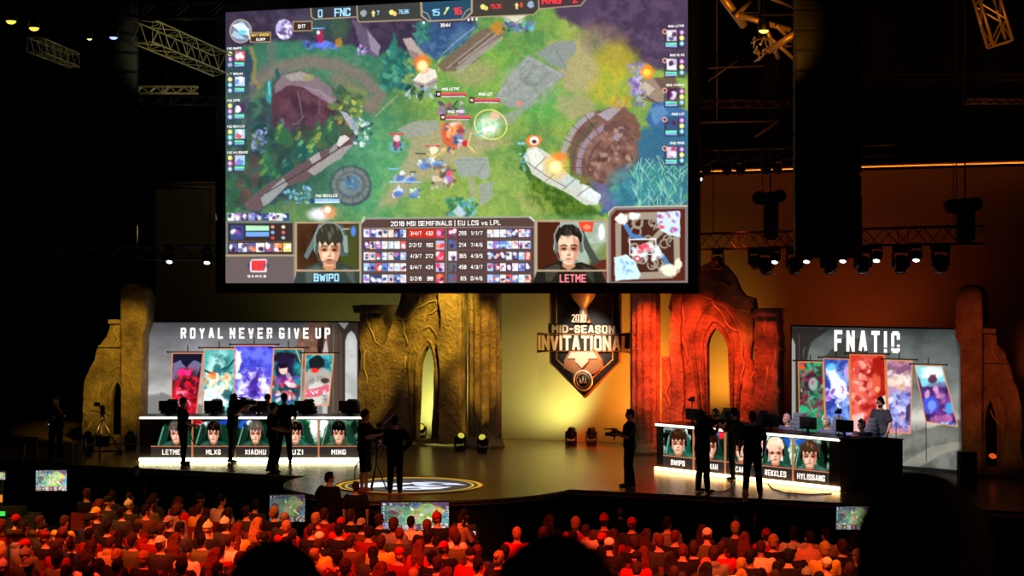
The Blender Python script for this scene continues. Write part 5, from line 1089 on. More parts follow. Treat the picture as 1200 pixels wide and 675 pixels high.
for s, y in (('RNG LETME', 31), ('RNG MLXG', 65), ('RNG XIAOHU', 100), ('RNG UZI', 134), ('RNG MING', 168)): T(white, s, 802-len(s)*2.1, y-1.8, 802, y+1.4, .75, 1.1)
for s, x, y in (('RNG LETME', 518, 104.5), ('RNG UZI', 561, 110.5), ('RNG MING', 525, 131), ('FNC REKKLES', 370, 229.5)): T(white, s, x, y-1.8, x+len(s)*2.3, y+1.8, .8, 1.1)
for s, x, y in (('18', 511.8, 109.6), ('16', 550.8, 116.6), ('18', 516.8, 136.6)): T(white, s, x, y-.6, x+4, y+2.4)


# ------------------------------------------------------------------ small monitors at the foot of the stage repeat the match picture
def monitor(label, px0, py0, px1, py1, Y=None, d=None, ang=TH, bright=1.0, stand=True, name='stage_monitor'):
    d = d or dY((px0+px1)/2, Y)
    p0 = at(px0, py1, d); p1 = at(px1, py0, d); w = (px1-px0)/FPX*d; h = (py1-py0)/FPX*d
    fr = Frame((p0.x, p0.y, p0.z), ang)
    t = thing(name, label, 'monitor', fr.w(w/2, 0), ang)
    MB().box((0, .05, h/2), (w+.05, .07, h+.05), bev=.01).build('casing', MATTE, t)
    nu, nv = 100, 62; c = np.clip(MAIN.c, 0, 1)
    iy = np.linspace(0, c.shape[0]-1, nv).astype(int); ix = np.linspace(0, c.shape[1]-1, nu).astype(int)
    pad = c.copy(); 
    for q in (1, 2, 3): pad[q:, q:] = pad[q:, q:]*.6+c[:-q, :-q]*.4
    s = np.clip(pad[np.ix_(iy, ix)]*bright+.0, 0, 1); L = np.where(s <= .04045, s/12.92, ((s+.055)/1.055)**2.4)
    U, V = np.meshgrid(np.linspace(-w/2, w/2, nu), np.linspace(h, 0, nv))
    o = picture_mesh('picture', np.stack([U, np.full_like(U, .0), V], 2).reshape(-1, 3), nu, nv, np.concatenate([L, np.ones(L.shape[:2]+(1,))], 2).reshape(-1, 4).astype(np.float32), None, 1.0)
    o.parent = t
    zf = p0.z
    if stand:
        mb = MB(); mb.box((0, .12, -zf/2+.03), (.10, .06, zf+.2)); mb.box((0, .12, -zf+.02), (.6, .5, .03))
        mb.build('stand', BLACK, t)
    return t
monitor('bright monitor on a dark stand before the far left stage front', 42, 551, 78, 575, Y=34.9, bright=1.35)
monitor('small monitor before the left edge of the round forestage', 316, 580, 357, 612, Y=32.9, ang=TH+.1, bright=.8)
monitor('wide monitor under the front of the round forestage', 447, 588.5, 526, 621, Y=32.45, bright=1.1)
monitor('monitor before the right stage front, beside the dark foreground head', 980, 593.5, 1021, 620.5, Y=35.6, bright=1.0)
# ------------------------------------------------------------------ people
def fuse(mb, voxel, smooth=3, noise_=0., seed=0):
    """one continuous surface from overlapping volumes"""
    me = bpy.data.meshes.new('t'); me.from_pydata(mb.v, [], mb.f)
    bm = bmesh.new(); bm.from_mesh(me); bmesh.ops.recalc_face_normals(bm, faces=bm.faces[:]); bm.to_mesh(me); bm.free()
    o = bpy.data.objects.new('t', me); COL.objects.link(o)
    r = o.modifiers.new('r', 'REMESH'); r.mode = 'VOXEL'; r.voxel_size = voxel; r.use_smooth_shade = True
    if smooth: s = o.modifiers.new('s', 'SMOOTH'); s.iterations = smooth; s.factor = .5
    dg = bpy.context.evaluated_depsgraph_get(); out = bpy.data.meshes.new_from_object(o.evaluated_get(dg))
    bpy.data.objects.remove(o); bpy.data.meshes.remove(me)
    if noise_:
        from mathutils import noise as nz
        for v in out.vertices:
            p = v.co; d = nz.noise(Vector((p.x*42+seed, p.y*42, p.z*24)))+.5*nz.noise(Vector((p.x*90, p.y*90+seed, p.z*60)))
            v.co = p+v.normal*d*noise_
    for p in out.polygons: p.use_smooth = True
    return out
def rotx(p, c, a):
    y, z = p[1]-c[1], p[2]-c[2]; return (p[0], c[1]+y*math.cos(a)-z*math.sin(a), c[2]+y*math.sin(a)+z*math.cos(a))
def rotz_(p, c, a):
    x, y = p[0]-c[0], p[1]-c[1]; return (c[0]+x*math.cos(a)-y*math.sin(a), c[1]+x*math.sin(a)+y*math.cos(a), p[2])
STAND = dict(hip=.93, lean=0., yaw=0., hyaw=0., hpitch=0., female=False, girth=1.,
             kneeL=(-.10, .02, .50), ankL=(-.11, -.02, .085), kneeR=(.10, .02, .50), ankR=(.11, -.02, .085), toeL=0., toeR=0.,
             elbL=(-.25, -.03, 1.14), wriL=(-.25, .05, .90), elbR=(.25, -.03, 1.14), wriR=(.25, .05, .90))
SIT = dict(STAND, hip=.53, kneeL=(-.13, .42, .53), ankL=(-.13, .40, .085), kneeR=(.13, .42, .53), ankR=(.13, .40, .085),
           elbL=(-.25, .05, 1.16), wriL=(-.12, .27, .99+.02), elbR=(.25, .05, 1.16), wriR=(.12, .27, 1.01))
def body_parts(P, outfit, voxel=.011):
    """returns [(name, mesh, material)] in the figure's own space, facing +Y, feet on z = 0. arm joints are given as for a standing figure (hip at .93)"""
    dz = P['hip']-.93; hc = (0, 0, .93); g = P['girth']*1.17; fem = P['female']
    def up(p):                                                     # lean, twist and lower what is above the hips
        p = rotz_(p, hc, P['yaw']); p = rotx(p, hc, -P['lean']); return (p[0], p[1], p[2]+dz)
    nk = (0, -.005, 1.50)
    def hd(p):                                                     # head turns on the neck
        p = rotx(p, nk, -P['hpitch']); p = rotz_(p, nk, P['hyaw']); return up(p)
    sw = .172 if fem else .188
    secs = [(.84, .10, .085, -.005), (.90, .155*g, .11*g, -.01), (.98, .158*g, .112*g, -.005), (1.08, .135*g, .10*g, 0), (1.18, .145*g, .108*g, 0), (1.30, .165*g, .118*g, .0), (1.38, .168*g, .11*g, -.005), (1.44, .13, .085, -.01), (1.475, .075, .065, -.01)]
    def loft(mb, secs, infl):
        n = 20; vs = []; fs = []
        for z, rx, ry, yo in secs:
            for k in range(n):
                a = 2*PI*k/n; p = ((rx+infl)*math.cos(a), yo+(ry+infl)*math.sin(a)*(1.06 if math.sin(a) > 0 else .94), z)
                vs.append(up(p) if z > .86 else (p[0], p[1], p[2]+dz))
        for i in range(len(secs)-1):
            for k in range(n): fs.append((i*n+k, i*n+(k+1) % n, (i+1)*n+(k+1) % n, (i+1)*n+k))
        fs += [tuple(range(n))[::-1], tuple((len(secs)-1)*n+k for k in range(n))]; mb.add(vs, fs)
    def limb(mb, pts, rs, infl=0.):
        for i in range(len(pts)-1):
            mb.cyl(pts[i], pts[i+1], rs[i]+infl, rs[i+1]+infl, 12)
        for p, r in zip(pts, rs): mb.ball(p, r+infl, seg=12, rings=8)
    hipj = lambda s: (s*.088, 0, P['hip']-.02)
    sh = lambda s: up((s*sw, -.005, 1.405))
    mid = lambda a, b, t, bulge=(0, 0, 0): tuple(a[i]+(b[i]-a[i])*t+bulge[i] for i in range(3))
    B = MB(); loft(B, secs, -.004)
    B.cyl(up((0, -.012, 1.42)), up((0, 0, 1.56)), .062, .052, 14)
    H = 1.635
    B.ball(hd((0, -.008, H+.012)), (.075, .094, .103)); B.ball(hd((0, .018, H-.055)), (.057, .068, .062)); B.ball(hd((0, .062, H-.092)), (.026, .022, .02))
    B.tube([hd((0, .088, H+.02)), hd((0, .104, H-.018)), hd((0, .112, H-.032)), hd((0, .09, H-.04))], [.008, .011, .014, .009], 8)
    for s in (-1, 1):
        B.ball(hd((s*.077, -.008, H-.01)), (.010, .020, .030)); B.ball(hd((s*.03, .078, H+.028)), (.022, .013, .008)); B.ball(hd((s*.036, .070, H-.03)), (.02, .018, .018))
    B.ball(hd((0, .086, H-.064)), (.021, .011, .006)); B.ball(hd((0, .083, H-.072)), (.018, .011, .006))
    arms = {}
    for s, nm in ((-1, 'L'), (1, 'R')):
        S_, E_, W_ = sh(s), up(P['elb'+nm]), up(P['wri'+nm]); arms[s] = (S_, E_, W_)
        limb(B, [S_, mid(S_, E_, .5), E_, mid(E_, W_, .35), W_], [.058, .050, .040, .041, .026])
        d = (Vector(W_)-Vector(E_)).normalized(); a = d.orthogonal().normalized()
        side = Vector(up((0, 1, 1)))-Vector(up((0, 0, 1))); side = (side-d*side.dot(d)); side = side.normalized() if side.length > .2 else a
        nor = d.cross(side).normalized()
        pc = Vector(W_)+d*.045
        for t in (-1.5, -.5, .5, 1.5):                                # palm and four fingers
            B.cyl(Vector(W_)+d*.01+side*t*.013, Vector(W_)+d*.085+side*t*.0185, .015, .012, 8)
            L = {-1.5: .058, -.5: .074, .5: .08, 1.5: .068}[t]
            b0 = Vector(W_)+d*.082+side*t*.0195; cur = nor*(-s)*.018*P.get('curl', 1)
            B.tube([b0, b0+d*L*.45+cur*.5, b0+d*L*.8+cur*1.6, b0+d*L*.95+cur*2.4], [.0105, .0098, .009, .0075], 8)
        th0 = Vector(W_)+d*.03+side*.026
        B.tube([th0, th0+side*.022+d*.03, th0+side*.028+d*.062+nor*(-s)*.01], [.014, .012, .009], 8)
    for s, nm in ((-1, 'L'), (1, 'R')):
        h, k, a = hipj(s), P['knee'+nm], P['ank'+nm]
        limb(B, [h, mid(h, k, .4), k, mid(k, a, .3, (0, -.018, 0)), a], [.083, .076, .053, .054, .036])
        if outfit.get('trousers') is None or outfit.get('barefeet'): pass
        yaw = P['toe'+nm]; f = lambda x, y, z: (a[0]+x*math.cos(yaw)-y*math.sin(yaw), a[1]+x*math.sin(yaw)+y*math.cos(yaw), a[2]-.085+z)
        limb(B, [a, f(0, .05, .05), f(0, .14, .03)], [.035, .034, .026])
    out = [('body', fuse(B, voxel, 3), outfit.get('skin', SKIN))]
    # shirt
    Sx = MB(); k0 = .93 if outfit.get('tuck') else .89
    ss = [(k0, .158*g, .114*g, -.008)]+[q for q in secs if q[0] > .95]; ss[-1] = (1.465, .085, .072, -.01)
    loft(Sx, ss, .014)
    for s in (-1, 1):
        S_, E_, W_ = arms[s]
        if outfit.get('sleeve', 'short') == 'short': limb(Sx, [S_, mid(S_, E_, .72)], [.064, .064], .012)
        else: limb(Sx, [S_, mid(S_, E_, .5), E_, mid(E_, W_, .35), mid(E_, W_, .93)], [.062, .055, .047, .046, .034], .012)
    if outfit.get('hood'): Sx.ball(up((0, -.07, 1.47)), (.10, .07, .065))
    out.append(('shirt' if not outfit.get('hood') else 'hooded_sweatshirt', fuse(Sx, max(.014, voxel), 3), outfit['shirt']))
    Tx = MB(); hz = [(.855, .13*g, .10*g, -.005), (.90, .157*g, .113*g, -.01), (.975, .157*g, .113*g, -.008)]; loft(Tx, hz, .009)
    for s, nm in ((-1, 'L'), (1, 'R')):
        h, k, a = hipj(s), P['knee'+nm], P['ank'+nm]
        if outfit.get('shorts'): limb(Tx, [h, mid(h, k, .5), mid(h, k, 1.0)], [.085, .082, .075], .014)
        else: limb(Tx, [h, mid(h, k, .4), k, mid(k, a, .35, (0, -.012, 0)), mid(k, a, .93)], [.092, .088, .066, .064, .052], .012)
    out.append(('shorts' if outfit.get('shorts') else 'trousers', fuse(Tx, max(.014, voxel), 2), outfit['trousers']))
    for s, nm in ((-1, 'L'), (1, 'R')):
        a = P['ank'+nm]; yaw = P['toe'+nm]; X = MB(); f = lambda x, y, z: (a[0]+x*math.cos(yaw)-y*math.sin(yaw), a[1]+x*math.sin(yaw)+y*math.cos(yaw), a[2]-.085+z)
        X.ball(f(0, -.03, .05), (.042, .05, .048)); X.cyl(f(0, -.02, .05), f(0, .12, .035), .042, .036, 12); X.ball(f(0, .13, .034), (.043, .055, .034)); X.ball(f(0, .05, .018), (.044, .13, .018))
        out.append(('shoe', fuse(X, .012, 1), outfit.get('shoes', RUBBER)))
    hs = outfit.get('hair', 'short'); hm = outfit.get('hairmat')
    Hh = MB()
    if hs in ('short', 'curly', 'long', 'bun', 'big'):
        q = {'short': 0, 'curly': .012, 'long': .004, 'bun': .003, 'big': .02}[hs]
        Hh.ball(hd((0, -.016, H+.026)), (.083+q, .097+q, .103+q)); Hh.ball(hd((0, .03, H+.088)), (.06+q, .05, .03+q))
        Hh.ball(hd((0, -.05, H-.02)), (.066+q, .058+q, .075+q))
        if hs in ('long', 'big'):
            for x in (-.055, -.02, .02, .055): Hh.tube([hd((x, -.055, H+.04)), hd((x*1.25, -.085, H-.08)), up((x*1.6, -.11, 1.45)), up((x*1.7, -.125, 1.30))], [.045, .042, .042, .024], 10)
        if hs == 'bun': Hh.ball(hd((0, -.11, H+.05)), .042)
        out.append(('hair', fuse(Hh, .012 if voxel < .013 else .015, 1, .006 if hs == 'short' else .011, len(out)), hm))
    if hs in ('cap', 'beanie'):
        Hh.ball(hd((0, -.05, H-.03)), (.066, .052, .06)); out.append(('hair', fuse(Hh, .014, 1, .004), hm))
        K = MB(); K.ball(hd((0, -.012, H+.045)), (.088, .103, .085))
        if hs == 'cap':
            dirn = -1 if outfit.get('backwards') else 1
            for i in range(5): K.tube([hd(((i-2)*.03, dirn*.07-.01, H+.045)), hd(((i-2)*.028, dirn*(.165-.012*abs(i-2)), H+.03))], .009, 6)
            K.ball(hd((0, -.012, H+.13)), .009)
        else:
            K.ball(hd((0, -.02, H+.03)), (.09, .104, .05)); K.ball(hd((0, -.02, H+.135)), .026)
        out.append(('cap' if hs == 'cap' else 'knitted_hat', fuse(K, .011, 1, .003 if hs == 'beanie' else 0), outfit['hatmat']))
    if outfit.get('headset'):
        K = MB(); K.tube([hd((.096*math.cos(t), -.008, H+.02+.12*math.sin(t))) for t in np.linspace(-.1, PI+.1, 14)], .012, 8)
        for s in (-1, 1): K.tube([hd((s*.082, -.008, H-.005)), hd((s*.106, -.008, H-.005))], [.042, .036], 14)
        out.append(('headset', None, MATTE if outfit['headset'] is True else outfit['headset'], K))
        M_ = MB(); M_.tube([hd((-.1, .0, H-.02)), hd((-.09, .05, H-.06)), hd((-.05, .1, H-.075))], .005, 6).ball(hd((-.045, .105, H-.075)), .011, seg=8, rings=6)
        out.append(('headset_microphone', None, MATTE, M_))
    if outfit.get('beard'):
        K = MB(); K.ball(hd((0, .03, H-.085)), (.056, .058, .034)); K.ball(hd((0, .075, H-.088)), (.03, .02, .026)); out.append(('beard', fuse(K, .010, 1, .004), hm))
    if outfit.get('eyes', True) and voxel < .013:
        K = MB()
        for s in (-1, 1): K.ball(hd((s*.031, .083, H+.010)), (.012, .009, .008), seg=10, rings=6)
        out.append(('eyes', None, mat('dark_eyes', (.12, .08, .06), .2), K))
    if outfit.get('badge'):
        K = MB(); K.box((0, 0, 0), (.075, .006, .11), M=Matrix.Translation(Vector(up((.0, .135*g, 1.16)))), bev=.002); out.append(('pass_card', None, mat('white_card', (.9, .9, .88), .5), K))
        K = MB(); K.tube([up((-.07, .02, 1.475)), up((-.06, .11, 1.38)), up((0, .135, 1.22)), up((.06, .11, 1.38)), up((.07, .02, 1.475))], .005, 6); out.append(('lanyard', None, mat('grey_ribbon', (.5, .5, .52), .7), K))
    if outfit.get('pack'):
        K = MB(); K.box((0, 0, 0), (.30, .17, .42), M=Matrix.Translation(Vector(up((0, -.21, 1.22)))), bev=.05); out.append(('backpack', None, mat('black_nylon', (.07, .07, .08), .7), K))
    if outfit.get('belt_light'):
        K = MB(); K.ball(up((.16, .09, .98)), .014, seg=8, rings=6); out.append(('belt_light', None, mat('small_lit_lamp', (1, 1, 1), emit=(.9, .95, 1), es=3, sample=False), K))
    return out
def put_figure(label, parts, loc, rz, scale=1., cat='person', group=None, name='person'):
    t = thing(name, label, cat, loc, rz, group); t.scale = (scale,)*3
    for q in parts:
        if q[1] is not None: o = bpy.data.objects.new(q[0], q[1]); COL.objects.link(o)
        else: o = q[3].build(q[0], None)
        if not o.data.materials: o.data.materials.append(q[2])
        o.parent = t
    return t
def seg_world(t, p): return wm(t) @ Vector(p)
BLK = fabric((.085, .08, .085)); BLK2 = fabric((.11, .105, .115)); DGREY = fabric((.2, .2, .21)); JEANS = fabric((.20, .27, .42)); NAVY = fabric((.10, .12, .2))
hair_ = lambda n, c: mat(n, c, .75, bump=.5, bscale=70, var=.3, spec=.15)
HB = hair_('black_hair', (.08, .06, .055)); HBR = hair_('brown_hair', (.22, .13, .08)); HBL = hair_('blond_hair', (.62, .48, .28)); HGR = hair_('ash_hair', (.55, .47, .47)); HRD = hair_('auburn_hair', (.34, .15, .07))
RIGHT, LEFT, AWAY, TOWARD = TH-PI/2, TH+PI/2, TH, TH+PI
def feet(x, y): p = gz(x, y); return (p.x, p.y, ZS)
def person(label, x, y, rz, outfit, h=1.75, **pose):
    return put_figure(label, body_parts(dict(STAND, **pose), outfit), feet(x, y), rz, h/1.75)
o_ = lambda **k: dict(dict(shirt=BLK, trousers=BLK, hair='short', hairmat=HB), **k)
person('crew person with hand at face and white pass card, at the dark far left', 66, 541, TOWARD-.15, o_(badge=True, belt_light=True), 1.77, girth=1.08,
       elbL=(-.26, .12, 1.20), wriL=(-.06, .17, 1.50), hpitch=.12, kneeR=(.13, .02, .5), ankR=(.15, -.02, .085))
person('person in black holding a looped cable, standing before the LETME name plate', 214, 544.5, RIGHT+.5, o_(shirt=BLK2, headset=True), 1.74, elbR=(.24, .0, 1.14), wriR=(.2, .22, 1.02), elbL=(-.24, .02, 1.14), wriL=(-.18, .18, .95), hpitch=.15, ankL=(-.10, .06, .085), kneeL=(-.1, .06, .5))
person('camera operator in black before the left desk, camera on shoulder, between two name plates', 272, 541.5, RIGHT-.1, o_(headset=True), 1.8, girth=1.06, elbR=(.26, .16, 1.26), wriR=(.12, .32, 1.44), elbL=(-.24, .22, 1.3), wriL=(-.08, .42, 1.46), hpitch=.05, lean=.06)
person('person in black short sleeves reaching forward with bare forearm, before the left desk', 319, 553.5, RIGHT, o_(shirt=BLK2, girth=1.1, headset=True), 1.74, girth=1.12, elbR=(.24, .03, 1.13), wriR=(.16, .30, 1.06), elbL=(-.24, .06, 1.14), wriL=(-.1, .34, 1.08), lean=.05, kneeR=(.10, .07, .5), ankR=(.11, .05, .085), kneeL=(-.1, .0, .5), ankL=(-.1, -.10, .085))
person('person in black seen from behind, feet apart, before the UZI name plate', 333, 543, AWAY+.15, o_(), 1.84, kneeL=(-.12, .0, .5), ankL=(-.17, -.02, .085), kneeR=(.12, .02, .5), ankR=(.15, .02, .085), elbR=(.28, .05, 1.15), wriR=(.22, .22, 1.02), girth=1.05)
person('camera crew person in shorts and pale shoes gripping a large camera rig on the forestage', 427, 576.5, RIGHT-.25, o_(shorts=True, hairmat=HBR, headset=True, shoes=mat('pale_pink_shoe', (.75, .45, .42), .6)), 1.86, girth=1.06, elbR=(.25, .14, 1.18), wriR=(.12, .34, 1.22), elbL=(-.25, .14, 1.2), wriL=(-.1, .38, 1.14), hpitch=.18, kneeL=(-.09, .05, .5), ankL=(-.1, .0, .085))
person('person in black with one hand on hip, seen from behind on the round forestage', 463, 578.5, AWAY-.1, o_(sleeve='long'), 1.73, elbR=(.36, -.10, 1.16), wriR=(.19, .02, .99), elbL=(-.24, .08, 1.15), wriL=(-.15, .2, 1.06), hyaw=.2, kneeL=(-.1, .02, .5), ankL=(-.12, 0, .085))
person('camera operator in black facing left with a small camera, standing at centre stage front', 738, 571, LEFT+.1, o_(shirt=BLK2, sleeve='short', hairmat=HBR), 1.8, elbR=(.22, .05, 1.16), wriR=(.12, .28, 1.25), elbL=(-.22, .10, 1.14), wriL=(-.08, .34, 1.2), ankR=(.1, .05, .085), kneeR=(.1, .05, .5), ankL=(-.1, -.05, .085))
person('camera operator with a large shoulder camera before the BROXAH name plate', 823, 577, RIGHT+.45, o_(headset=True), 1.82, girth=1.12, elbR=(.27, .16, 1.28), wriR=(.14, .34, 1.46), elbL=(-.25, .2, 1.28), wriL=(-.05, .42, 1.48), kneeL=(-.13, .03, .5), ankL=(-.17, .0, .085), kneeR=(.13, .03, .5), ankR=(.18, .02, .085))
person('crew person with a black backpack between two others, before the right desk', 860, 562, LEFT-.5, o_(pack=True, hairmat=HB), 1.72, elbL=(-.25, .1, 1.18), wriL=(-.14, .3, 1.3), hyaw=-.9, kneeR=(.12, .02, .5), ankR=(.14, .03, .085))
person('person in black short sleeved shirt seen from behind, nearest to the right stage edge', 882, 581, AWAY+.12, o_(shirt=BLK2, hairmat=HBR), 1.86, girth=1.04, elbL=(-.27, -.02, 1.14), wriL=(-.25, .1, .92), kneeL=(-.12, .02, .5), ankL=(-.15, .02, .085), kneeR=(.12, 0, .5), ankR=(.14, -.06, .085), toeR=-.4)
person('person in grey T-shirt, jeans and headset walking behind the right desk', 1032, 549, LEFT+.75, o_(shirt=fabric((.27, .26, .28)), trousers=JEANS, headset=True, beard=True, shoes=mat('pale_shoe', (.7, .5, .5), .6)), 1.80, girth=1.2, elbL=(-.28, -.02, 1.14), wriL=(-.26, .08, .93), elbR=(.28, .0, 1.14), wriR=(.24, .14, .95),
       kneeR=(.13, .10, .5), ankR=(.15, -.02, .085), kneeL=(-.14, -.02, .5), ankL=(-.2, -.22, .085), hpitch=.05)
# crew standing on the hall floor at the stage front, seen over the edge
def floor_person(label, x, ytop, Y, rz, outfit, h=1.78, **pose):
    d = dY(x, Y); p = at(x, ytop, d); s = h/1.75
    return put_figure(label, body_parts(dict(STAND, **pose), outfit), (p.x, p.y, 0), rz, p.z/1.755)
floor_person('dark person leaning an arm on the left edge of the round forestage', 386, 553, 32.75, AWAY-.5, o_(sleeve='long'), elbL=(-.38, .12, 1.28), wriL=(-.46, .3, 1.12), hyaw=-.5)
floor_person('dark person with only head and shoulders above the round forestage edge', 417, 564, 32.5, AWAY, o_(hairmat=HBR), )
floor_person('dark person standing on the hall floor below the left desk', 160, 546, 35.7, TOWARD+.2, o_(), 1.75)
floor_person('dark bald person standing on the hall floor below the right desk', 873.5, 573.5, 35.7, AWAY+.3, o_(hair='none'), 1.7)

# ------------------------------------------------------------------ cameras and stage gear
LENSM = mat('lens_glass', (.04, .04, .06), .08, .0, spec=.9)
def shoulder_camera(label, p, rz, s=1.):
    t = thing('shoulder_camera', label, 'video camera', p, rz); t.scale = (s,)*3
    MB().box((0, -.02, .1), (.12, .38, .18), bev=.02).box((0, -.22, .09), (.11, .08, .15), bev=.01).build('body', BLACK, t)
    MB().cyl((0, .17, .1), (0, .38, .1), .05, .06).cyl((0, .38, .1), (0, .47, .1), .065, .075).build('lens', BLACK, t)
    MB().cyl((0, .465, .1), (0, .475, .1), .06).build('front_glass', LENSM, t)
    MB().tube([(0, -.12, .19), (0, -.12, .25), (0, .12, .25), (0, .12, .19)], .014, 8).build('handle', BLACK, t)
    MB().cyl((-.06, .1, .19), (-.16, .1, .19), .02).cyl((-.15, .02, .19), (-.15, .16, .19), .035).build('viewfinder', BLACK, t)
    MB().cyl((.06, .05, .24), (.06, .3, .24), .014).build('microphone', MATTE, t)
    MB().box((0, -.02, -.005), (.10, .2, .03), bev=.01).build('shoulder_pad', RUBBER, t)
    return t
p = gz(272, 541.5)
shoulder_camera('black shoulder camera carried before the left desk', (p.x+.24*math.cos(TH), p.y+.24*math.sin(TH)-.12, ZS+1.47), RIGHT-.1)
p = gz(823, 577)
shoulder_camera('black shoulder camera carried before the right desk', (p.x+.14*math.cos(TH)-.0, p.y+.14*math.sin(TH)-.17, ZS+1.49), RIGHT+.45)
# small gimbal camera held at centre stage
p = gz(738, 571); q = p-RT*.38-FW*.06
t = thing('handheld_camera', 'small camera with top handle held out to the left at centre stage', 'video camera', (q.x, q.y, ZS+1.16), LEFT+.1)
MB().box((0, 0, .07), (.09, .16, .11), bev=.015).build('body', BLACK, t)
MB().cyl((0, .08, .07), (0, .19, .07), .038, .045).build('lens', BLACK, t)
MB().cyl((0, .186, .07), (0, .195, .07), .038).build('front_glass', LENSM, t)
MB().tube([(0, -.1, .13), (0, -.1, .19), (0, .22, .19)], .013, 8).build('handle', BLACK, t)
MB().box((0, -.12, .08), (.06, .05, .09), bev=.01).tube([(0, -.02, .02), (0, -.02, -.07)], .018, 8).build('grip', BLACK, t)
# large camera rig between the two figures on the forestage
p = gz(441, 575.5)
t = thing('camera_rig', 'large camera on a tall support with an angled red arm, on the forestage', 'camera rig', (p.x, p.y, ZS), RIGHT-.4)
mb = MB()
for a in (0, 2.1, 4.2): mb.tube([(.0, 0, .62), (.24*math.cos(a), .24*math.sin(a), .02)], .016, 8)
mb.tube([(0, 0, .55), (0, 0, 1.15)], .03, 10)
mb.build('support_post', BLACK, t)
MB().box((0, 0, 1.30), (.2, .42, .24), bev=.03).box((0, -.24, 1.26), (.14, .12, .16), bev=.02).build('camera_body', BLACK, t)
MB().cyl((0, .2, 1.32), (0, .5, 1.32), .07, .085).build('lens', BLACK, t)
MB().cyl((0, .495, 1.32), (0, .505, 1.32), .07).build('front_glass', LENSM, t)
MB().tube([(0, -.18, 1.2), (.0, -.42, 1.1), (0, -.52, 1.14)], .014, 8).tube([(.12, -.1, 1.2), (.2, -.35, 1.05)], .012, 8).build('pan_handle', BLACK, t)
MB().tube([(.05, .0, .98+.12*math.cos(a)) if 0 else (.14*math.cos(a), .14*math.sin(a)*.3+.1, .92+.15*math.sin(a)) for a in np.linspace(0, 6, 20)], .012, 6).build('cable_coil', RUBBER, t)
MB().box((0, .1, 1.5), (.14, .12, .09), bev=.01).tube([(0, .1, 1.42), (0, .1, 1.46)], .012, 6).build('viewfinder', BLACK, t)
MB().tube([(0, .14, 1.5), (.02, .45, 1.78), (.02, .52, 1.84)], [.02, .022, .012], 8).build('raised_arm', mat('red_anodised', (.7, .12, .08), .35, .3), t)
MB().box((0, -.02, 1.14), (.1, .22, .05), bev=.01).cyl((-.06, .05, 1.1), (.06, .05, 1.1), .05).build('pan_head', mat('grey_alloy', (.4, .4, .42), .35, .7), t)
# looped cable in the hand at the left desk
p = gz(226, 544.5)
props(MB().tube([tuple(p+RT*(.18*math.cos(a)+.12)+Vector((0, 0, .82+.30*math.sin(a)))-FW*(.05*math.cos(a))) for a in np.linspace(0, 5.9, 26)], .013, 6).build('coiled_cable', RUBBER), 'black cable hanging in a big loop from a hand at the left desk', 'cable')
# pedestal camera at the far left
p = gz(120, 534)
t = thing('pedestal_camera', 'unmanned camera on a wheeled tripod before the left ruined tower', 'camera', (p.x, p.y, ZS), TH+.3)
for a in (.3, 2.4, 4.5):
    MB().tube([(0, 0, 1.02), (.46*math.cos(a), .46*math.sin(a), .16)], .02, 8).tube([(0, 0, .55), (.30*math.cos(a), .30*math.sin(a), .45)], .012, 6).build('leg', mat('dull_grey_tube', (.30, .30, .32), .4, .6), t)
    w = MB(); w.tube([(0, 0, .12), (.5*math.cos(a), .5*math.sin(a), .10)], .022, 8).build('dolly_arm', BLACK, t)
    w = MB(); c_ = Vector((.5*math.cos(a), .5*math.sin(a), .07)); n_ = Vector((-math.sin(a), math.cos(a), 0)); w.cyl(c_-n_*.025, c_+n_*.025, .07).build('wheel', RUBBER, t)
MB().cyl((0, 0, 1.0), (0, 0, 1.16), .07, .05).box((0, 0, 1.2), (.14, .2, .08), bev=.01).build('pan_head', BLACK, t)
MB().box((0, .02, 1.31), (.12, .34, .14), bev=.02).cyl((0, .18, 1.31), (0, .42, 1.31), .045, .06).build('camera_body', BLACK, t)
MB().tube([(.05, -.1, 1.2), (.14, -.42, 1.12)], .012, 8).tube([(-.05, -.1, 1.2), (-.34, -.3, 1.26)], .012, 8).build('pan_handle', BLACK, t)
MB().box((-.15, -.06, 1.42), (.16, .05, .11), bev=.01).tube([(-.08, 0, 1.36), (-.15, -.04, 1.40)], .01, 6).build('viewfinder', BLACK, t)
MB().box((0, 0, .42), (.36, .30, .34), bev=.03).tube([(0, 0, .5), (0, 0, .7)], .04).build('counterweight_bag', MATTE, t)
# dark stools at the far left
for x, y, lb in ((36, 541, 'dark folding stool with pale metal legs, left of the crew person at far left'), (93, 538, 'dark folding stool behind the crew person at far left')):
    p = gz(x, y); t = thing('folding_stool', lb, 'stool', (p.x, p.y, ZS), TH+.3)
    MB().box((0, 0, .62), (.36, .32, .05), bev=.02).build('seat', MATTE, t)
    for sx in (-1, 1):
        for sy in (-1, 1): MB().tube([(sx*.15, sy*.12, .6), (sx*.19, -sy*.16 if 0 else sy*.16, .01)], .011, 6).build('leg', CHROME, t)

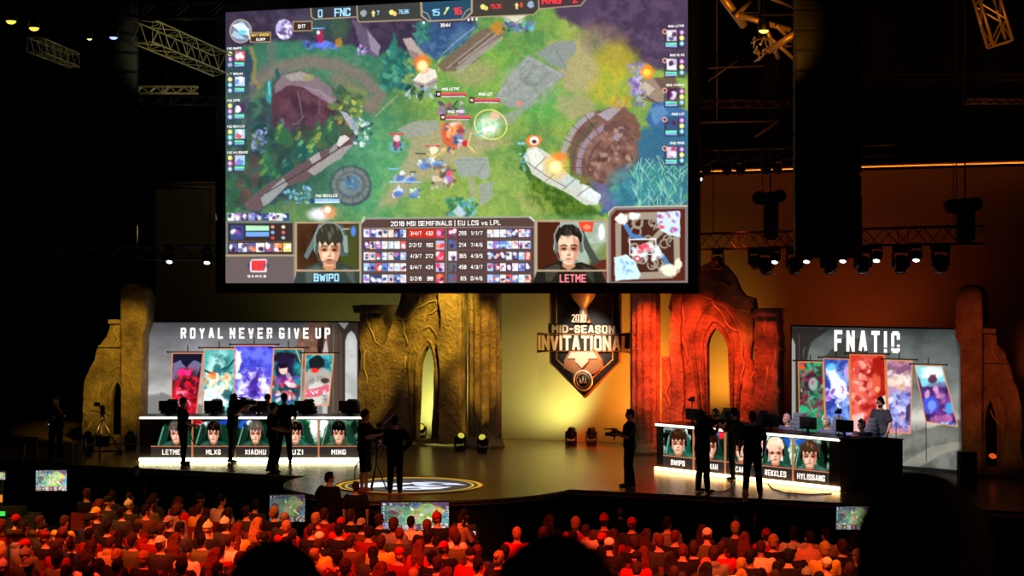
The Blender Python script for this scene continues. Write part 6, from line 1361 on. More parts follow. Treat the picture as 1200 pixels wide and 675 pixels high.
# ------------------------------------------------------------------ desk monitors, players and chairs
def desk_monitor(label, fr, u, on=.5):
    p = fr.w(u, 1.205, -.50); t = thing('desk_monitor', label, 'monitor', p, fr.ang)
    MB().box((0, 0, .235), (.50, .035, .28), bev=.01).box((0, -.03, .22), (.26, .04, .16), bev=.012).build('casing', mat('monitor_shell', (.075, .075, .08), .35), t)
    MB().box((0, .019, .235), (.47, .004, .25)).build('screen', mat('monitor_glow', (.05, .07, .1), .3, emit=(.35, .45, .6), es=.9, sample=False), t)
    MB().box((0, -.01, .05), (.06, .03, .12)).box((0, .0, .008), (.26, .18, .014), bev=.004).build('stand', MATTE, t)
    return t
uL = [Frame(fDL.w(0, 0, -.5), fDL.ang).uv(x, 480)[0] for x in (197, 250, 303, 356, 408)]
uR = [Frame(fDR.w(0, 0, -.5), fDR.ang).uv(x, 500)[0] for x in (812, 858, 903.5, 947, 990)]
for u, w_ in zip(uL, ('above the LETME name plate', 'above the MLXG name plate', 'above the XIAOHU name plate', 'above the UZI name plate', 'above the MING name plate')): desk_monitor('black monitor back on the left desk, '+w_, fDL, u)
for i, (u, w_) in enumerate(zip(uR, ('leftmost on the right desk', 'second from left on the right desk', 'third from left on the right desk', 'second from right on the right desk', 'rightmost on the right desk'))): desk_monitor('black monitor back, '+w_, fDR, min(u, WDR-.22+.30*(i == 4)))
def chair_mesh():
    a = MB(); a.box((0, 0, .47), (.52, .5, .10), bev=.04); a.box((-.26, 0, .50), (.08, .42, .10), bev=.03); a.box((.26, 0, .50), (.08, .42, .10), bev=.03)
    b = MB(); n = 9
    for i in range(n):
        z = .55+i*.095; w = [.50, .52, .50, .46, .44, .48, .46, .34, .30][i]
        b.box((0, -.26-.02*i, z), (w, .09, .11), bev=.03)
    c = MB()
    for k in range(5): an = 2*PI*k/5; c.tube([(0, 0, .1), (.3*math.cos(an), .3*math.sin(an), .06)], .02, 6); c.ball((.3*math.cos(an), .3*math.sin(an), .03), .03, seg=8, rings=6)
    c.tube([(0, 0, .1), (0, 0, .44)], .03, 8)
    d = MB()
    for s in (-1, 1): d.tube([(s*.24, -.05, .5), (s*.31, -.05, .68)], .014, 6).box((s*.31, -.02, .70), (.07, .26, .03), bev=.01)
    return a, b, c, d
CHG = mat('chair_grey_vinyl', (.42, .42, .46), .45)
ga, gb, gc, gd = chair_mesh()
CHP = thing('gaming_chair', 'x', 'chair')
ga.build('seat', CHG, CHP); gb.build('backrest', CHG, CHP); gc.build('wheeled_base', BLACK, CHP); gd.build('armrests', BLACK, CHP)
JR = fabric((.34, .31, .40)); JL = fabric((.2, .2, .24))
def seat_row(fr, pxs, ypx, depth, data, used):
    for i, (x, (lab, hair, hm, hy, extra)) in enumerate(zip(pxs, data)):
        u = Frame(fr.w(0, 0, -depth), fr.ang).uv(x, ypx)[0]; p = fr.w(u, .18, -depth)
        c = CHP if not used else copy_tree(CHP); used.append(1)
        c.location = p; c.rotation_euler = (0, 0, fr.ang+PI); c['label'] = 'grey high backed gaming chair under the '+lab.split(',')[0].replace('seated ', ''); c['group'] = 'gaming chairs behind the player desks'
        put_figure(lab, body_parts(dict(SIT, hyaw=hy, elbL=(-.27, .10, 1.14), wriL=(-.16, .34, 1.12), elbR=(.27, .10, 1.14), wriR=(.16, .34, 1.12), hpitch=.08), dict(shirt=extra, trousers=BLK, hair=hair, hairmat=hm, headset=mat('pale_headset', (.45, .45, .5), .5) if hair != 'cap' else True, hatmat=DGREY)), p, fr.ang+PI)
used = []
seat_row(fDR, (839, 882, 922, 969, 1010), 488, 1.35, [
    ('brown haired player at the right desk, seated farthest left', 'short', HBR, -.2, JR), ('ash haired player at the right desk, seated second from left', 'curly', HGR, -.2, JR), ('pink blond player at the right desk, seated in the middle', 'short', mat('pinkish_hair', (.70, .42, .42), .6), -.15, JR),
    ('fair short haired player at the right desk, seated second from right', 'short', HGR, -.2, JR), ('dark blond player at the right desk, seated farthest right', 'short', HBR, -.25, JR)], used)
seat_row(fDL, (199, 251, 289, 360, 411), 472, 1.35, [
    ('player behind the monitor above the LETME name plate', 'short', HB, 0, JL), ('player behind the monitor above the MLXG name plate', 'short', HB, 0, JL), ('player behind the monitor above the XIAOHU name plate', 'short', HB, 0, JL),
    ('player behind the monitor above the UZI name plate', 'short', HB, 0, JL), ('player behind the monitor above the MING name plate', 'short', HB, 0, JL)], used)
_q = Frame(fDL.w(0, 0, -1.5), fDL.ang).uv(315, 480)[0]; _p = fDL.w(_q, .18, -1.5)
put_figure('person in grey shirt and dark cap with folded arms, standing behind the left desk', body_parts(dict(STAND, lean=.35, hip=.80, elbL=(-.27, .12, 1.2), wriL=(.04, .24, 1.17), elbR=(.27, .12, 1.2), wriR=(-.04, .26, 1.2), kneeL=(-.1, .12, .45), kneeR=(.1, .12, .45)),
    dict(shirt=fabric((.50, .47, .50)), trousers=BLK, hair='cap', hairmat=HB, hatmat=fabric((.12, .10, .12)))), _p, fDL.ang+PI, .97)
# dark cabinets at the outer end of the right desk
def cabinet(label, fr, u0, u1, v0, v1, h):
    t = thing('equipment_cabinet', label, 'cabinet', fr.w((u0+u1)/2, 0, -(v0+v1)/2), fr.ang)
    MB().box((0, 0, h/2), (u1-u0, v1-v0, h), bev=.015).build('body', mat('black_gloss_panel', (.06, .055, .055), .25), t)
    MB().box((0, 0, h+.01), (u1-u0+.03, v1-v0+.03, .025), bev=.006).build('top', MATTE, t)
    MB().box((0, -(v1-v0)/2-.006, h*.5), ((u1-u0)*.8, .012, h*.8), bev=.004).build('door', MATTE, t)
    return t
cabinet('tall black cabinet closing the right end of the right desk', fDR, WDR+.02, WDR+.52, -.02, .8, 1.2)
cabinet('black cabinet just right of the tall one, before the farthest right player', fDR, WDR+.30, WDR+1.0, .86, 1.0+.0, 1.18)
# small cameras on stalks
for fr, x, y, k, lb, hh in ((fDR, 811, 490, -.6, 'small camera on a thin stalk over the left end of the right desk', .55), (fDR, 983, 498, -.62, 'small camera on a stalk between the two rightmost players', .50)):
    u = Frame(fr.w(0, 0, k), fr.ang).uv(x, y)[0]; t = thing('stalk_camera', lb, 'video camera', fr.w(u, 1.205, k), fr.ang+PI)
    MB().tube([(0, 0, 0), (0, 0, hh)], .012, 6).cyl((0, 0, 0), (0, 0, .02), .06).build('stalk', BLACK, t)
    MB().box((0, 0, hh+.04), (.09, .12, .08), bev=.01).cyl((0, .06, hh+.04), (0, .12, hh+.04), .03).box((0, -.02, hh+.10), (.12, .03, .03)).build('camera_body', BLACK, t)
# loose cables on the boards
for x0, pts, lb in ((0, [(838, 577), (850, 576), (857, 571), (860, 563)], 'thin cable on the boards between two people at the right desk'), (0, [(899, 566), (905, 573), (920, 578), (950, 580), (981, 578)], 'thin cable curving on the boards below the HYLISSANG name plate'), (0, [(415, 574), (415, 560), (416, 548), (421, 540)], 'thin cable trailing left of the person in shorts')):
    P = [gz(x, y) for x, y in pts]; Q = []
    for i in range(len(P)-1):
        for k in range(5): Q.append(P[i].lerp(P[i+1], k/5)+Vector((0, 0, .012)))
    props(MB().tube(Q, .011, 6).build('floor_cable', RUBBER), lb, 'cable')
# ------------------------------------------------------------------ moving head lamps
LENS_W = mat('lit_lamp_lens', (1, 1, 1), .3, emit=(.93, .95, 1), es=6, sample=False); LENS_D = mat('dark_lamp_lens', (.03, .03, .05), .08)
LENS_Y = mat('dim_yellow_lamp_lens', (.3, .28, .1), .15, emit=(.85, .80, .30), es=.9, sample=False); LENS_O = mat('dim_orange_lamp_lens', (.3, .12, .05), .15, emit=(.95, .35, .12), es=.8, sample=False)
HRING = mat('lamp_front_ring', (.22, .22, .23), .3, .6)
def moving_head(lens):
    t = thing('moving_head_lamp', 'x', 'stage lamp')
    MB().box((0, 0, .07), (.30, .26, .12), bev=.02).box((0, 0, .005), (.26, .22, .03)).build('base', BLACK, t)
    mb = MB()
    for s in (-1, 1): mb.box((s*.15, 0, .28), (.035, .10, .30), bev=.012)
    mb.box((0, 0, .14), (.32, .12, .03), bev=.01); mb.build('yoke', BLACK, t)
    h = MB(); h.lathe([(.04, -.17), (.09, -.15), (.115, -.06), (.125, .04), (.12, .12), (.10, .155)], seg=20)
    for k in range(4): h.lathe([(.118, -.12+k*.05), (.13, -.115+k*.05), (.13, -.10+k*.05), (.118, -.095+k*.05)], seg=20)
    head = h.build('head', BLACK, t); head.location = (0, 0, .36)
    MB().tube([(.105*math.cos(a), .105*math.sin(a), .155) for a in [2*PI*k/20 for k in range(20)]], .014, 6, closed=True).build('lens_ring', HRING, head)
    MB().lathe([(.098, .145), (.09, .165), (.05, .18), (.005, .184)], seg=20).build('lens', lens, head)
    return t, head
_mh = {}
def place_head(label, loc, rz, tilt, lens, group, flip=False, size=1.):
    """tilt: angle of the beam from straight up, turning towards the lamp's own +Y"""
    key = lens.name
    if key not in _mh: t, h = moving_head(lens); _mh[key] = t
    else: t = copy_tree(_mh[key]); h = [c for c in t.children if c.name.startswith('head')][0]
    h.rotation_euler = (-tilt, 0, 0)
    t.location = loc; t.rotation_euler = (PI if flip else 0, 0, rz); t['label'] = label; t['group'] = group; t.scale = (size,)*3
    return t
FG = 'moving head lamps on the stage floor'
for x, y, rz, ti, ln, lb in ((539, 529, TOWARD+.3, .9, LENS_Y, 'floor lamp before the yellow ruined arch, left of its pair'), (566, 531, TOWARD-.2, .9, LENS_Y, 'floor lamp before the fluted yellow column'), (669, 522.5, TOWARD+.3, .6, LENS_D, 'black floor lamp under the shield emblem, left of its pair'), (693, 522.5, TOWARD, .25, LENS_D, 'black floor lamp under the shield emblem, right of its pair'),
                             (493.5, 516, TOWARD, 1.2, LENS_Y, 'floor lamp glowing inside the pointed opening of the yellow arch'), (762, 527, TOWARD, 1.0, LENS_O, 'floor lamp glowing orange left of the right desk'), (153, 527, TOWARD+.4, .6, LENS_D, 'dark floor lamp right of the tripod before the left ruined tower'), (104, 528, TOWARD, .6, LENS_D, 'dark floor lamp left of the tripod before the left ruined tower'),
                             (1162, 557, TOWARD, .7, LENS_O, 'floor lamp in the pointed opening of the far right tower'), (1133, 563, TOWARD, .6, LENS_D, 'dark floor lamp at the foot of the far right tower')):
    p = gz(x, y); place_head(lb, p, rz, ti, ln, FG)
p = gz(1133, 572); t = thing('floor_speaker', 'black upright speaker box right of the right video wall', 'speaker', (p.x, p.y, ZS), TH)
MB().box((0, 0, .42), (.38, .36, .84), bev=.02).build('cabinet', MATTE, t); MB().box((0, -.185, .42), (.33, .02, .78), bev=.008).build('grille', BLACK, t)

# ------------------------------------------------------------------ trusses
ALU = mat('truss_aluminium', (.62, .60, .56), .4, .75); DALU = mat('black_truss', (.16, .15, .15), .45, .6)
def truss(label, p0, p1, m, size=.4, down=None, name='truss', rt=.024, hang=()):
    p0, p1 = Vector(p0), Vector(p1); L = (p1-p0).length; d = (p1-p0)/L; sd = d.cross(Vector((0, 0, 1))).normalized()*size/2; up = sd.cross(d).normalized()*size/2
    t = thing(name, label, 'truss', (p0+p1)/2, 0)
    n = max(2, int(L/size)); ch = MB()
    for a in (-1, 1):
        for b in (-1, 1): ch.tube([p0+sd*a+up*b, p1+sd*a+up*b], rt, 6)
    ch.build('chords', m, t, world=True)
    lc = MB()
    for i in range(n):
        a = p0+d*(L*i/n); b = p0+d*(L*(i+1)/n)
        for s in (-1, 1):
            u_, v_ = (1, -1) if i % 2 else (-1, 1)
            lc.tube([a+sd*s+up*u_, b+sd*s+up*v_], rt*.55, 5); lc.tube([a+up*s+sd*u_, b+up*s+sd*v_], rt*.55, 5)
        if i % 4 == 0: lc.tube([a+sd+up, a-sd+up, a-sd-up, a+sd-up], rt*.55, 5, closed=True)
    lc.build('lacing', m, t, world=True)
    hg = MB()
    for f in (.08, .5, .92):
        q = p0+d*(L*f); hg.tube([q+up, Vector((q.x, q.y, HC-.2))], .010, 5)
    hg.build('hanging_cables', BLACK, t, world=True)
    return t
T0 = at(812, 283.5, 44.7); T1 = at(1148, 272.5, 38.5); T1.z = T0.z
truss('dark lattice truss of lamps over the right desk and video wall', T0, T1, DALU, .40)
td = (T1-T0).normalized()
def on_truss(x):
    a = (x-600)/FPX; r = FW+RT*a; M = np.array([[r.x, -td.x], [r.y, -td.y]]); s = np.linalg.solve(M, np.array([T0.x-CAM.x, T0.y-CAM.y])); return CAM.x+r.x*s[0], CAM.y+r.y*s[0], s[0]
TGn = 'lamps under the right lattice truss'
names_ = {841: 'leftmost under the lattice truss', 884: 'second dark lamp from the left under the lattice truss', 897: 'large dark lamp left of the hanging speaker stack', 931: 'dark lamp at the left edge below the speaker stack', 971: 'dark lamp right below the middle of the speaker stack', 1011: 'dark lamp just right of the hanging speaker stack', 1056: 'large dark lamp in the right half of the lattice truss', 1102: 'rightmost dark lamp under the lattice truss'}
for x, y in ((841, 303), (884, 298), (897, 313), (931, 308), (971, 311), (1011, 311), (1056, 309), (1102, 308)):
    X, Y, d = on_truss(x); ztop = T0.z-.19
    place_head('black hanging lamp, '+names_[x], (X, Y, ztop-.0), TH+rnd.uniform(-.5, .5), .35+rnd.uniform(-.1, .35), LENS_D, TGn, True, 1.25 if y > 306 else 1.0)
names2 = {908: 'left of the speaker stack', 945: 'under the left corner of the speaker stack', 987: 'under the right half of the speaker stack', 1026: 'next right of the speaker stack', 1072: 'farthest right of the lit lamps'}
for x in (908, 945, 987, 1026, 1072):
    X, Y, d = on_truss(x); place_head('lit white hanging lamp, '+names2[x], (X+.25*math.sin(TH), Y-.35, T0.z-.17), TH-.35, .52, LENS_W, TGn, True, .8)
# motor blocks and cable tower over the truss
for x, w, z0, z1, lb in ((903, .5, -.15, 1.35, 'black block of motors and clamps rising over the left part of the lattice truss'), (1131, .55, -.3, .95, 'black block of motors at the right end of the lattice truss')):
    X, Y, d = on_truss(x); t = thing('rigging_motor', lb, 'rigging', (X, Y, T0.z), TH)
    MB().box((0, 0, (z0+z1)/2), (w*.7, .4, (z1-z0)*.8), bev=.06).build('motor_body', BLACK, t)
    MB().cyl((-.28, -.1, z1-.3), (-.28, .2, z1-.3), .17).cyl((.22, -.1, z1-.25), (.22, .2, z1-.25), .16).build('chain_drum', BLACK, t)
    MB().tube([(0, 0, z1*.8), (0, 0, HC-.3-T0.z)], .02, 6).tube([(-.2, 0, z1*.8), (-.22, 0, HC-.3-T0.z)], .012, 6).build('chain', DALU, t)
# batten with small lamps along the head of the backdrop
BT = at(828, 203, dY(828, 47.2)).z
props(MB().tube([(-34, 47.6, CYT+.10), (-2, 47.6, CYT+.10)], .045, 8).build('backdrop_batten', mat('bare_batten', (.75, .62, .48), .45, .3)), 'long pipe holding the top edge of the painted back wall', 'pipe')
UPG = 'small lamps in front of the top of the backdrop'
t_up = truss('dark truss carrying small lamps before the top of the back wall', (-18.5, 46.6, CYT+.45), (-8.5, 46.6, CYT+.45), DALU, .3)
for i, x in enumerate((828, 852, 868, 897, 911)):
    X = CAM.x+FW.x*dY(x, 46.6)+RT.x*(x-600)/FPX*dY(x, 46.6)
    place_head('small black lamp on the top truss, '+('leftmost of five', 'second of five', 'third of five', 'fourth of five', 'rightmost of five')[i]+' before the backdrop edge', (X, 46.6, CYT+.31), 0, .4, LENS_D, UPG, True, .8)
p = at(819, 209, 44); place_head('lit white lamp hanging just right of the giant screen', (p.x, p.y, p.z+.3), TH+.2, .75, LENS_W, UPG, True, .7)
# left side lamps seen under the dark rigging
for x, y, lb in ((199, 299, 'lit white lamp hanging in the dark left of the giant screen'), (243, 300, 'lit white lamp hanging at the left edge of the giant screen')):
    p = at(x, y, 44); place_head(lb, (p.x, p.y, p.z+.22), TH, .55, LENS_W, 'left hanging lamps', True, .8)
pL0 = at(60, 296, 44.5); pL1 = at(262, 294, 44.5); pL1.z = pL0.z; truss('dark truss over the left video wall', pL0, pL1, DALU, .35)
# line array speaker stacks
def line_array(label, xc, ybot, d, w, n, rz):
    p = at(xc, ybot, d); t = thing('line_array_speaker', label, 'speaker', (p.x, p.y, p.z), rz)
    for i in range(n):
        a = max(0, .28-.05*i); M = Matrix.Translation((0, .10+(.18 if i < 3 else .24)-.04*(3-i if i < 3 else 0)-.24, .19+i*.40)) @ Matrix.Rotation(a*.8, 4, 'X')
        bx = MB().box((0, 0, 0), (w, .62, .385), M=M, bev=.02).build('cabinet', MATTE, t)
        g = MB(); g.box((0, -.315, 0), (w-.08, .02, .33), M=M)
        for k in range(5): g.box((0, -.33, -.14+k*.07), (w-.1, .01, .008), M=M)
        g.build('grille', BLACK, bx)
    mb = MB(); H = n*.40+.1
    mb.box((0, .1, H), (w*.8, .5, .08)).tube([(0, .1, H), (0, .1, HC-.2-p.z)], .03, 8)
    mb.build('flying_frame', BLACK, t)
    return t
line_array('tall black hanging speaker stack, right of the giant screen', 969.5, 299, 33.4, 1.28, 15, TH-.1)
line_array('dim black hanging speaker stack far left of the giant screen', 128, 262, 36, 1.2, 15, TH+.25)
# lit truss pieces high on the left
WARM = mat('pale_warm_truss', (.80, .78, .55), .4, .6)
a0 = at(166, 36, 34.0); a1 = at(262, 76, 38.6); a1.z = a0.z-.1
truss('bright lattice truss slanting down toward the giant screen, upper left', a0, a1, WARM, .46, rt=.018)
b0 = at(158, 105.5, 41); b1 = at(232, 107, 41); b1.z = b0.z; truss('dim horizontal ladder truss below the bright slanting truss, upper left', b0, b1, WARM, .16, rt=.02)
b0 = at(160, 118, 42.5); b1 = at(262, 117, 42.5); b1.z = b0.z; truss('dark horizontal truss left of the giant screen, lower of two', b0, b1, DALU, .2, rt=.02)
b0 = at(40, 52, 36); b1 = at(90, 72, 40); truss('dim slanting truss at the far upper left', b0, b1, WARM, .3, rt=.018)
b0 = at(160, 12, 33); b1 = at(262, 6, 33); b1.z = b0.z; truss('dark truss crossing the top left of the photo', b0, b1, DALU, .3)
b0 = at(202, 216, 46); b1 = at(262, 216, 46); b1.z = b0.z; truss('dim thin truss left of the giant screen, level with the score icons', b0, b1, WARM, .12, rt=.014)
# upper right
ORT = mat('orange_lit_truss', (.80, .66, .50), .4, .5)
def rod(mb, x0, y0, x1, y1, d0, d1, r=.035): mb.tube([at(x0, y0, d0), at(x1, y1, d1)], r, 7)
t = thing('truss_junction', 'orange lit junction of roof trusses at the upper right of the giant screen', 'truss', at(890, 20, 34))
mb = MB()
for q in ((842, -10, 872, 30, 34, 34.5, .09), (868, 17, 930, 16, 34, 36, .04), (866, 18, 926, 35, 34, 34.2, .06), (900, 60, 934, 38, 34.5, 34, .07), (902, 44, 934, 72, 34.4, 34.6, .04), (880, 0, 862, 20, 34.4, 34, .05), (905, 55, 932, 53, 34.4, 35, .035), (898, 34, 912, 68, 34.4, 34.8, .05), (893, -6, 930, 8, 34, 35, .04), (910, 30, 928, 48, 34, 34.6, .04)): rod(mb, *q)
mb.build('main_members', ORT, t, world=True)
mb = MB()
r_ = random.Random(8)
for k in range(26):
    x = 884+r_.uniform(0, 30); y = 40+r_.uniform(0, 28); mb.tube([at(x, y, 34.4), at(x+r_.uniform(-8, 8), y+r_.uniform(-6, 10), 34.7)], .018, 5)
mb.build('clamps_and_cables', ORT, t, world=True)
mb = MB()
for k in range(6): mb.tube([at(896+k*3, 62, 34.5), at(896+k*3, 108, 34.5)], .006, 5)
mb.build('thin_hanging_wires', DALU, t, world=True)
mb = MB(); mb.tube([at(890, 44, 34.4), Vector((at(890, 44, 34.4).x, at(890, 44, 34.4).y, HC))], .03, 6); mb.build('support', DALU, t, world=True)
b0 = at(815, 122, 40); b1 = at(928, 119, 40); b1.z = b0.z; truss('brown horizontal truss between the giant screen and the speaker stack', b0, b1, mat('brown_truss', (.35, .27, .22), .5, .4), .16, rt=.016)
props(MB().tube([at(815, 143.5, 41), at(913, 142, 41)], .022, 6).tube([at(913, 142, 41), at(885, 160, 41)], .03, 6).tube([at(830, 95, 41), at(864, 71, 41)], .02, 6).tube([at(830, 80, 41), at(895, 77, 41)], .02, 6).tube([at(840, 60, 41), Vector((at(840, 60, 41).x, at(840, 60, 41).y, HC))], .015, 6).tube([at(840, 144, 41), at(840, 60, 41)], .015, 6).build('roof_pipes', ORT), 'thin orange pipes between the giant screen and the speaker stack', 'pipes')
b0 = at(1172, 52, 36); b1 = at(1150, -22, 36); truss('orange lattice truss hanging down at the top right corner', b0, b1, ORT, .42, rt=.035)
b0 = at(1000, 90, 42); b1 = at(1215, 84, 42); b1.z = b0.z; truss('faint dark truss across the upper right', b0, b1, mat('brown_truss2', (.25, .19, .16), .5, .4), .14, rt=.014)
b0 = at(1130, 119, 42); b1 = at(1215, 116.5, 42); b1.z = b0.z; truss('thin orange truss at the right edge of the photo', b0, b1, ORT, .12, rt=.012)
# small house lamps
for i, (x, y, c, lb) in enumerate(((13, 23, (1, .72, .25), 'small warm ceiling lamp, farthest upper left'), (40, 31, (1, .70, .25), 'small warm ceiling lamp, second from upper left'), (133, 42, (.55, .6, 1), 'small bluish white ceiling lamp over the left truss'), (105, 44, (1, .85, .5), 'tiny warm ceiling lamp left of the bluish one'), (1003, 58, (1, .55, .2), 'small orange ceiling lamp right of the speaker stack'), (895, 34, (1, .75, .35), 'small bright lamp in the orange truss junction'))):
    p = at(x, y, 34); s = [.10, .10, .08, .05, .07, .10][i]
    t = thing('ceiling_lamp', lb, 'lamp', p); MB().lathe([(.02, .22), (s*1.1, .16), (s*1.25, -.02), (s*1.15, -.03)]).build('shade', BLACK, t)
    MB().ball((0, 0, -.02), (s, s, s*.7)).build('bulb', mat('house_lamp_%d' % i, c, emit=c, es=2.5, sample=False), t)
    MB().tube([(0, 0, .2), (0, 0, HC-.05-p.z)], .012, 5).build('cord', BLACK, t)
# ------------------------------------------------------------------ the seated crowd
RC = random.Random(21)
poses = [dict(SIT), dict(SIT, hyaw=.5, lean=.06), dict(SIT, hyaw=-.5), dict(SIT, lean=.16, hpitch=.12), dict(SIT, hpitch=-.12, girth=1.15), dict(SIT, female=True, hyaw=-.2, lean=.04)]
hairs = ['short']*7+['long']*3+['curly']*3+['cap', 'cap', 'bun', 'beanie']
shirts = [('black', (.10, .09, .10)), ('charcoal', (.2, .2, .21)), ('dark red', (.45, .08, .07)), ('white', (.82, .80, .76)), ('navy', (.12, .15, .28)), ('tan', (.66, .54, .38)), ('grey', (.46, .46, .47)), ('olive', (.34, .34, .2)), ('yellow', (.80, .66, .26)), ('bright red', (.72, .10, .08)), ('brown', (.32, .2, .13)), ('pale pink', (.80, .58, .54))]
shw = [34, 20, 7, 6, 9, 5, 7, 6, 3, 5, 6, 2]
hairc = [('black', HB), ('brown', HBR), ('blond', HBL), ('auburn', HRD)]
hcw = [9, 8, 3, 3]
TMP = {}
def template(pi, hair, sleeve, hood):
    k = (pi, hair, sleeve, hood)
    if k not in TMP: TMP[k] = body_parts(poses[pi], dict(shirt=BLK, trousers=NAVY, hair=hair, hairmat=HB, sleeve=sleeve, hood=hood, hatmat=DGREY, eyes=False, backwards=(pi % 2 == 0)), .021)
    return TMP[k]
SEATM = mat('red_seat_fabric', (.42, .05, .05), .8); SEATF = mat('seat_frame_metal', (.12, .12, .12), .4, .6)
SC0 = thing('audience_seat', 'x', 'chair')
MB().box((0, .02, .445), (.44, .42, .06), bev=.025).build('seat', SEATM, SC0)
MB().box((0, -.23, .70), (.44, .05, .42), bev=.025, M=Matrix.Rotation(.0, 4, 'X')).build('backrest', SEATM, SC0)
mb = MB()
for s in (-1, 1): mb.tube([(s*.2, -.2, 0), (s*.2, -.2, .85)], .014, 6).tube([(s*.2, .18, 0), (s*.2, .18, .43), (s*.2, -.2, .43)], .014, 6)
mb.build('frame', SEATF, SC0)
seat_used = []
def mesh_variant(me, m):
    key = (me.name, m.name)
    if key not in _mv:
        c = me.copy(); c.materials.clear(); c.materials.append(m); _mv[key] = c
    return _mv[key]
_mv = {}
rowname = ['front row', 'second row', 'third row', 'fourth row', 'fifth row', 'sixth row', 'seventh row', 'eighth row', 'ninth row', 'tenth row']
people = []
for j in range(10):
    Y = 31.4-.97*j
    x = -31.0
    k = 0
    while x < -2:
        x += RC.uniform(.52, .71); yy = Y+RC.uniform(-.16, .16)
        v = Vector((x, yy, 0)); d = v.dot(FW); l = v.dot(RT); px = 600+FPX*l/d; py = 337.5+(CZ-1.3)/d*FPX
        if px < -8 or px > 1012 or py > 692: continue
        if 548 < px < 604 and py < 640: continue
        if 600 <= px < 642 and py < 618: continue
        if px < 100 and py < 606: continue
        if RC.random() < (.07 if px < 640 else .02): continue
        if j == 0 and 305 < px < 540: continue
        people.append([j, x, yy, px, py])
lab_count = {}
recs = []
for j, x, yy, px, py in people:
    hair = RC.choice(hairs); pi = RC.choice([0, 0, 1, 2, 3, 4]) if hair not in ('long', 'bun') else 5
    sn, sc = RC.choices(shirts, shw)[0]; hn, hm = RC.choices(hairc, hcw)[0]; hood = sn in ('tan', 'grey', 'yellow') and RC.random() < .5; sleeve = 'long' if hood or RC.random() < .45 else 'short'
    hatn, hatc = RC.choice([('white', (.85, .83, .8)), ('grey', (.5, .5, .5)), ('dark', (.12, .12, .13)), ('red', (.6, .1, .08))])
    desc = {'short': 'short %s hair' % hn, 'long': 'long %s hair' % hn, 'curly': 'bushy %s hair' % hn, 'cap': '%s cap' % hatn, 'bun': '%s hair bun' % hn, 'beanie': '%s knitted hat' % hatn}[hair]
    zone = 'far left' if px < 200 else 'left' if px < 400 else 'centre' if px < 640 else 'right' if px < 830 else 'far right'
    base = 'spectator, %s %s, %s' % (sn, 'hooded top' if hood else 'long sleeves' if sleeve == 'long' else 'T-shirt', desc)
    recs.append(dict(j=j, x=x, y=yy, px=px, pi=pi, hair=hair, sc=sc, hm=hm, hood=hood, sleeve=sleeve, hat=(hatn, hatc), base=base, zone=zone, skin=SKIN if RC.random() < .85 else SKIN2))
from collections import defaultdict
def checked():
    m = mat('red_black_checked_cloth', (.5, .05, .05), .85); nt = m.node_tree; b = nt.nodes['Principled BSDF']
    tc = nt.nodes.new('ShaderNodeTexCoord'); ck = nt.nodes.new('ShaderNodeTexChecker'); ck.inputs['Scale'].default_value = 16
    ck.inputs['Color1'].default_value = (*lin((.75, .10, .08)), 1); ck.inputs['Color2'].default_value = (*lin((.08, .03, .03)), 1)
    nt.links.new(tc.outputs['Object'], ck.inputs['Vector']); nt.links.new(ck.outputs['Color'], b.inputs['Base Color']); return m
def special(px, py, **kw):
    q = min(recs, key=lambda q: (q['px']-px)**2+((337.5+(CZ-1.3)/((Vector((q['x'], q['y'], 0))).dot(FW))*FPX)-py)**2)
    q.update(kw); return q
special(408, 652, shirtmat=checked(), hood=False, base='spectator, red black checked shirt, short black hair', hair='short', hm=HB, pi=0)
special(455, 632, sc=(.80, .66, .26), hood=False, base='spectator, pale yellow shirt, short brown hair', hair='short', hm=HBR, pi=0)
special(190, 620, sc=(.85, .70, .35), hood=True, sleeve='long', base='spectator, pale yellow hooded top, short brown hair', hair='short', hm=HBR, pi=0)
special(235, 625, hair='beanie', hat=('pale striped', (.80, .78, .60)), base='spectator, dark shirt, pale green knitted hat', sc=(.12, .11, .12), hood=False)
special(108, 600, hair='cap', hat=('yellow', (.85, .70, .30)), base='spectator, dark shirt, yellow cap', sc=(.12, .11, .12), hood=False)
special(620, 638, hair='cap', hat=('white', (.9, .85, .8)), base='spectator, red shirt, white cap', sc=(.6, .08, .06), hood=False)
special(710, 640, hair='cap', hat=('white', (.9, .85, .8)), base='spectator, dark shirt, white cap', sc=(.12, .11, .12), hood=False)
special(828, 660, hair='cap', hat=('red white', (.85, .35, .30)), base='spectator, pale shirt, pale red cap', sc=(.75, .70, .60), hood=False)
grp = defaultdict(list)
for r_ in recs: grp[(r_['base'], r_['j'], r_['zone'])].append(r_)
for k, v in grp.items():
    v.sort(key=lambda q: q['px'])
    for i, q in enumerate(v):
        q['label'] = '%s, %s, %s' % (q['base'], rowname[q['j']], q['zone'])
        if len(v) > 1: q['label'] += ', ' + (('left of two', 'right of two') if len(v) == 2 else ('leftmost of %d' % len(v),)+('middle',)*(len(v)-2)+('rightmost of %d' % len(v),))[i]
rowcount = defaultdict(int)
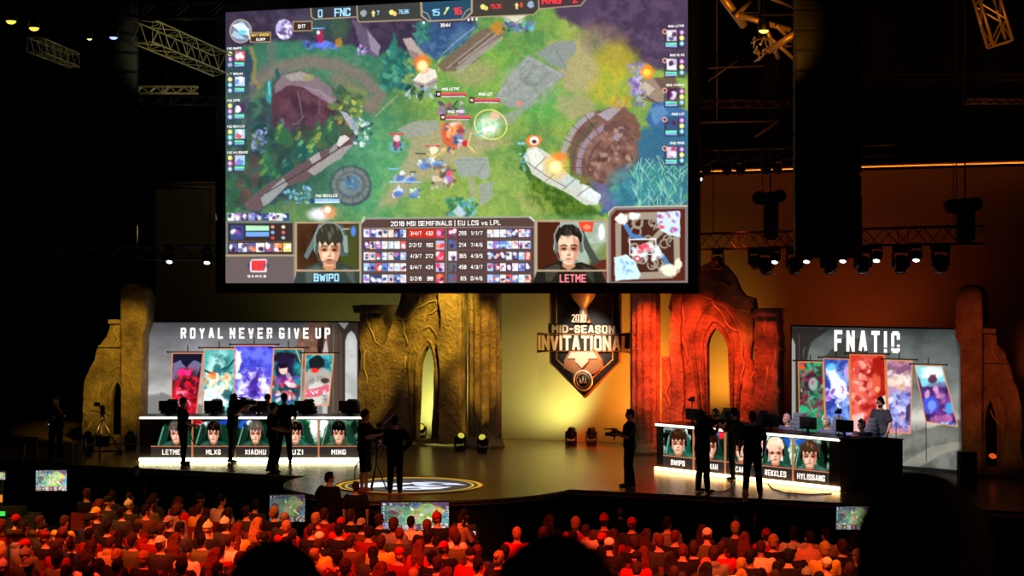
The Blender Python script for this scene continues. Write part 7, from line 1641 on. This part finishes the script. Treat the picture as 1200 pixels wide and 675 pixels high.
for q in sorted(recs, key=lambda q: (q['j'], q['px'])):
    p = (q['x'], q['y'], 0); rz = math.atan2(-(-17.5-q['x'])*.35, 12)+RC.uniform(-.12, .12)
    t = thing('spectator', q['label'], 'person', p, rz, 'seated crowd before the stage'); sc = RC.uniform(1.0, 1.10); t.scale = (sc,)*3
    for part in template(q['pi'], q['hair'], q['sleeve'], q['hood']):
        nm = part[0]
        if nm == 'shoe' : continue
        m = {'body': q['skin'], 'shirt': q.get('shirtmat') or fabric(q['sc']), 'hooded_sweatshirt': fabric(q['sc']), 'hair': q['hm'], 'cap': fabric(q['hat'][1]), 'knitted_hat': fabric(q['hat'][1])}.get(nm, part[2])
        o = bpy.data.objects.new(nm, mesh_variant(part[1], m)); COL.objects.link(o); o.parent = t
    rowcount[q['j']] += 1
    s = SC0 if not seat_used else copy_tree(SC0); seat_used.append(1)
    s.location = p; s.rotation_euler = (0, 0, rz); s['label'] = 'seat under '+q['label']; s['group'] = 'red seats of the crowd'
# the one who stands in the gap left of the aisle, and one in a knitted hat at the front
def extra(label, px, ytop, Y, outfit, rz, **pose):
    d = dY(px, Y); p = at(px, ytop, d)
    return put_figure(label, body_parts(dict(STAND, **pose), outfit, .016), (p.x, p.y, 0), rz, p.z/1.755)
extra('person in tan jacket standing and holding a phone, left of the aisle', 539, 603, 30.2, dict(shirt=fabric((.5, .42, .34)), trousers=JEANS, hair='short', hairmat=HB, sleeve='long'), TH-.7, elbR=(.26, .1, 1.16), wriR=(.12, .3, 1.2), hpitch=.3)
_d = dY(539, 30.2); _p = at(539, 603, _d); _f = Vector((-math.sin(TH-.7), math.cos(TH-.7), 0)); _r = Vector((_f.y, -_f.x, 0)); _q = Vector((_p.x, _p.y, 0))+(_f*.40+_r*.09)*(_p.z/1.755)+Vector((0, 0, 1.255*_p.z/1.755))
t = thing('phone', 'small lit phone held by the standing person in a tan jacket', 'phone', _q, TH-.7)
MB().box((0, 0, 0), (.075, .010, .15), bev=.004).build('case', MATTE, t); MB().box((0, -.0065, 0), (.068, .002, .138)).build('screen', mat('phone_glow', (.1, .1, .1), emit=(.8, .85, 1), es=1.2, sample=False), t)
extra('person in dark clothes with a grey patterned knitted hat, standing before the front row', 727, 596, 33.6, dict(shirt=BLK2, trousers=BLK, hair='beanie', hairmat=HB, hatmat=mat('grey_knit', (.5, .5, .48), .8, bump=.8, bscale=50), sleeve='long'), TH, elbR=(.24, .02, 1.14))
# nearest people on the raised tier, out of focus
STEP = [(4.30, 2.0), ]
def near(label, px, ytop, d, outfit, floorz, hairz=0.0, scale=None, rz=TH):
    p = at(px, ytop, d); top = 1.75-.40+hairz
    s = (p.z-floorz)/top
    c = thing('tier_seat', 'dark folding seat under the '+label.split(',')[0], 'chair', (p.x, p.y, floorz), rz); c.scale = (s,)*3
    MB().box((0, .02, .445), (.44, .42, .06), bev=.025).build('seat', MATTE, c); MB().box((0, -.23, .68), (.42, .05, .36), bev=.025).build('backrest', MATTE, c)
    mb = MB()
    for q in (-1, 1): mb.tube([(q*.2, -.2, 0), (q*.2, -.2, .85)], .014, 6).tube([(q*.2, .18, 0), (q*.2, .18, .43), (q*.2, -.2, .43)], .014, 6)
    mb.build('frame', SEATF, c)
    return put_figure(label, body_parts(dict(SIT, hyaw=0), outfit, .010), (p.x, p.y, floorz), rz, s)
near('huge dark head with short hair very near, lower right of the photo', 1078, 560, 1.98, dict(shirt=BLK, trousers=BLK, hair='short', hairmat=HB, sleeve='long', skin=SKIN), 4.4)
near('dark curly haired head very near, bottom middle of the photo', 650, 634, 2.55, dict(shirt=BLK, trousers=BLK, hair='big', hairmat=HB, sleeve='long'), 4.2, .02)
near('dark low head very near, bottom left of the middle', 322, 648, 3.1, dict(shirt=BLK, trousers=BLK, hair='curly', hairmat=HB, sleeve='long'), 4.1)
t = thing('guard_rail', 'black guard rail of the raised tier at the lower left', 'railing', at(40, 640, 5.2))
P0, P1 = at(-80, 628, 5.2), at(84, 616, 5.2); P1.z = P0.z; zf = 4.05
MB().tube([P0, P1], .006, 8).build('top_rail', BLACK, t, world=True)
MB().tube([P0-Vector((0, 0, .32)), P1-Vector((0, 0, .32))], .004, 8).build('middle_rail', BLACK, t, world=True)
for f in (0, .55, 1): q = P0.lerp(P1, f); MB().tube([q, (q.x, q.y, zf)], .006, 8).build('post', BLACK, t, world=True)
# control desk with small lights at the far left of the hall floor
p = at(12, 600, 38.5); t = thing('control_desk', 'dark control desk with small green and white lit panels at the far left', 'control desk', (p.x, p.y, 0), TH)
MB().box((0, 0, .4), (1.3, .7, .8), bev=.02).build('cabinet', MATTE, t)
MB().box((-.1, -.2, .9), (1.0, .35, .2), bev=.02).build('console', BLACK, t)
for dx, z, c, w, h in ((-.15, .0, (.2, .85, .35), .3, .10), (-.12, .34, (.75, .5, .2), .12, .16), (-.2, .0, (1, 1, 1), .01, .01)): 
    if w > .05: MB().box((dx, -.39, z+.86), (w, .02, h)).build('lit_panel', mat('panel_%.2f' % c[0], c, emit=c, es=.9, sample=False), t)
monitor('small monitor at the far left edge of the photo', -8, 553, 6, 562, Y=31.4, bright=1.2, name='control_monitor')
# ------------------------------------------------------------------ steps of the raised tier
struct('floor_tier_step', MB().box((-1.0, 4.6, 2.02), (22, 2.0, 4.05-.01)), mat('tier_carpet', (.07, .06, .06), .95))
# ------------------------------------------------------------------ lamps
def spot(name, loc, tgt, col, power, size=60, blend=.6, r=.15):
    l = bpy.data.lights.new(name, 'SPOT'); l.color = col; l.energy = power; l.spot_size = math.radians(size); l.spot_blend = blend; l.shadow_soft_size = r
    o = bpy.data.objects.new(name, l); COL.objects.link(o); o.location = loc
    o.rotation_euler = (Vector(tgt)-Vector(loc)).to_track_quat('-Z', 'Y').to_euler(); return o
def area(name, loc, tgt, col, power, sx, sy):
    l = bpy.data.lights.new(name, 'AREA'); l.color = col; l.energy = power; l.shape = 'RECTANGLE'; l.size = sx; l.size_y = sy
    o = bpy.data.objects.new(name, l); COL.objects.link(o); o.location = loc
    o.rotation_euler = (Vector(tgt)-Vector(loc)).to_track_quat('-Z', 'Y').to_euler(); return o
AMB, YEL, YGR, ORG, RED = (1, .50, .06), (1, .60, .05), (.86, 1, .30), (1, .30, .03), (1, .055, .012)
def W(x, y, Y): return at(x, y, dY(x, Y))
# yellow on the left ruins
spot('lamp_left_tower', at(175, 235, 43.5), at(138, 425, 50.3), YEL, 2800, 24)
spot('lamp_left_tower_low', at(120, 505, 46.5), at(137, 440, 50.5), AMB, 60, 80)
spot('lamp_broken_column', W(470, 210, 41.5), W(436, 430, 45), YEL, 2700, 18)
spot('lamp_ruined_arch', W(560, 200, 41.0), W(518, 385, 45), YEL, 4800, 19)
spot('lamp_ruined_arch_side', W(600, 260, 42.0), W(545, 430, 45), YEL, 350, 26)
spot('lamp_fluted_column', W(590, 180, 41.5), W(567, 430, 45), AMB, 3000, 15)
spot('floor_lamp_beam', at(541, 505, 48.6), W(535, 330, 45), YEL, 60, 50)
spot('floor_lamp_beam', at(566, 505, 48.6), W(567, 330, 45), YEL, 60, 50)
# red on the right ruins
spot('lamp_red_column', W(790, 262, 42.2), W(755, 420, 45), RED, 4200, 26)
spot('lamp_red_arch', W(780, 190, 40), W(820, 435, 45), RED, 7600, 28)
spot('lamp_red_broken_column', W(855, 215, 41), W(898, 430, 45), RED, 5000, 16)
spot('lamp_right_tower', at(1090, 290, 36), at(1150, 430, 42), (1, .13, .03), 520, 30)
spot('lamp_right_tower_low', at(1150, 545, 39.6), at(1160, 470, 41.8), ORG, 16, 90)
spot('lamp_left_column_foot', at(775, 520, 44.5), W(752, 400, 45), RED, 160, 70)
# backdrop: yellow green from the floor lamps, orange to the right, dim red high up
spot('backdrop_floor_beam', W(660, 510, 46.6)+Vector((0, 0, .2)), W(640, 440, 48), YGR, 420, 120, .9, .3)
spot('backdrop_floor_beam', W(500, 512, 46.6), W(500, 440, 48), YGR, 700, 110, .9, .2)
spot('backdrop_wash_left', W(620, 260, 42), W(620, 440, 48), (.9, .82, .25), 700, 28, .9)
spot('backdrop_wash_orange', W(765, 480, 46.2), W(725, 430, 48), (1, .34, .03), 900, 110, .9, .3)
spot('backdrop_wash_orange_low', W(845, 470, 46.3), W(840, 420, 48), (1, .42, .04), 420, 100, .9, .3)
spot('backdrop_wash_upper_right', at(985, 420, 45.0), W(985, 300, 48), (1, .13, .02), 150, 130, 1., .5)
spot('backdrop_wash_upper_right', at(880, 400, 46.0), W(870, 300, 48), (1, .13, .02), 50, 130, 1., .5)
area('added_batten_light', (-9.5, 47.58, 9.19), (-9.5, 47.58, 10), ORG, 45, 16, .06)  # unseen strip added below the pipe to give it an orange line
# faint olive on the backdrop behind the left video wall
spot('backdrop_wash_far_left', at(380, 430, 53), at(380, 350, 55), (.75, .8, .2), 26, 120, 1.)
# added front spot that brightens the hanging shield emblem
spot('added_emblem_light', W(640, 330, 42.5), W(688, 405, 46.6), (1, .86, .70), 2300, 26, .8)
# warm glow on the left trusses, amber on the right ones
spot('truss_light_left', at(215, 75, 30.5), at(215, 55, 36), (1, .95, .55), 330, 28)
spot('truss_light_left', at(140, 110, 37), at(215, 108, 41), (1, .95, .6), 40, 34)
spot('truss_light_right', at(905, 80, 31), at(895, 30, 34.2), (1, .38, .03), 320, 50)
spot('truss_light_right', at(1160, 80, 32), at(1165, 30, 36), (1, .38, .03), 260, 40)
spot('truss_light_right', at(870, 150, 37), at(870, 125, 41), (1, .35, .05), 15, 80)
# crowd washes from the roof, kept off the rigging
for i, (x, y, c, pw, sz) in enumerate(((-27, 28.5, (1, .55, .10), 1100, 26), (-24, 28.5, (1, .42, .07), 1100, 26), (-21, 28, (1, .16, .03), 1500, 24), (-18.5, 27, (1, .05, .015), 2400, 26), (-16.5, 30, (1, .22, .04), 1500, 22), (-14, 27.5, (1, .04, .012), 2600, 26), (-11, 28.5, (1, .05, .012), 2600, 26), (-8, 28, (1, .10, .02), 2400, 26), (-5.5, 27, (1, .20, .03), 1500, 24))):
    spot('crowd_wash', (x+1.5, 18.5, 15.5), (x, y-1.2, 1.2), c, pw*8.5, sz+5, .8, .12)
for x, c, pw in ((-24, (1, .55, .08), 700), (-19, (1, .3, .05), 500), (-10, (1, .12, .02), 800), (-5, (1, .4, .05), 700)):
    spot('crowd_back_light', (x, 35.6, 9.5), (x+.5, 28, 1.2), c, pw*2.2, 40, .8, .12)
# white key on the players and the right end of the desk
spot('player_key_right', at(850, 235, 36.8), at(985, 495, 41.5), (.90, .88, 1), 3600, 26)
spot('player_key_left', at(250, 250, 42.5), at(300, 470, 47), (.95, .9, .95), 260, 26)
spot('stage_front_fill', (-4, 6, 15), (-16, 38, 2), (1, .55, .35), 900, 34, 1.)  # added fill that keeps the stage crew from going black
spot('stage_floor_warm', (-16, 37.5, 14), (-16, 42, 1.3), (1, .74, .42), 1500, 50, 1.)
spot('added_ear_light', (2.2, 3.6, 6.4), tuple(at(1110, 640, 2.0)), (1, .25, .05), 30, 30, .8)  # added spot without a fixture, gives the nearest ear an orange rim

# faint hall air light
w = bpy.data.worlds.new('hall_air'); SC.world = w; w.use_nodes = True
w.node_tree.nodes['Background'].inputs[0].default_value = (.03, .025, .03, 1); w.node_tree.nodes['Background'].inputs[1].default_value = .02

# ------------------------------------------------------------------ camera
cd = bpy.data.cameras.new('camera'); co = bpy.data.objects.new('camera', cd); COL.objects.link(co)
cd.sensor_width = 36; cd.lens = 36*FPX/1200; cd.clip_end = 200
co.location = CAM; co.rotation_euler = (PI/2, 0, TH)
cd.dof.use_dof = True; cd.dof.focus_distance = 41; cd.dof.aperture_fstop = 3.6
SC.camera = co
SC.view_settings.view_transform = 'Standard'; SC.view_settings.look = 'None'; SC.view_settings.gamma = 1; SC.view_settings.exposure = 0
SC.view_settings.use_curve_mapping = False
SC.cycles.use_denoising = True; SC.cycles.max_bounces = 5; SC.cycles.sample_clamp_indirect = 4
